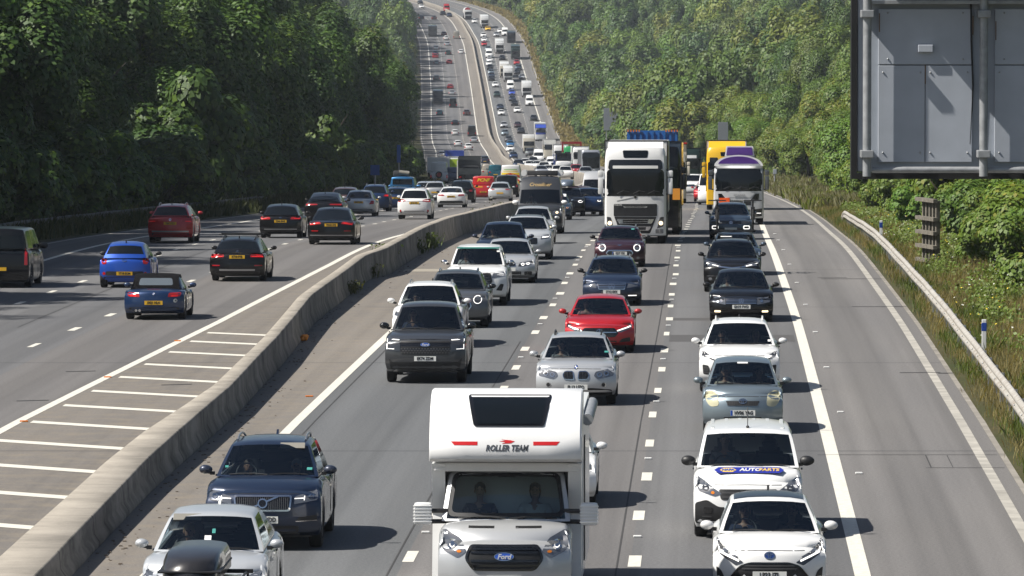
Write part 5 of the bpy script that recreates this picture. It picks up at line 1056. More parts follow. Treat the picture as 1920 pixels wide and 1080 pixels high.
# ================================================================== oncoming, middle lane
def motorhome():
    root = empty("motorhome"); tag(root, "white coachbuilt motorhome with a bulging cab-over bed above a silver van front", "motorhome")
    d = dict(DEF); d.update(LVAN); d.update(W=2.0, L=2.7, H=2.16, zc=1.38, zh=1.12, yc=.78, yrf=1.22, yrr=2.6, ytb=2.66, zd=1.3, ftop=.91, wb=5.9, fo=.95, wr=.86, mirs=.01, clr=.3, side=((.06, .5),), noglass_rear=True, rake=.08)
    x, y = at_px(945, 1156); put(root, y, x); o, sk = body(root, P_['silver'], d, name="cab")
    for ch in [c for c in root.children if c.name.startswith(("door_mirror", "underbody", "wheel"))]:
        if ch.name.startswith("door_mirror") or ch.location.y > 3: [bpy.data.objects.remove(k) for k in list(ch.children)]; bpy.data.objects.remove(ch)
    # living box
    def cb(u, t, v):
        a = abs(u); xx = u*1.14*(1-.03*max(0, v-.9)*10*.3); return (xx, 1.95+t*5.1, .42+2.50*v-.03*a*a*(v > .9))
    V, Fc, ID = gridbox([-1, -.985, -.5, 0, .5, .985, 1], [0, .02, .5, .98, 1], [0, .03, .5, .97, .99, 1], cb); mesh_obj("living_box", pymesh("living_box", V, Fc, WHITE, None, 40), root)
    # cab-over: bottom lip, bulging front leaning back, rounded roof edge
    prof = [(1.98, 2.24), (1.0, 2.24), (.70, 2.26), (.60, 2.31), (.57, 2.38), (.59, 2.50), (.65, 2.66), (.74, 2.82), (.87, 2.97), (1.04, 3.11), (1.25, 3.22), (1.5, 3.29), (1.98, 3.29)]
    xs = [-1.15, -1.145, -1.12, -.6, 0, .6, 1.12, 1.145, 1.15]; V = []; Fc = []
    for xq in xs:
        a = abs(xq)/1.15; ins = .05 if a > .999 else .015 if a > .99 else 0
        for yy, zz in prof: V.append((xq, min(1.98, yy+ins+.05*a**3), zz+(ins if zz < 2.3 else -ins)))
    n = len(prof)
    for i in range(len(xs)-1):
        for j in range(n): Fc.append([i*n+j, (i+1)*n+j, (i+1)*n+(j+1) % n, i*n+(j+1) % n])
    Fc += [list(range(n)), list(range((len(xs)-1)*n, len(xs)*n))[::-1]]; over = mesh_obj("cab_over_bed", pymesh("cab_over_bed", V, Fc, WHITE, None, 35), root)
    so_ = Skin(V, Fc)
    wn = rpoly([(-.48, 2.80), (.58, 2.80), (.69, 3.24), (-.58, 3.24)], .04); w = so_.cast("roof_window", [(wn, GLOSSB, .02)]+[(rpoly([(-.43, 2.835), (.53, 2.835), (.61, 3.20), (-.51, 3.20)], .04), GLASSD, .032)], over)
    for sg in (0, 1): so_.cast("red_stripe", [([(.42, 2.52), (.77, 2.52), (.82, 2.575), (.42, 2.575)] if sg else mir([(.42, 2.52), (.77, 2.52), (.82, 2.575), (.42, 2.575)]), plain("stripe_red", (.55, .012, .015), .4), .004)], over)
    TXTG = plain("lettering_grey", (.05, .055, .065), .5)
    text_on(so_, "ROLLER TEAM", over, .02, 2.475, .125, TXTG, False, .004, .25, .80)
    so_.cast("swoosh_mark", [([(-.05, 2.545), (.08, 2.55), (.14, 2.58), (.08, 2.595), (-.06, 2.605), (.01, 2.588), (-.09, 2.58), (.01, 2.567)], plain("stripe_red", (.55, .012, .015), .4), .005)], over)
    # side wings between cab and box, bumper, lights, grille
    MB().prismx([(1.2, .45), (1.95, .45), (1.95, 2.2), (1.1, 2.2), (1.45, 1.4)], -1.13, -.93).build("cab_wing", WHITE, root); MB().prismx([(1.2, .45), (1.95, .45), (1.95, 2.2), (1.1, 2.2), (1.45, 1.4)], .93, 1.13).build("cab_wing", WHITE, root)
    MB().box(-1.1, 1.1, 1.12, 1.95, 2.08, 2.22, 0, .03).build("cab_roof_panel", WHITE, root)
    lamps(sk, root, rpoly([(.56, .98), (.70, .90), (.93, .99), (.98, 1.20), (.90, 1.235), (.66, 1.13)], .04), LAMP, [(ell(.79, 1.06, .075, .07), CHROME, .014), (ell(.79, 1.06, .04, .04), LIT, .018), (ell(.68, .965, .035, .02), AMBER, .014)])
    g = rpoly([(-.47, .68), (.47, .68), (.60, .86), (.52, 1.07), (-.52, 1.07), (-.60, .86)], .07); sk.cast("grille", [(g, BLACKP, .008)]+frame(g, .035, GLOSSB, .022)+slats(-.50, .50, [.76, .83, .955, 1.01], .035, GLOSSB, .02)+badge('oval', .895, .078, .03), root)
    text("Ford", root, 0, sk.hit(0, .895, False)-.042, .892, .105, PAPER, False, .003, .25)
    sk.cast("bumper", [(rpoly([(-.9, .30), (.9, .30), (.9, .50), (-.9, .50)], .05), BLACKP, .010)], root); plate(sk, root, .55, "")
    for sx in (-1, 1):
        mb = MB(); mb.box(*sorted((sx*.18, sx*.45)), -.12, .06, -.18, .16, 0, .05)
        for zz in np.linspace(-.13, .11, 6): mb.box(*sorted((sx*.175, sx*.46)), -.135, -.10, zz-.006, zz+.012, 0, .004)
        mb.tube((-.1*sx, .05, .03), (.2*sx, -.02, .03), .035, m=1).tube((-.1*sx, .05, -.13), (.2*sx, -.02, -.13), .035, m=1); mb.build("door_mirror", [WHITE, BLACKP], root, 40, (sx*.94, .95, 1.47))
        ya = .95+3.75; wheel(root, sx*.9, ya+1.0, .35, .25)
    for sx in (-1, 1): sk.cast("bonnet_vent", [([(sx*.16, 1.285), (sx*.55, 1.285), (sx*.55, 1.315), (sx*.16, 1.315)][::sx], BLACKP, .006)], root)
    MB().box(-1.05, 1.05, .5, 6.9, .25, .45).build("underbody", BLACKP, root); MB().tube((1.2, 2.4, 2.78), (1.2, 6.2, 2.78), .09, n=12).build("awning", STEEL, root, smooth=40); MB().box(1.14, 1.155, 2.6, 3.1, .6, 2.5).build("side_stripe", GREYP, root)
    sk.cast('windscreen_seal', frame(rpoly([(-.885, 1.42), (.885, 1.42), (.80, 2.06), (-.80, 2.06)], .10), .055, BLACKP, .008), root); d['seat_y'] = 1.55; d['seat_z'] = .95; dd = dict(d)
    for s_ in [c for c in root.children if c.name.startswith("seat")]: s_.location.z = .95; s_.location.y = 1.62
    person(root, dd, -1, "driver in dark top at the wheel of the motorhome", SH['navy'], HAIRD); person(root, dd, 1, "woman passenger in white vest in the motorhome", SH['white'], HAIRD, SKIN2, lng=1)
motorhome()
r, sk, d = car("white_hatchback", "white hatchback nearly hidden behind the motorhome, only its mirror side showing", P_['white'], HATCH, 'n', 1023, 955, W=1.8, H=1.5); lamps(sk, r, rpoly([(.46, .60), (.82, .66), (.82, .76), (.52, .72)], .02)); MB().tube((.55, 1.7, 1.44), (.72, 2.0, 1.86), .008).build("whip_aerial", BLACKP, r)
r, sk, d = car("silver_crossover", "silver crossover with twin kidney grilles and dark roof rails behind the motorhome", P_['silver'], SUV, 'g', 1079, 757, W=1.80, L=4.45, H=1.54, zc=1.02, zh=.88, yc=1.22, yrf=2.0, rails=BLACKP, mirm=P_['silver'])
for sx in (-1, 1):
    k = rpoly([(sx*.03, .58), (sx*.27, .59), (sx*.31, .70), (sx*.25, .79), (sx*.06, .79)][::sx], .05); sk.cast("kidney_grille", [(k, GLOSSB, .008)]+frame(k, .02, CHROME)+bars([sx*(.08+.035*i) for i in range(6)], .60, .77, .012, BLACKP, .015), r)
lamps(sk, r, rpoly([(.40, .68), (.50, .62), (.84, .68), (.86, .80), (.80, .82), (.44, .76)], .03), LAMP, ring(.53, .70, .055, .05, .018, CHROME, .014)+ring(.68, .725, .055, .05, .018, CHROME, .014)+[(ell(.68, .725, .03, .028), LAMPD, .014)])
for f in (1, -1): sk.cast("fog_lamp", [(ell(f*.62, .47, .055, .055), BLACKP, .008)]+ring(f*.62, .47, .055, .055, .014, CHROME, .012), r)
sk.cast("lower_intake", [(rpoly([(-.82, .24), (.82, .24), (.80, .36), (.40, .40), (-.40, .40), (-.80, .36)], .03), BLACKP, .008)], r); sk.cast("badge", badge('round', .865, .045, .01), r); plate(sk, r, .42, "FL13 UZO")
sticker(r, d, sk, .66, 1.14, .09, .06); person(r, d, -1, "driver in grey top at the wheel of the silver crossover", SH['grey'], HAIRD, lng=1); person(r, d, 1, "passenger in dark top in the silver crossover", SH['black'], HAIRB)
r, sk, d = car("red_hatchback", "bright red hatchback with black grille and slim bright headlights", P_['red'], HATCH, 'g', 1123, 660, W=1.80, L=4.4, H=1.44, zc=.96, zh=.76, yc=1.18, yrf=1.95, yrr=3.75, ytb=4.25, wb=2.73, bowf=.3)
g = rpoly([(-.40, .42), (.40, .42), (.50, .52), (.40, .66), (-.40, .66), (-.50, .52)], .05); sk.cast("grille", [(g, GLOSSB, .008), ([(-.44, .535), (.44, .535), (.44, .56), (-.44, .56)], CHROME, .018)]+badge('star', .545, .085, .02), r)
lamps(sk, r, rpoly([(.40, .575), (.56, .56), (.84, .66), (.86, .72), (.78, .735)], .02), LAMP, [(stroke(.46, .585, .82, .70, .03), LIT, .014)])
for f in (lambda p: p, mir): sk.cast("side_vent", [(f(rpoly([(.50, .28), (.80, .30), (.80, .42), (.58, .38)], .03)), BLACKP, .008)], r)
sk.cast("lower_intake", [(rect(-.45, .45, .24, .33, .03), BLACKP, .008)], r); person(r, d, -1, "driver in pink top at the wheel of the red hatchback", SH['pink'], HAIRB, lng=1)
r, sk, d = car("navy_estate", "dark navy estate with three-bar chrome grille and big round star badge", P_['navy'], ESTATE, 'g', 1146, 572, W=1.77, rails=SILVERT, mirm=BLACKP)
g = rpoly([(-.40, .50), (.40, .50), (.44, .70), (-.44, .70)], .03); sk.cast("grille", [(g, GLOSSB, .006)]+frame(g, .02, CHROME)+slats(-.40, .40, [.55, .60, .65], .022, CHROME, .016)+badge('star', .60, .098, .024), r)
lamps(sk, r, rpoly([(.46, .56), (.78, .60), (.82, .70), (.52, .70)], .03), LAMP); sk.cast("daytime_light", [(rect(.50, .76, .305, .335, .01), LIT, .012)], r); sk.cast("daytime_light", [(rect(-.76, -.50, .305, .335, .01), LAMPD, .012)], r); sk.cast("lower_intake", [(rect(-.8, .8, .24, .37, .03), BLACKP, .007)], r); plate(sk, r, .43, "ST12 EKK")
person(r, d, -1, "driver in cream top at the wheel of the dark navy estate", SH['cream'], HAIRD)
r, sk, d = car("maroon_hatchback", "dark maroon hatchback with large round lit headlights just ahead of the white lorry", P_['maroon'], HATCH, 'g', 1161, 500, W=1.80, L=4.25, H=1.44, zc=.98, zh=.84, yc=1.1, yrf=1.75, wr=.70, mirm=BLACKP, roofm=P_['black'], bowf=.18, rails=SILVERT)
lamps(sk, r, ell(.62, .70, .135, .135), LAMP, ring(.62, .70, .125, .125, .026, LIT, .014)); g = rpoly([(-.40, .40), (.40, .40), (.50, .50), (.42, .62), (-.42, .62), (-.50, .50)], .05); sk.cast("grille", [(g, GLOSSB, .006)]+frame(g, .035, CHROME)+slats(-.42, .42, [.46, .56], .015, GREYP), r); sk.cast("badge", badge('wings', .79, .06, .008), r); plate(sk, r, .50, "KJ17 YSK", eu=True)
for f in (1, -1): sk.cast("fog_lamp", [(ell(f*.66, .34, .06, .05), LAMP, .008)], r)
sticker(r, d, sk, .45, 1.32, .12, .07, STICKER)
# ================================================================== oncoming, kerb-side lane
r, sk, d = car("white_supermini", "white supermini with black roof and huge black grille, at the bottom of the frame", P_['white'], HATCH, 'n', 1443, 1128, W=1.74, L=3.94, H=1.49, zc=.99, zh=.82, yc=.95, yrf=1.72, bowf=.34, roofm=P_['black'], wr=.67, mirs=1.05, finm=BLACKP)
lamps(sk, r, rpoly([(.40, .62), (.52, .58), (.78, .72), (.83, .86), (.80, .90), (.72, .80)], .02), LAMPD, [(stroke(.47, .615, .77, .745, .03), LIT, .014), (stroke(.50, .66, .72, .78, .045), LAMP, .013), (stroke(.76, .74, .81, .87, .02), LIT, .014)])
g = rpoly([(-.52, .26), (.52, .26), (.62, .36), (.46, .55), (.30, .60), (-.30, .60), (-.46, .55), (-.62, .36)], .06); sk.cast("grille", [(g, BLACKP, .008)]+frame(g, .03, GLOSSB, .016)+slats(-.42, .42, [.31, .50, .545], .02, GREYP, .016), r); sk.cast("badge", [(ell(0, .70, .085, .06), plain("badge_blue", (.01, .035, .16), .3), .008)]+badge('ellipses', .70, .06, .012), r); plate(sk, r, .40, "LP23 JZL")
for f in (lambda p: p, mir): sk.cast("side_vent", [(f(rpoly([(.66, .28), (.80, .30), (.82, .52), (.74, .46)], .03)), BLACKP, .008)], r)
person(r, d, -1, "driver with raised hand in the white supermini with black roof", SH['navy'], HAIRD, lng=2); person(r, d, 1, "passenger in dark top in the white supermini with black roof", SH['black'], HAIRB)
r, sk, d = car("delivery_van", "white delivery van with black bumper and a blue parts banner across its bonnet", P_['white'], SVAN, 'g', 1399, 1005, cat="van", mirm=BLACKP, mirs=1.25)
lamps(sk, r, rpoly([(.44, .80), (.56, .76), (.84, .83), (.90, 1.0), (.84, 1.02), (.62, .90)], .03), LAMP, [(ell(.72, .88, .06, .05), LAMPD, .014), (ell(.60, .80, .03, .025), AMBER, .014)])
sk.cast("grille", [(rpoly([(-.46, .68), (.46, .68), (.50, .86), (-.50, .86)], .04), BLACKP, .008)]+slats(-.44, .44, [.73, .80], .02, GREYP, .014), r)
sk.cast("bumper", [(rpoly([(-.90, .26), (.90, .26), (.90, .62), (.70, .68), (.50, .56), (-.50, .56), (-.70, .68), (-.90, .62)], .05), BLACKP, .012)], r)
for f in (lambda p: p, mir): sk.cast("fog_lamp", [(f(rect(.60, .76, .45, .55, .03)), GLOSSB, .02)]+[(f(q), GREYP, .026) for q, _, _ in slats(.62, .78, [.34, .39], .02, GREYP)], r)
def on_bonnet(sk, r, d, y, items_z):
    return y
by = .36; bz = 1.02
bn = MB(); bn.add([(-.52, .0, 0), (-.42, -.05, 0), (.42, -.05, 0), (.52, .0, 0), (.42, .05, 0), (-.42, .05, 0)], [tuple(range(6))])
ban = empty("x"); bpy.data.objects.remove(ban)
hb_ = Skin.hit
def bonnet_z(sk, x, y):
    h = sk.b.ray_cast(Vector((x, y, 4)), Vector((0, 0, -1))); return h[0].z
z0, z1 = bonnet_z(sk, 0, .38), bonnet_z(sk, 0, .62); tl = math.atan2(z1-z0, .24)
bp = MB().add([(-.60, 0, 0), (-.52, -.11, 0), (.52, -.11, 0), (.60, 0, 0), (.52, .11, 0), (-.52, .11, 0)], [tuple(range(6))], 0); b_o = bp.build("bonnet_banner", [plain("banner_blue", (.02, .03, .28), .4)], r, None, (0.02, .50, (z0+z1)/2+.025)); b_o.rotation_euler = (tl, 0, 0)
GOLD = plain("banner_gold", (.62, .42, .12), .5); hx = MB().add([(-.50, 0, .003), (-.44, -.08, .003), (-.28, -.08, .003), (-.22, 0, .003), (-.28, .08, .003), (-.44, .08, .003)], [tuple(range(6))]).build("hexagon_mark", GOLD, b_o)
for tx, x, m, sz in (("NAPA", -.36, EUBLUE, .10), ("AUTO", .02, PAPER, .15), ("PARTS", .335, GOLD, .145)):
    o = mesh_obj("lettering", text_mesh(tx, sz, m, .004, .1, .86 if tx != "NAPA" else .8), b_o, (x, 0, .006))
MB().tube((0, 1.72, 1.80), (.0, 2.05, 2.12), .008).ball((0, 1.72, 1.81), (.03, .04, .025)).build("whip_aerial", BLACKP, r)
rb_ = MB(); [rb_.box(x-.03, x+.03, 1.9, 4.1, 1.775-.02*abs(x), 1.80-.03*abs(x)*abs(x)*1.5, 0, .008) for x in (-.6, -.36, -.12, .12, .36, .6)]; rb_.build("roof_ribs", P_['white'], r)
person(r, d, -1, "driver in pale top at the wheel of the white delivery van", SH['grey'], HAIRB, dz=.05)
r, sk, d = car("old_supermini", "rounded silver-blue supermini with yellowed headlights, in front of the white SUV", P_['sage'], HATCH, 'g', 1390, 810, W=1.69, L=3.75, H=1.52, zc=1.0, zh=.84, yc=.85, yrf=1.62, yrr=3.2, ytb=3.65, wb=2.46, bowf=.36, wr=.69, tint=False, fin=False)
lamps(sk, r, rpoly([(.50, .62), (.68, .60), (.78, .70), (.78, .84), (.68, .88), (.52, .82)], .06), LAMPY)
g = rpoly([(-.30, .60), (.30, .60), (.36, .70), (-.36, .70)], .03); sk.cast("grille", [(g, BLACKP, .008)]+grid(-.32, .32, .61, .69, 14, 4, .008, GREYP)+badge('ellipses', .70, .062, .02), r); plate(sk, r, .45, "HV06 YAG", eu=True)
sk.cast("lower_intake", [(rect(-.40, .40, .26, .36, .03), BLACKP, .008)], r); sticker(r, d, sk, 0, 1.42, .22, .05, PAPER)
person(r, d, -1, "driver in pale top at the wheel of the silver-blue supermini", SH['cream'], HAIRG); person(r, d, 1, "passenger in dark top in the silver-blue supermini", SH['black'], HAIRD)
r, sk, d = car("white_mid_suv", "white SUV with slanting slim headlights and octagonal badge behind the silver-blue supermini", P_['white'], SUV, 't', 1386, 598, W=1.87, L=4.55, H=1.64, rails=P_['white'], zc=1.08, zh=.92)
lamps(sk, r, rpoly([(.44, .74), (.84, .84), (.88, .94), (.80, .93)], .02), LAMPD, [(stroke(.50, .775, .82, .89, .028), LIT, .014)]); g = rpoly([(-.42, .50), (.42, .50), (.52, .64), (.40, .78), (-.40, .78), (-.52, .64)], .05); sk.cast("grille", [(g, GLOSSB, .007)]+grid(-.38, .38, .54, .74, 12, 5, .008, GREYP)+badge('octagon', .80, .06, .018), r)
for f in (lambda p: p, mir): sk.cast("side_vent", [(f(rpoly([(.66, .42), (.84, .44), (.86, .66), (.72, .64)], .03)), BLACKP, .008)]+[(f(q), GREYP, .014) for q, _, _ in slats(.70, .84, [.48, .53, .58], .015, GREYP)], r)
plate(sk, r, .45, ""); person(r, d, -1, "driver in white top in the white SUV with slanting headlights", SH['white'], HAIRD, SKIN2); person(r, d, 1, "passenger with fair hair in the white SUV with slanting headlights", SH['grey'], HAIRF, lng=1); sticker(r, d, sk, .70, 1.16, .07, .07, PAPER)
r, sk, d = car("black_saloon", "black saloon with wide chrome-barred grille and lit fog lamps", P_['black'], SALOON, 'g', 1388, 602, W=1.83, H=1.46)
g = rpoly([(-.46, .52), (.46, .52), (.44, .68), (-.44, .68)], .02); sk.cast("grille", [(g, GLOSSB, .006)]+slats(-.44, .44, [.54, .58, .62, .66], .016, CHROME, .014)+badge('vw', .61, .075, .022), r)
lamps(sk, r, rpoly([(.45, .52), (.82, .58), (.82, .70), (.46, .68)], .02), LAMP, [(ell(.58, .61, .045, .045), CHROME, .014)])
sk.cast("lower_intake", [(rect(-.82, .82, .25, .36, .03), BLACKP, .007)], r)
for f in (1, -1): sk.cast("fog_lamp", [(rect(f*.68-.09, f*.68+.09, .28, .335, .02), LITW, .014)], r)
plate(sk, r, .44, "GH19 FWD"); person(r, d, -1, "driver in white shirt at the wheel of the black saloon", SH['white'], HAIRD); person(r, d, 1, "passenger in grey top in the black saloon", SH['grey'], HAIRB, lng=1)
r, sk, d = car("black_crossover", "black crossover with swept chrome brow joining its headlights, behind the black saloon", P_['black'], SUV, 'g', 1371, 547, W=1.82, H=1.66, rails=BLACKP)
lamps(sk, r, rpoly([(.36, .82), (.80, .88), (.88, .98), (.84, 1.0), (.40, .90)], .02), LAMP, [(stroke(.44, .85, .82, .93, .025), LIT, .014)]); sk.cast("grille", [(rpoly([(-.46, .66), (.46, .66), (.42, .84), (-.42, .84)], .03), GLOSSB, .006), (rpoly([(-.46, .82), (0, .76), (.46, .82), (.44, .86), (0, .81), (-.44, .86)], .01), CHROME, .016)]+slats(-.40, .40, [.70], .03, CHROME), r)
for f in (1, -1): sk.cast("fog_lamp", [(ell(f*.70, .44, .06, .05), LAMP, .012)]+[(rect(f*.65-.16, f*.65+.16, .52, .545, .01), CHROME, .012)], r)
sk.cast("lower_intake", [(rect(-.5, .5, .32, .44, .04), BLACKP, .007)], r); person(r, d, -1, "driver in pale top in the black crossover with chrome brow", SH['white'], HAIRD)
RB, sk, d = car("grey_hatchback", "blue-grey hatchback carrying two upright bicycles on its roof", P_['slate'], HATCH, 't', 1378, 435, W=1.80, L=4.3, H=1.46)
lamps(sk, RB, rpoly([(.46, .60), (.82, .66), (.82, .76), (.52, .72)], .02)); sticker(RB, d, sk, -.3, 1.30, .4, .05, PAPER)
bm_ = MB(); [bm_.box(-.72, .72, yy-.03, yy+.03, 1.44, 1.50, 0, .01) for yy in (2.1, 3.0)]; [bm_.box(s*.62-.04, s*.62+.04, 1.7, 3.4, 1.50, 1.53) for s in (-1, 1)]; bm_.build("roof_bars", BLACKP, RB)
def bicycle(s, lab):
    o = empty("bicycle"); o.matrix_basis = RB.matrix_basis @ Matrix.Translation((s*.62, 2.55, 1.535)); tag(o, lab, "bicycle", None); fr = plain("bike_frame_black", (.02, .02, .022), .3)
    for yy in (-.52, .52):
        mb = MB(); n = 24; pts = [(0, yy+.335*math.cos(2*PI*i/n), .345+.335*math.sin(2*PI*i/n)) for i in range(n+1)]; mb.path(pts, .034, 7)
        for i in range(10): mb.tube((0, yy, .345), (0, yy+.33*math.cos(PI*i/5), .345+.33*math.sin(PI*i/5)), .003, n=4, m=1)
        mb.build("wheel", [RUBBER, STEEL], o, 50)
    f = MB(); A, B, C_, Dd, E_ = (0, -.42, .80), (0, .10, .34), (0, .20, .86), (0, .52, .345), (0, -.52, .345)
    for p, q in ((A, B), (B, C_), (A, C_), (B, Dd), (C_, Dd), (A, E_)): f.tube(p, q, .032, n=7)
    f.tube(C_, (0, .24, .98), .016); f.build("frame", fr, o, 50)
    MB().box(-.07, .07, .12, .36, .97, 1.02, 0, .02).build("saddle", BLACKP, o); h = MB(); h.tube(A, (0, -.46, .98), .03).tube((-.31, -.44, 1.0), (.31, -.44, 1.0), .02).tube((-.05, -.47, .78), (-.05, -.53, .345), .022).tube((.05, -.47, .78), (.05, -.53, .345), .022); h.build("handlebar", BLACKP, o, 50)
    cr = MB(); cr.tube((-.08, .10, .34), (.08, .10, .34), .02).tube((.07, .10, .34), (.07, -.02, .22), .012).tube((-.07, .10, .34), (-.07, .22, .46), .012).box(.07, .17, -.06, .02, .20, .225).box(-.17, -.07, .18, .26, .45, .475); cr.build("pedals", STEEL, o)
bicycle(-1, "bicycle clamped upright on the driver's side of the blue-grey hatchback's roof"); bicycle(1, "bicycle clamped upright on the kerb side of the blue-grey hatchback's roof")
r, sk, d = car("blue_suv", "slate blue SUV with bright rings low in its bumper, just ahead of the tanker lorry", P_['slate'], SUV, 'g', 1369, 449, W=1.82, L=4.25, H=1.56, zc=1.05, zh=.88, rails=SILVERT)
lamps(sk, r, rpoly([(.44, .66), (.82, .70), (.84, .80), (.46, .78)], .02), LAMPD); sk.cast("grille", [(rect(-.44, .44, .66, .79, .02), GLOSSB, .006)]+badge('vw', .725, .07, .014), r)
for f in (1, -1): sk.cast("daytime_light", [(rect(f*.66-.14, f*.66+.14, .44, .60, .06), LIT, .010), (rect(f*.66-.10, f*.66+.10, .48, .56, .04), GLOSSB, .016)], r)
sk.cast("lower_intake", [(rect(-.5, .5, .36, .48, .03), BLACKP, .007)], r); plate(sk, r, .45, "", h=.11)
r, sk, d = car("white_four_by_four", "white four-by-four with black grille ahead of a dark lorry, far down the road", P_['white'], SUV, 'g', 1299, 367, W=1.98, H=1.85, L=4.9, zc=1.25, zh=1.06, roofm=P_['white'], wr=.82); lamps(sk, r, rpoly([(.60, .80), (.92, .84), (.92, .98), (.60, .95)], .02), LAMP); sk.cast("grille", [(rect(-.56, .56, .78, .97, .02), GLOSSB, .006)]+slats(-.5, .5, [.83, .9], .02, CHROME), r); plate(sk, r, .5, "")
r, sk, d = car("red_hatchback", "red hatchback glimpsed between the white four-by-four and the yellow lorry", P_['cherry'], HATCH, 'g', 1322, 378)
r, sk, d = car("white_van", "white van glimpsed beside the yellow lorry's mirror", P_['white'], LVAN, 'g', 1335, 384, cat="van", H=2.2, ftop=.91)
# ------------------------------------------------------------------ lorries
def cabshape(W, H, L=2.25, zb=.34, lean=.16, bow=.10):
    us = [-1, -.985, -.94, -.8, -.4, 0, .4, .8, .94, .985, 1]; ts = [0, .03, .12, .5, .93, 1]; vs_ = [0, .02, .1, .3, .5, .7, .8, .88, .95, .985, 1]
    def fn(u, t, v):
        a = abs(u); e = max(0, (v-.95)/.05); fr = (bow*a**3+.10*max(0, a-.93)/.07*1.2+lean*max(0, (v-.66)/.34)**1.7+.05*e+.04*max(0, 1-v/.06))*max(0, 1-t/.5)**1.2
        return (u*W/2*(1-.02*e-.05*max(0, (v-.75)/.25)**2), t*L+fr, zb+(H-zb)*v-.05*a**4*max(0, (v-.9)/.1))
    return gridbox(us, ts, vs_, fn)
def lorry(label, cabm, px, py, mode='g', W=2.5, H=3.92, box=None, away=False, style='tall', boxm=None, boxH=4.15, boxL=13.2, name="lorry", cat="lorry", trim=None, lamp=LAMP, visor_c=None, bare=False):
    root = empty(name); tag(root, label, cat); d = dict(fo=1.35, wb=3.8, L=16.0, H=boxH, yrf=2.0, yrr=15, W=W); x, y = place(mode, px, py, d, away)
    put(root, y, x, away, L=2.75+boxL)
    V, Fc, ID = cabshape(W, H); o = mesh_obj("cab", pymesh("cab", V, Fc, cabm, None, 40), root); sk = Skin(V, Fc); h = W/2
    zt = {'tall': 2.92, 'low': 2.78}[style]; z0 = {'tall': 2.06, 'low': 1.80}[style]
    fr = rpoly([(-h*.95, z0-.12), (h*.95, z0-.12), (h*.93, zt+.02), (h*.85, zt+.10), (-h*.85, zt+.10), (-h*.93, zt+.02)], .08)
    sk.cast("windscreen", [(fr, GLOSSB, .006), (rpoly([(-h*.90, z0), (h*.90, z0), (h*.87, zt), (-h*.87, zt)], .06), GLASSD, .014)], root)
    if not bare:
        for sx in (-1, 1):
            mb = MB().box(*sorted((sx*(h+.06), sx*(h+.27))), .15, .33, z0-.05, z0+.62, 0, .05).box(*sorted((sx*(h+.05), sx*(h+.28))), .15, .34, z0+.66, z0+.92, 0, .05); mb.tube((sx*(h-.05), .5, z0+.96), (sx*(h+.14), .25, z0+.92), .03, m=1).tube((sx*(h-.05), .5, z0-.05), (sx*(h+.14), .25, z0-.03), .03, m=1); mb.build("door_mirror", [trim or cabm, BLACKP], root, 40)
        w = MB(); [w.path([(a, -.03+.0, z0-.02), (a+.25, -.03, z0+.10), (a+.5, -.03, z0+.05)], .012, 5) for a in (-.75, -.1, .5)]; w.build("wiper", BLACKP, root)
        for sx in (-1, 1): MB().box(*sorted((sx*(h+.003), sx*(h-.03))), .45, 1.6, z0+.05, zt-.05, 0, .01).build("side_window", GLASSD, root)
    MB().box(-.45, .45, 1.5, boxL+1.6, .62, .95).box(-h+.1, h-.1, .25, 2.2, .3, .5).build("chassis", BLACKP, root)
    for yy in (1.35, 5.0, boxL-1.6, boxL-.3, boxL+1.0):
        for sx in (-1, 1): wheel(root, sx*(h-.19), yy, .50, .34, RIMA)
    MB().box(-h+.02, -h+.08, 2.3, boxL+1.5, .45, 1.1).box(h-.08, h-.02, 2.3, boxL+1.5, .45, 1.1).build("side_guard", trim or GREYP, root)
    if box == 'box':
        b = MB().box(-h-.03, h+.03, 2.75, 2.75+boxL, 1.15, boxH, 0, .03).build("trailer_box", boxm or WHITE, root); q = MB(); [q.box(sx*(h+.03)-.02, sx*(h+.03)+.02, 2.73, 2.79, 1.15, boxH) for sx in (-1, 1)]; q.box(-h-.04, h+.04, 2.73, 2.8, boxH-.02, boxH+.03); q.build("edge_trim", BLACKP, b)
    return root, sk, d
r, sk, d = lorry("white articulated lorry with black visor and grille, box trailer behind, filling the middle lane", P_['white'], 1190, 456, box='box', boxH=4.17, boxm=WHITE)
sk.cast("sun_visor", [(rpoly([(-1.12, 3.02), (1.12, 3.02), (1.06, 3.42), (-1.06, 3.42)], .10), GLOSSB, .05), (rect(-.92, .92, 3.06, 3.18, .02), PAPER, .062)], r)
sk.cast("roof_window", [(rpoly([(-.48, 3.50), (.48, 3.50), (.52, 3.80), (-.52, 3.80)], .06), GLASSD, .012)], r)
df = MB().prismx([(.55, 3.86), (2.2, 3.86), (2.6, 4.14), (1.3, 4.14)], -1.12, 1.12).build("wind_deflector", P_['white'], r)
sk.cast("grille", [(rect(-.88, .88, 1.12, 1.62, .04), BLACKP, .012)]+[(rpoly([(-.46, 1.46), (.46, 1.46), (.50, 1.53), (-.50, 1.53)], .02), CHROME, .022), (rect(-.40, .40, 1.48, 1.515, .01), BLACKP, .03)], r)
sk.cast("lower_grille", [(rpoly([(-.60, .42), (.60, .42), (.86, 1.10), (-.86, 1.10)], .05), BLACKP, .010)]+[(rpoly([(-.66, .82), (.66, .82), (.76, 1.0), (-.76, 1.0)], .03), CHROME, .020), (rpoly([(-.50, .84), (.50, .84), (.52, .98), (-.52, .98)], .02), GLOSSB, .028), (rpoly([(-.55, .54), (.55, .54), (.64, .70), (-.64, .70)], .03), CHROME, .020), (rpoly([(-.42, .56), (.42, .56), (.44, .68), (-.44, .68)], .02), GLOSSB, .028)]+slats(-.5, .5, [.91], .015, CHROME, .034), r)
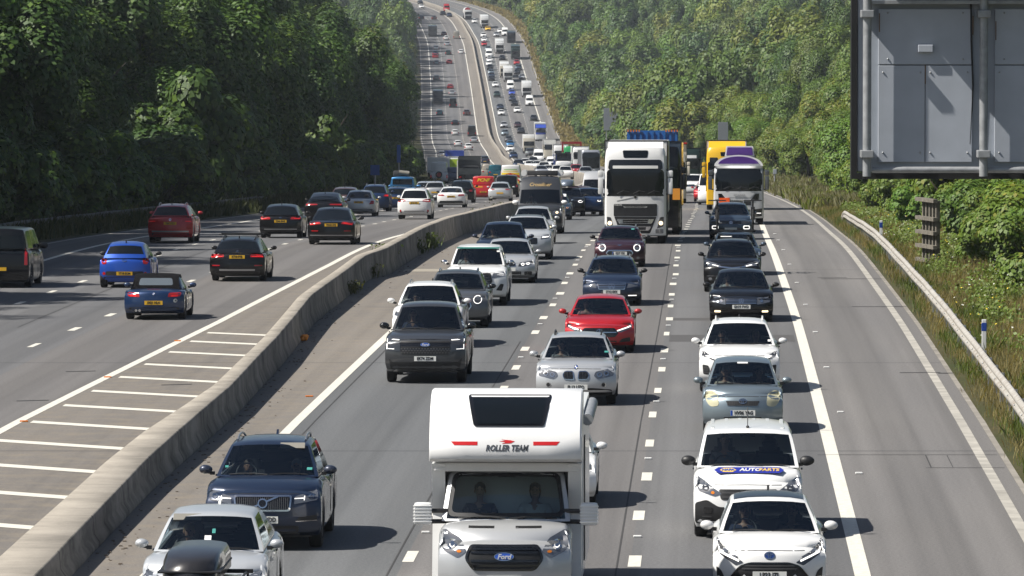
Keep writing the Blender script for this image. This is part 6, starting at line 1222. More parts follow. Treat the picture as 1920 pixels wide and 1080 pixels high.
lamps(sk, r, rpoly([(.88, .66), (1.14, .74), (1.16, 1.06), (1.0, 1.04)], .03), LAMPD, [(ell(1.04, .84, .085, .085), LITW, .016)]); sk.cast("badge", badge('ironmark', 1.90, .07, .012)+[(stroke(-.75, 1.74, .0, 1.90, .02), SILVERT, .010)], r); text("VOLVO", r, -.70, -.03, 1.575, .07, PAPER, False, .002, 0, 1.4)
lamps(sk, r, rect(.82, 1.14, .44, .58, .03), LAMP, name="fog_lamp"); MB().path([(-.62, 1.2, 3.72), (-.62, 1.15, 3.66)], .05).ball((-.62, 1.05, 3.62), (.06, .10, .05)).build("air_horn", BLACKP, r)
MB().box(1.284, 1.31, 3.2, 3.7, 2.9, 4.0).build("hire_board", plain("board_yellow", (.62, .38, .02), .5), r)
VD = dict(W=2.2, seat_y=1.2, seat_z=1.75)
r, sk, d = lorry("lorry with open blue container seen above the white lorry, orange hazard board on its corner", P_['black'], 1222, 283, 'd', box='box', boxH=4.12, boxm=paint("trailer_slate", (.05, .075, .115), .2))
cb = MB().box(-1.14, 1.14, 2.9, 15.0, 4.15, 4.62); [cb.box(x-.05, x+.05, 2.84, 2.9, 4.15, 4.58) for x in np.linspace(-1.05, 1.05, 9)]; cb.build("blue_container", paint("container_blue", (.01, .13, .42), .1, .5), r)
cl = MB(); [cl.box(x-.03, x+.03, 2.80, 2.86, 4.56, 4.66) for x in list(np.linspace(-1.1, -.6, 5))+list(np.linspace(.6, 1.1, 5))]; cl.build("strap_hooks", AMBER, r)
MB().box(.92, 1.25, -.06, .0, 1.55, 2.05).build("hazard_board", plain("board_orange", (.75, .30, .03), .5), r)
r, sk, d = lorry("cream tall lorry with red roof edge behind the lorry carrying the blue container", P_['cream'], 1254, 460, 'd', box='box', boxH=4.25, boxm=P_['cream'], H=3.6); MB().box(-1.25, 1.3, 2.6, 6, 4.27, 4.4).build("red_roof_edge", P_['red'], r)
r, sk, d = lorry("dark green-grey lorry with pale name panel, behind the white four-by-four", P_['dgreen'], 1290, 640, 'd', box='box', boxH=4.0, boxm=P_['dgreen'], H=3.9); sk.cast("name_panel", [(rect(-1.1, .85, 3.0, 3.3, .03), WHITE, .02)], r)
# tanker with purple front
r, sk, d = lorry("silver tanker lorry with purple arched roof fairing and orange hazard plate", paint("lorry_white_grey", (.56, .57, .58), .1), 1383, 421, style='low', H=2.95, trim=P_['grey'], boxH=3.6)
us = np.linspace(-1, 1, 13); V = []; Fc = []
PUR = P_['purple']; arch = [(1.22*math.cos(a), 2.93+.55*math.sin(a)) for a in np.linspace(0, PI, 15)]; MB().prism(arch, .35, 1.9).build("roof_fairing", WHITE, r, 50)
arch2 = [(1.02*math.cos(a), 2.99+.42*math.sin(a)) for a in np.linspace(.12, PI-.12, 15)]; MB().prism(arch2, .31, .36).build("purple_fairing_panel", PUR, r)
tk = MB(); tk.tube((0, 2.8, 2.30), (0, 14.5, 2.30), 1.22, n=28); tk.build("tank", P_['purple'], r, 40); MB().prism([(-.62, 3.46), (.72, 3.46), (.66, 3.86), (-.56, 3.86)], 2.2, 2.3).build("purple_header", PUR, r); fb = MB(); fb.prism([(-.70, 3.40), (.80, 3.40), (.72, 3.92), (-.62, 3.92)], 2.31, 2.36); fb.build("header_frame", WHITE, r)
sk.cast("visor_band", [(rpoly([(-1.2, 2.82), (1.2, 2.82), (1.15, 2.94), (-1.15, 2.94)], .03), WHITE, .06)], r)
sk.cast("grille", [(rpoly([(-.58, 1.36), (.58, 1.36), (.84, 1.62), (-.84, 1.62)], .03), paint("lorry_white_grey", (.56, .57, .58), .1), .012), (rpoly([(-1.0, 1.24), (-.6, 1.24), (-.84, 1.55), (-1.02, 1.55)], .02), GLOSSB, .012), (rpoly([(1.0, 1.24), (.6, 1.24), (.84, 1.55), (1.02, 1.55)][::-1], .02), GLOSSB, .012), (rect(-.62, .62, .98, 1.16, .03), BLACKP, .014), (rect(-.80, .80, 1.18, 1.24, .01), CHROME, .018), (rpoly([(-.5, .52), (.5, .52), (.58, .76), (-.58, .76)], .03), BLACKP, .014)], r)
text("SCANIA", r, .05, -.035, 1.47, .13, SILVERT, False, .003, 0, 1.3); sk.cast("hazard_plate", [(rect(-.98, -.45, 1.0, 1.34, .01), plain("hazard_orange", (.80, .10, .01), .5), .03)], r)
lamps(sk, r, rpoly([(.72, .42), (1.16, .46), (1.18, .78), (.78, .74)], .04), GLOSSB, [(rect(.78, 1.12, .56, .60, .01), LIT, .016)])
r, sk, d = lorry("yellow lorry with dark roof window and white box body, behind the tanker", P_['yellow'], 1362, 400, 'd', box='box', boxH=4.35, boxm=WHITE, trim=P_['yellow']); MB().prismx([(1.0, 3.7), (2.3, 3.7), (2.6, 4.30), (1.5, 4.30)], -1.12, 1.18).build("wind_deflector", P_['yellow'], r); sk.cast("roof_window", [(rpoly([(-.36, 3.36), (.60, 3.36), (.62, 3.62), (-.38, 3.62)], .05), GLASSD, .012)], r); sk.cast("visor_panel", [(rect(-1.05, -.55, 2.98, 3.28, .05), GLOSSB, .02)], r)
# packed traffic in the dip, oncoming: lorries and a coach
r, sk, d = lorry("white coach with one great dark windscreen in the packed dip", P_['pgrey'], 1108, 860, 'd', H=3.45, boxH=3.5, name="coach", cat="coach", bare=True); sk.cast("windscreen", [(rpoly([(-1.10, 1.0), (1.10, 1.0), (1.05, 3.0), (.9, 3.15), (-.9, 3.15), (-1.05, 3.0)], .15), GLASSD, .03)], r); MB().box(-1.25, 1.25, 2.2, 12, .4, 3.45, 0, .08).build("coach_body", P_['pgrey'], r)
r, sk, d = lorry("green lorry between two red posts in the packed dip", P_['green'], 1073, 980, 'd', H=3.9, boxH=4.2, boxL=9); mb = MB(); [mb.box(sx*1.4-.14, sx*1.4+.14, 2.7, 3.0, .9, 4.6) for sx in (-1, 1)]; mb.box(-1.5, 1.5, 2.7, 12, 4.25, 4.6); mb.build("red_frame", P_['cherry'], r)
lorry("white lorry with dark windscreen, left of the green lorry in the dip", P_['white'], 1052, 1100, 'd', H=3.9, box='box', boxH=4.1, boxL=8)
lorry("cream box lorry with yellow edge, behind the white vans in the dip", P_['cream'], 1031, 1300, 'd', H=3.0, box='box', boxH=4.0, boxL=8)
lorry("white lorry below the red posts, beside the coach", P_['white'], 1090, 960, 'd', H=3.7, box='box', boxH=3.9, boxL=8)
r, sk, d = lorry("lorry with bright blue wind deflector over a white front, foot of the hill", P_['white'], 1014, 264, 'g', H=2.9, box='box', boxH=3.9, boxL=9, boxm=WHITE); MB().prismx([(.5, 2.86), (2.4, 2.86), (2.5, 3.75), (1.3, 3.75)], -1.2, 1.2).build("blue_deflector", P_['royal'], r); sk.cast("blue_band", [(rect(-1.15, 1.15, 1.5, 2.0, .02), P_['royal'], .004)], r)
r, sk, d = lorry("light lorry with blue box over its white cab, lettered in white", P_['white'], 1057, 870, 'd', H=2.0, W=2.1, box='box', boxH=2.85, boxL=5, boxm=P_['royal']); text("ALPHA", r, 0, 2.71, 2.42, .45, PAPER, False, .01, .2)
r, sk, d = car("white_panel_van", "white high-roof van in the packed dip, right of the grey car", P_['white'], LVAN, 'd', 1010, 1230, cat="van", ftop=.57)
r, sk, d = car("white_panel_van", "white van with flag-marked car at its corner, packed dip", P_['white'], LVAN, 'd', 1036, 1050, cat="van", H=2.2)
for px, py, pm, lab in ((1027, 309, 'white', "white car behind the red-flagged van at the dip's near edge"), (1007, 301, 'white', "white hatchback squeezed between the white van and grey car in the dip"), (1041, 304, 'silver', "silver car just short of the light lorry with blue box"), (993, 301, 'white', "white car nosing past the barrier end into the dip"), (1015, 310, 'pgrey', "pale grey car lowest of the cluster by the barrier end"), (1060, 311, 'white', "white car tucked against the bright red car in the dip"), (1080, 308, 'red', "bright red car among white ones at the near edge of the packed dip"), (1066, 306, 'dgrey', "dark car between the light lorry and the bright red car"), (1098, 312, 'silver', "silver car just beyond the tall silver van"), (1020, 303, 'white', "white car in front of the white vans in the dip"), (985, 297, 'white', "white car at the outside edge of the packed dip"), (1000, 294, 'grey', "grey car behind the white high-roof van in the dip"), (972, 299, 'navy', "dark blue car at the barrier end of the packed dip"), (1092, 304, 'cherry', "dull red car behind the bright red one"), (1046, 309, 'white', "white car below the light lorry with the blue box"), (1112, 300, 'dblue', "dark car below the coach")):
    r, sk, d = car("car", lab, P_[pm], HATCH if px % 2 else SUV, 't', px, py)
# ================================================================== the far carriageway, seen from behind
def rear(sk, root, d, lamp, pl=None, platez=.75, extra=(), lampm=RED, dif=True, lit=None, platew=True):
    for f in (lambda p: p, mir): sk.cast("tail_light", [(f(lamp), lampm, .010)]+([(f(lit), REDLIT, .016)] if lit else []), root, True)
    if pl is not None: plate(sk, root, platez, pl, True)
    h = d['W']/2
    if dif: sk.cast("rear_bumper", [(rpoly([(-h*.80, d['clr']+.05), (h*.80, d['clr']+.05), (h*.84, d['clr']+.16), (-h*.84, d['clr']+.16)], .03), BLACKP, .010)], root, True)
    for e in extra:
        if e[1] is RED: sk.cast("reflector", [e], root, True)
    rest = [e for e in extra if e[1] is not RED]
    if rest: sk.cast("trim", rest, root, True)
r, sk, d = car("black_van", "black people-carrier van with dark rear doors at the frame's edge", P_['black'], LVAN, 'g', 2, 538, True, cat="van", W=1.99, H=1.97, L=5.0, yrr=4.9, ytb=4.95, wb=2.93, zc=1.2, ftop=.91, side=((.06, .28), (.31, .60), (.63, .92)), tint=False, fo=1.0); rear(sk, r, d, rpoly([(.84, .75), (.95, .75), (.93, 1.30), (.86, 1.30)], .02), "", .62); sk.cast("rear_door_glass", [(rpoly([(-.82, 1.12), (-.03, 1.12), (-.03, 1.70), (-.74, 1.70)], .06), GLASSD, .01), (rpoly([(.03, 1.12), (.82, 1.12), (.74, 1.70), (.03, 1.70)], .06), GLASSD, .01)], r, True)
r, sk, d = car("blue_hatchback", "bright blue small hatchback beyond the soft-top roadster, seen from behind", P_['blue'], HATCH, 'g', 235, 539, True, W=1.66, L=3.67, H=1.50, yrr=3.25, ytb=3.58, wb=2.38, mirm=BLACKP, glass=.18)
rear(sk, r, d, rpoly([(.60, .78), (.74, .76), (.79, .92), (.70, 1.0), (.58, .98)], .05), "YT18 EOM", .47, [(rect(-.62, .62, .40, .54, .05), BLACKP, .008), (ell(-.68, .47, .05, .05), RED, .012), (ell(.68, .47, .05, .05), RED, .012)]+ring(0, .90, .075, .045, .012, CHROME, .012)+[(stroke(-.035, .875, .035, .925, .012), CHROME, .012)])
r, sk, d = car("roadster", "dark blue two-seat roadster with black fabric roof and round UK sticker", P_['dblue'], SALOON, 'g', 291, 598, True, cat="sports car", W=1.74, L=4.05, H=1.28, zc=.86, zh=.70, yc=1.5, yrf=2.0, yrr=2.75, ytb=3.2, zd=.90, zdr=.84, wb=2.45, fo=.75, roofm=None, wr=.70, fin=False, bowr=.3, glass=.05, tint=False, r=.32)
rear(sk, r, d, rpoly([(.40, .66), (.76, .68), (.78, .80), (.44, .79)], .04), "X421 HLN", .50, [(ell(-.62, .56, .055, .055), PAPER, .010)]+badge('round', .76, .045, .010)+[(rect(-.2, .2, .865, .885, .008), RED, .008)], lit=rpoly([(.50, .67), (.70, .68), (.70, .73), (.50, .72)], .02))
text("UK", r, -.62, sk.hit(-.62, .56, True)+.014, .56, .075, INK, True, .003); text("Z3", r, .55-1.0, sk.hit(-.45, .83, True)+.02, .745, .05, SILVERT, True, .002)
ex = MB().tube((.40, 3.9, .28), (.40, 4.12, .28), .04).tube((.50, 3.9, .28), (.50, 4.12, .28), .04).build("exhaust", CHROME, r)
SOFT = plain("soft_top", (.006, .006, .007), .95, spec=.1)
def softtop(r, d, sk):
    V, Fc, ID = None, None, None; hw = d['W']/2
    us = [-1, -.93, -.6, 0, .6, .93, 1]; V = []; F_ = []
    prof = [(2.02, 1.235), (2.35, 1.305), (2.8, 1.295), (3.05, 1.20), (3.28, .96), (3.32, .88)]
    for (yy, zz) in prof:
        for uu in us: a = abs(uu); V.append((uu*hw*(.745 if zz > 1.1 else .80 if zz > .9 else .86), yy+.02*a, zz-.04*a**3))
    n = len(us); F_ = [(j*n+i, j*n+i+1, (j+1)*n+i+1, (j+1)*n+i) for j in range(len(prof)-1) for i in range(n-1)]
    V2 = [(x, y+.0, z-.05) for x, y, z in V]; m_ = len(V); F_ += [tuple(i+m_ for i in f[::-1]) for f in F_]
    for j in range(len(prof)-1):
        for i in (0, n-1): F_.append((j*n+i, (j+1)*n+i, (j+1)*n+i+m_, j*n+i+m_))
    st = mesh_obj("soft_top", pymesh("soft_top", V+V2, F_, SOFT, None, 50), r); s2 = Skin(V, F_[:(len(prof)-1)*(n-1)])
    s2.cast("rear_screen", [(rpoly([(-.50, .98), (.50, .98), (.46, 1.18), (-.46, 1.18)], .06), plain("plastic_screen", (.10, .12, .14), .15), .012)], st, True)
softtop(r, d, sk)
r, sk, d = car("red_suv", "dark red SUV with black bumper on the shaded lane below the wood", P_['cherry'], SUV, 'g', 321, 455, True, W=1.84, L=4.38, H=1.60, rails=SILVERT, wb=2.63, yrr=3.75, ytb=4.25, glass=.12)
rear(sk, r, d, rpoly([(.48, .86), (.88, .84), (.89, .98), (.50, .95)], .03), "YB67 KZU", .80, [(rect(-.76, .76, .44, .50, .02), SILVERT, .012), (rect(.64, .86, .58, .63, .02), RED, .010), (rect(-.86, -.64, .58, .63, .02), RED, .010)]+ring(0, .96, .05, .05, .02, CHROME, .012), lit=rpoly([(.60, .87), (.86, .86), (.86, .90), (.62, .91)], .02)); sticker(r, d, sk, 9, 9) if 0 else None
r, sk, d = car("black_estate", "black estate with two roof bars and wide red tail lights, nearest the barrier", P_['black'], ESTATE, 'g', 447, 526, True, W=1.85, L=4.93, H=1.47, yrr=4.15, ytb=4.78, wb=2.94, glass=.14, rails=BLACKP)
rear(sk, r, d, rpoly([(.44, .82), (.88, .80), (.90, .92), (.46, .91)], .03), "KT18 FYB", .83, [(rect(-.60, .60, .36, .42, .02), SILVERT, .012), (rect(.58, .84, .52, .56, .02), RED, .010), (rect(-.84, -.58, .52, .56, .02), RED, .010), ([(-.44, .95), (.44, .95), (.44, .965), (-.44, .965)], CHROME, .010)]+badge('star', 1.0, .05, .012), lit=rpoly([(.50, .83), (.86, .82), (.86, .85), (.50, .86)], .01)); b = MB(); [b.box(-.72, .72, yy-.03, yy+.03, 1.52, 1.56, 0, .012) for yy in (2.3, 3.6)]; b.build("roof_bars", BLACKP, r)
for px, py in ((527, 446),):
    r, sk, d = car("black_hatchback", "black five-door hatchback to the shaded side of the black saloons", P_['black'], HATCH, 'g', px, py, True, W=1.80, L=4.3, H=1.46, wb=2.62, yrr=3.7, ytb=4.2, glass=.12); rear(sk, r, d, rpoly([(.42, .80), (.84, .79), (.86, .92), (.46, .90)], .03), "YD66 BWZ", .72, [(rect(-.7, .7, .36, .40, .02), SILVERT, .010)]+ring(0, .88, .05, .03, .014, CHROME, .012), lit=rpoly([(.58, .82), (.82, .81), (.82, .85), (.6, .86)], .02))
r, sk, d = car("black_limousine", "long black saloon with tinted rear window, beside the barrier's bend", P_['black'], SALOON, 'g', 622, 458, True, W=1.92, L=5.1, H=1.50, wb=3.1, yrr=3.6, ytb=4.5, bowr=.25); rear(sk, r, d, rpoly([(.40, .84), (.86, .78), (.88, .90), (.46, .93)], .03), "WA23 UHJ", .80, [(rect(-.86, .86, .36, .40, .01), SILVERT, .010), (rect(.52, .80, .54, .58, .02), RED, .010), (rect(-.80, -.52, .54, .58, .02), RED, .010), ([(-.44, .925), (.44, .925), (.44, .94), (-.44, .94)], CHROME, .010)]+badge('star', .975, .04, .012), lit=rpoly([(.50, .86), (.84, .80), (.84, .84), (.52, .90)], .01))
r, sk, d = car("black_coupe_suv", "black sloping-backed SUV with a rear spoiler, just beyond the long black saloon", P_['black'], SUV, 't', 610, 361, True, W=1.95, L=4.9, H=1.60, wb=2.9, yrr=3.9, ytb=4.7, glass=.10, droop=.16, fo=.9); rear(sk, r, d, rpoly([(.30, .96), (.90, .94), (.90, 1.02), (.32, 1.02)], .02), "", .70); MB().box(-.72, .72, 4.45, 4.62, 1.22, 1.25, 0, .01).build("spoiler", P_['black'], r)
r, sk, d = car("silver_saloon", "silver saloon between the black SUV and the white SUV, seen from behind", P_['silver'], SALOON, 'g', 673, 405, True, W=1.85, L=4.9, H=1.47, wb=2.94, yrr=3.4, ytb=4.3); rear(sk, r, d, rpoly([(.58, .66), (.86, .68), (.86, .90), (.72, .88)], .04), "BX17 LVO", .78, [(rect(-.8, .8, .34, .40, .02), CHROME, .010)])
r, sk, d = car("brown_car", "dull maroon car, only its roof showing beyond the black sloping SUV", P_['brown'], SUV, 't', 647, 351, True, H=1.58, roofm=None); rear(sk, r, d, rpoly([(.6, .8), (.86, .8), (.86, 1.0), (.66, .98)], .03), "")
r, sk, d = car("people_carrier", "dark blue people carrier braking in the shaded lane beyond the silver saloon", P_['dblue'], SUV, 't', 703, 346, True, H=1.66, W=1.82, rails=SILVERT); rear(sk, r, d, rpoly([(.56, .92), (.88, .90), (.88, 1.06), (.66, 1.04)], .03), "", .70, lit=rpoly([(.62, .94), (.86, .92), (.86, 1.02), (.68, 1.01)], .02))
r, sk, d = car("blue_saloon", "blue hatchback braking beside the white SUV, red lamp glowing", P_['dblue'], HATCH, 'g', 744, 394, True, W=1.78, L=4.25, H=1.46, wb=2.62, yrr=3.6, ytb=4.1); rear(sk, r, d, rpoly([(.50, .80), (.86, .80), (.87, .94), (.56, .95)], .03), "LB09 EWU", .76, lit=rpoly([(.54, .82), (.84, .82), (.84, .92), (.58, .93)], .02))
r, sk, d = car("blue_camper", "light blue van with luggage piled on its roof, beyond the white SUV", P_['lblue'], LVAN, 't', 755, 331, True, cat="van", W=1.90, H=1.95, L=4.9, yrr=4.8, ytb=4.85, wb=3.0, zc=1.15, ftop=.91, fo=.9); sk.cast("rear_screen", [(rect(-.70, .70, 1.15, 1.75, .08), GLASSD, .01)], r, True); rear(sk, r, d, rect(.78, .90, .8, 1.1, .02), "")
lg = empty("luggage"); lg.matrix_basis = r.matrix_basis @ Matrix.Translation((.15, 3.4, 1.93)); tag(lg, "dark canvas luggage with a pale bundle tied on the light blue van's roof", "luggage"); MB().box(-.55, .55, -1.0, 1.0, 0, .42, 0, .12).build("holdall", CABIN, lg, 50); MB().tube((-.62, 1.05, .2), (.1, 1.05, .3), .17, n=12).build("bundle", CREAM, lg, 50)
r, sk, d = car("white_suv", "white SUV with angular red tail lights alongside the concrete barrier", P_['white'], SUV, 'g', 777, 411, True, W=1.80, L=4.66, H=1.68, wb=2.67, yrr=4.0, ytb=4.5, glass=.08, fo=.95); rear(sk, r, d, rpoly([(.42, .98), (.86, .92), (.88, 1.10), (.54, 1.06)], .02), "BV15 HKL", .88, [(ell(.74, .45, .05, .07), RED, .012), (ell(-.74, .45, .05, .07), RED, .012), (rect(-.55, .55, .40, .47, .02), SILVERT, .010), (rect(-.44, .44, .98, 1.02, .02), PAPER, .012)])
r, sk, d = car("white_coupe", "white low coupe with slim dark red tail lights between the white SUV and red van", P_['white'], SALOON, 'g', 846, 389, True, W=1.85, L=4.7, H=1.38, wb=2.8, yrr=3.3, ytb=4.25, mirm=BLACKP); rear(sk, r, d, rpoly([(.44, .76), (.86, .78), (.88, .88), (.50, .86)], .02), "FX19 NRU", .72, [(rpoly([(-.8, .30), (.8, .30), (.74, .44), (-.74, .44)], .04), BLACKP, .008), (ell(0, .90, .05, .03), SILVERT, .008)])
r, sk, d = car("red_van", "red van with yellow lettering high on its rear doors, behind the concrete barrier", P_['postred'], SVAN, 'd', 906, 500, True, cat="van", W=1.90, L=4.6, H=1.86, yrr=4.5, ytb=4.55, roofm=None, wr=.88); rear(sk, r, d, rect(.80, .90, .75, 1.15, .02), "SC21 KXA", .60, lampm=plain("pale_red_lens", (.5, .10, .09), .2))
YEL = plain("sign_yellow", (.80, .52, .01), .5); yb = sk.hit(0, 1.55, True); text_on(sk, "PCNF", r, 0, 1.52, .34, YEL, True, .012, .25, 1.15, .008); text("parcels", r, .35, sk.hit(.35, 1.1, True)+.015, 1.02, .12, YEL, True) if 0 else None
sk.cast("yellow_line", [(rect(.05, .66, 1.02, 1.05, .01), YEL, .006), (rect(.05, .60, .95, .98, .01), YEL, .006)], r, True)
r, sk, d = car("pale_hatchback", "pale silver hatchback squeezed between red van and black four-by-four", paint("pearl_silver", (.52, .54, .56), .35), HATCH, 't', 938, 341, True, W=1.78); rear(sk, r, d, rpoly([(.40, .86), (.84, .84), (.84, .92), (.42, .92)], .02), "", .6)
r, sk, d = car("black_four_by_four", "black boxy four-by-four in front of the chevron-marked van", P_['black'], SUV, 't', 950, 328, True, W=1.95, H=1.86, L=4.9, zc=1.2, wr=.84, yrr=4.6, ytb=4.75); rear(sk, r, d, rect(.78, .92, .85, 1.1, .02), "", .8)
r, sk, d = car("chevron_van", "white high-roof van with red and yellow chevrons across its rear doors", P_['white'], LVAN, 'd', 957, 600, True, cat="van", H=2.5); CHR = plain("chevron_red", (.55, .03, .02), .5); CHY = plain("chevron_yellow", (.85, .62, .02), .5)
ch = [(rpoly([(-.86, .62), (.86, .62), (.84, 1.75), (-.84, 1.75)], .03), CHY, .010)]
for k in range(4):
    for sx in (-1, 1):
        p = [(sx*0.0, 1.72-.42*k+.5), (sx*.86, 1.72-.42*k-.24), (sx*.86, 1.72-.42*k-.45), (sx*0.0, 1.72-.42*k+.27)]
        p = [(x, min(1.74, max(.63, z))) for x, z in p]
        if abs(p[0][1]-p[3][1])+abs(p[1][1]-p[2][1]) > .05: ch.append((p if sx < 0 else p[::-1], CHR, .016))
sk.cast("chevrons", ch[:1]+[c for c in ch[1:] if len(set(c[0])) > 2], r, True); sk.cast("yellow_line", [(rect(-.7, .7, 1.86, 1.93, .01), CHY, .008), (rect(-.6, .6, 2.02, 2.08, .01), plain("trim_green", (.25, .5, .08), .5), .008)], r, True)
r, sk, d = car("white_van", "white van with a spare wheel on its rear door, under a white frame", P_['white'], LVAN, 'd', 823, 720, True, cat="van", H=2.4, L=5.2, yrr=5.1, ytb=5.15, wb=3.3); rear(sk, r, d, rect(.84, .96, .55, .95, .02), "", .45, lit=rect(.85, .95, .58, .85, .02)); MB().tube((0, 5.2, .95), (0, 5.38, .95), .38, n=20).build("spare_wheel", RUBBER, r, 40); MB().tube((0, 5.38, .95), (0, 5.40, .95), .24, n=18).build("red_cover", P_['red'], r)
r, sk, d = lorry("white box lorry whose top frames the van with the spare wheel", WHITE, 822, 733, 'd', box='box', boxH=2.85, H=2.5, style='low', boxL=6, away=True, bare=True); 
def tipper():
    root = empty("tipper_lorry"); tag(root, "dark grey open-backed tipper lorry in the middle lane, heading away", "lorry"); dd = dict(L=8.0, fo=1.3, wb=4.0, H=3.0, yrf=2, yrr=7.5, W=2.5); x, y = place('d', 880, 700, dd, True); put(root, y, x, True, L=8.0); G = paint("tipper_grey", (.035, .042, .045), .2, .5)
    MB().box(-1.25, 1.25, 2.4, 8.0, 1.0, 1.08).box(-1.25, -1.17, 2.4, 8, 1.0, 3.0).box(1.17, 1.25, 2.4, 8, 1.0, 3.0).box(-1.25, 1.25, 2.4, 2.5, 1.0, 3.1).box(-1.25, 1.25, 7.92, 8.0, 1.0, 1.75).box(-1.25, 1.25, 7.6, 8.0, 2.72, 3.0).build("tipper_body", G, root); MB().box(-1.2, 1.2, 0, 2.2, .5, 2.8, 0, .08).build("cab", WHITE, root); MB().box(-1.0, 1.0, 2.6, 7.4, 1.1, 2.0, 0, .2).build("load", CABIN, root); MB().box(1.26, 1.36, 1.2, 7.9, .6, 2.6).build("side_board", WHITE, root)
    for sx in (-1, 1):
        MB().box(sx*1.0-.14, sx*1.0+.14, 8.0, 8.04, .72, .86).build("tail_light", RED, root)
        for yy in (1.3, 5.6, 6.9): wheel(root, sx*1.05, yy, .5, .34)
    MB().box(-.5, .5, .5, 7.9, .5, 1.0).build("chassis", BLACKP, root)
tipper()
r, sk, d = car("blue_van", "dark blue small van carrying a bright yellow-green poster above, beyond the white van", P_['dblue'], SVAN, 'd', 850, 722, True, cat="van"); 
pb_ = empty("poster_trailer"); y = 735.0; x = (850-960)/project(0, y, float(ZR(y)))[2]; pb_.location = (x, y, float(ZR(y))); tag(pb_, "white trailer body with a bright yellow-green poster on its back", "trailer"); MB().box(-.7, .7, 0, 4, .7, 2.75, 0, .03).build("trailer_box", WHITE, pb_); MB().box(-.62, .62, -.03, .0, 1.75, 2.65).build("poster", plain("poster_lime", (.45, .62, .03), .5), pb_); [wheel(pb_, s*.6, 2, .35, .2) for s in (-1, 1)]
for px, py, pm, base, lab in ((798, 340, 'pgrey', ESTATE, "silver estate roof just beyond the white SUV"), (816, 340, 'silver', HATCH, "small silver car roof between the silver estate and the white coupe"), (866, 338, 'black', SUV, "black SUV between the white coupe and the tipper lorry"), (829, 283, 'white', HATCH, "white car with red lamps on the kerb side of the blue-topped lorry"), (916, 308, 'beige', SVAN, "beige van beside the barrier beyond the tipper lorry"), (929, 309, 'teal', SVAN, "teal van next to the beige van"), (909, 292, 'navy', SUV, "dark SUV beyond the tipper lorry, hugging the barrier"), (937, 312, 'brown', HATCH, "dusky pink car just past the teal van")):
    r, sk, d = car("car", lab, P_[pm], base, 't', px, py, True, cat="van" if base is SVAN else "car"); rear(sk, r, d, rpoly([(.55, .80), (.80, .80), (.80, .98), (.60, .96)], .03), "", .6)
r, sk, d = lorry("lorry with blue roof, white stripe and orange-red curtain heading away below the hill", P_['royal'], 853, 900, 'd', away=True, box='box', boxH=3.3, boxL=8, boxm=P_['royal'], bare=True, H=3.2); 
mb = MB().box(-1.29, 1.29, 3.0, 10.80, 1.2, 2.2, 0).build("red_band", paint("band_red", (.55, .07, .03)), r); MB().box(-1.295, 1.295, 2.99, 10.81, 2.2, 2.5).build("white_band", WHITE, r)
# ================================================================== far traffic on the hill, one mesh each
FARM = {}
def far_mesh(kind, col, away):
    k = (kind, col)
    if k in FARM: return FARM[k]
    pm = P_[col]
    if kind in ('car', 'suv', 'van', 'minivan'):
        d = dict(DEF); d.update({'car': SALOON if col in ('black', 'silver', 'navy') else HATCH, 'suv': SUV, 'van': LVAN, 'minivan': SVAN}[kind]); me, _ = body(None, pm, d, True, "far_"+kind)
    else:
        mb = MB(); bh = 3.9; w = 1.25
        if kind == 'coach': mb.box(-w, w, 0, 11, .35, 3.3, 0, .1); mb.box(-1.1, 1.1, -.05, .03, 1.0, 2.9, 1)
        elif kind == 'tanker': mb.box(-w, w, 0, 2.2, .5, 3.2, 0, .12); mb.box(-1.1, 1.1, -.05, .03, 1.7, 2.6, 1); mb.box(-1.0, 1.0, -.05, .03, .55, 1.3, 3); mb.tube((0, 2.6, 2.4), (0, 12, 2.4), 1.25, n=16, m=2); mb.tube((0, 2.55, 2.9), (0, 6, 2.9), 1.0, n=12, m=4)
        else: mb.box(-w, w, 0, 2.2, .5, 3.3, 0, .12); mb.box(-1.1, 1.1, -.05, .03, 1.7, 2.6, 1); mb.box(-1.0, 1.0, -.05, .03, .55, 1.3, 3); mb.box(-w-.02, w+.02, 2.5, 13, 1.1, bh, 2 if kind == 'lorry' else 0, .04)
        for sx in (-1, 1):
            for yy in (1.3, 4, 10, 11.3): mb.tube((sx*.9, yy, .5), (sx*1.2, yy, .5), .5, n=10, m=3)
        mb.box(-.9, .9, .4, 12 if kind != 'coach' else 10.8, .45, 1.0, 3)
        me = mb.mesh("far_"+kind, [pm, GLASSD, WHITE if col in ('white', 'cream') or kind != 'lorry' else pm, BLACKP, P_['cherry']], 40)
    FARM[k] = me; return me
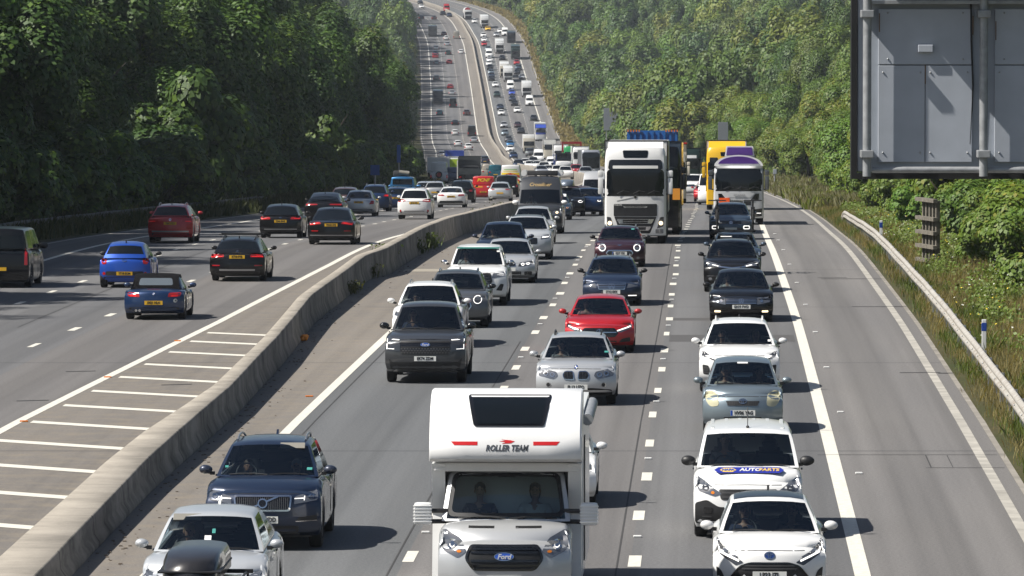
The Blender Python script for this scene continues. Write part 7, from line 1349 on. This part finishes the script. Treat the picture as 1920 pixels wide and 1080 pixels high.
FAR_ON = [("lorry", "white", 909, 53), ("tanker", "white", 878, 37), ("car", "white", 890, 44), ("van", "red", 838, 22), ("car", "black", 831, 29), ("car", "navy", 843, 32), ("car", "white", 791, 16), ("car", "black", 789, 8), ("car", "yellow", 915, 58), ("suv", "white", 907, 71), ("car", "white", 908, 79), ("car", "red", 908, 87), ("car", "silver", 931, 69), ("car", "white", 938, 62), ("van", "white", 947, 68), ("coach", "black", 959, 81), ("lorry", "white", 937, 101), ("car", "sage", 915, 96),
    ("van", "white", 917, 109), ("car", "white", 918, 117), ("car", "white", 917, 124), ("suv", "black", 919, 132), ("car", "sage", 921, 140), ("car", "navy", 922, 146), ("car", "black", 922, 152), ("car", "black", 942, 113), ("lorry", "dgreen", 967, 112), ("car", "cherry", 969, 122), ("suv", "slate", 972, 132), ("car", "black", 970, 140), ("car", "silver", 979, 149), ("lorry", "cream", 946, 146), ("lorry", "white", 953, 154), ("van", "white", 957, 170), ("lorry", "white", 988, 183), ("van", "white", 993, 199),
    ("car", "white", 929, 164), ("suv", "dgreen", 932, 183), ("car", "royal", 960, 179), ("car", "navy", 961, 190), ("car", "black", 965, 199), ("car", "navy", 938, 206), ("car", "white", 940, 217), ("car", "white", 970, 212), ("car", "black", 1001, 227), ("car", "silver", 945, 240), ("car", "sage", 947, 255), ("car", "black", 977, 251), ("car", "maroon", 971, 240), ("car", "dgrey", 954, 267), ("car", "lblue", 957, 276), ("car", "white", 957, 285), ("car", "dblue", 963, 298), ("lorry", "cream", 992, 288), ("minivan", "grey", 994, 294)]
FAR_AW = [("suv", "black", 789, 37), ("car", "brown", 813, 37), ("lorry", "dgrey", 809, 69), ("car", "maroon", 832, 67), ("car", "white", 836, 75), ("car", "silver", 838, 86), ("van", "beige", 855, 73), ("car", "silver", 817, 93), ("suv", "navy", 816, 104), ("car", "cherry", 816, 109), ("car", "sage", 818, 121), ("suv", "dgreen", 840, 103), ("car", "red", 842, 120), ("car", "white", 864, 101), ("suv", "dgrey", 818, 151), ("lorry", "navy", 820, 195), ("car", "cherry", 844, 167), ("car", "silver", 847, 178), ("van", "black", 849, 202), ("car", "teal", 824, 216), ("suv", "brown", 875, 217), ("car", "black", 853, 235), ("car", "white", 853, 254), ("van", "black", 884, 256), ("car", "white", 858, 275), ("car", "silver", 888, 268), ("suv", "white", 878, 283)]
CN = dict(pgrey="pale grey", dgrey="dark grey", navy="navy", dblue="dark blue", lblue="light blue", sage="silver-blue", slate="blue-grey", dgreen="dark green", royal="royal blue", cherry="dark red", cream="cream")
KN = dict(suv="SUV", minivan="small van", van="van", car="car", lorry="lorry", coach="coach", tanker="tanker")
FAR = []
for lst, away in ((FAR_ON, False), (FAR_AW, True)):
    for kind, col, px, py in lst:
        x, y = at_px(px, py); o = mesh_obj({"car": "distant_car", "suv": "distant_suv", "van": "distant_van", "minivan": "distant_van", "lorry": "distant_lorry", "coach": "distant_coach", "tanker": "distant_tanker"}[kind], far_mesh(kind, col, away))
        put(o, y, x, away); off = x-float(XR(y)); off = off if not away else float(OLL(y))+0-off
        if not away: lane = "kerb-side" if off > -3.7 else "middle" if off > -7.4 else "outside"
        else: lane = "kerb-side" if -off < 3.7 else "middle" if -off < 7.4 else "outside"
        if away:                      # length runs away from the camera
            me = o.data; L = max(v.co.y for v in me.vertices); o.location = o.location+Vector((0, L, 0))
        FAR.append((o, kind, CN.get(col, col), lane, away, y))
used = set()
for o, kind, col, lane, away, y in FAR:
    same = sorted([q for q in FAR if q[3] == lane and q[4] == away], key=lambda q: q[5]); i = [q[0] for q in same].index(o)
    nm = lambda q: q[2]+" "+KN[q[1]]
    a = nm(same[i-1]) if i > 0 else None; b = nm(same[i+1]) if i+1 < len(same) else None
    t = f"distant {col} {KN[kind]}, {lane} lane "+("going away" if away else "oncoming")
    t += f", between {a} below and {b} above" if a and b else (f", last below the hilltop, above {a}" if a else f", lowest on the hill, below {b}")
    if len(t.split()) > 16: t = t.replace(", between", " between").replace(" below and ", " and ").replace(" above", "")
    if t in used: t = t.replace("distant", "distant upper")
    used.add(t); tag(o, t, "car" if kind in ("car", "suv") else KN[kind] if kind != "minivan" else "van")
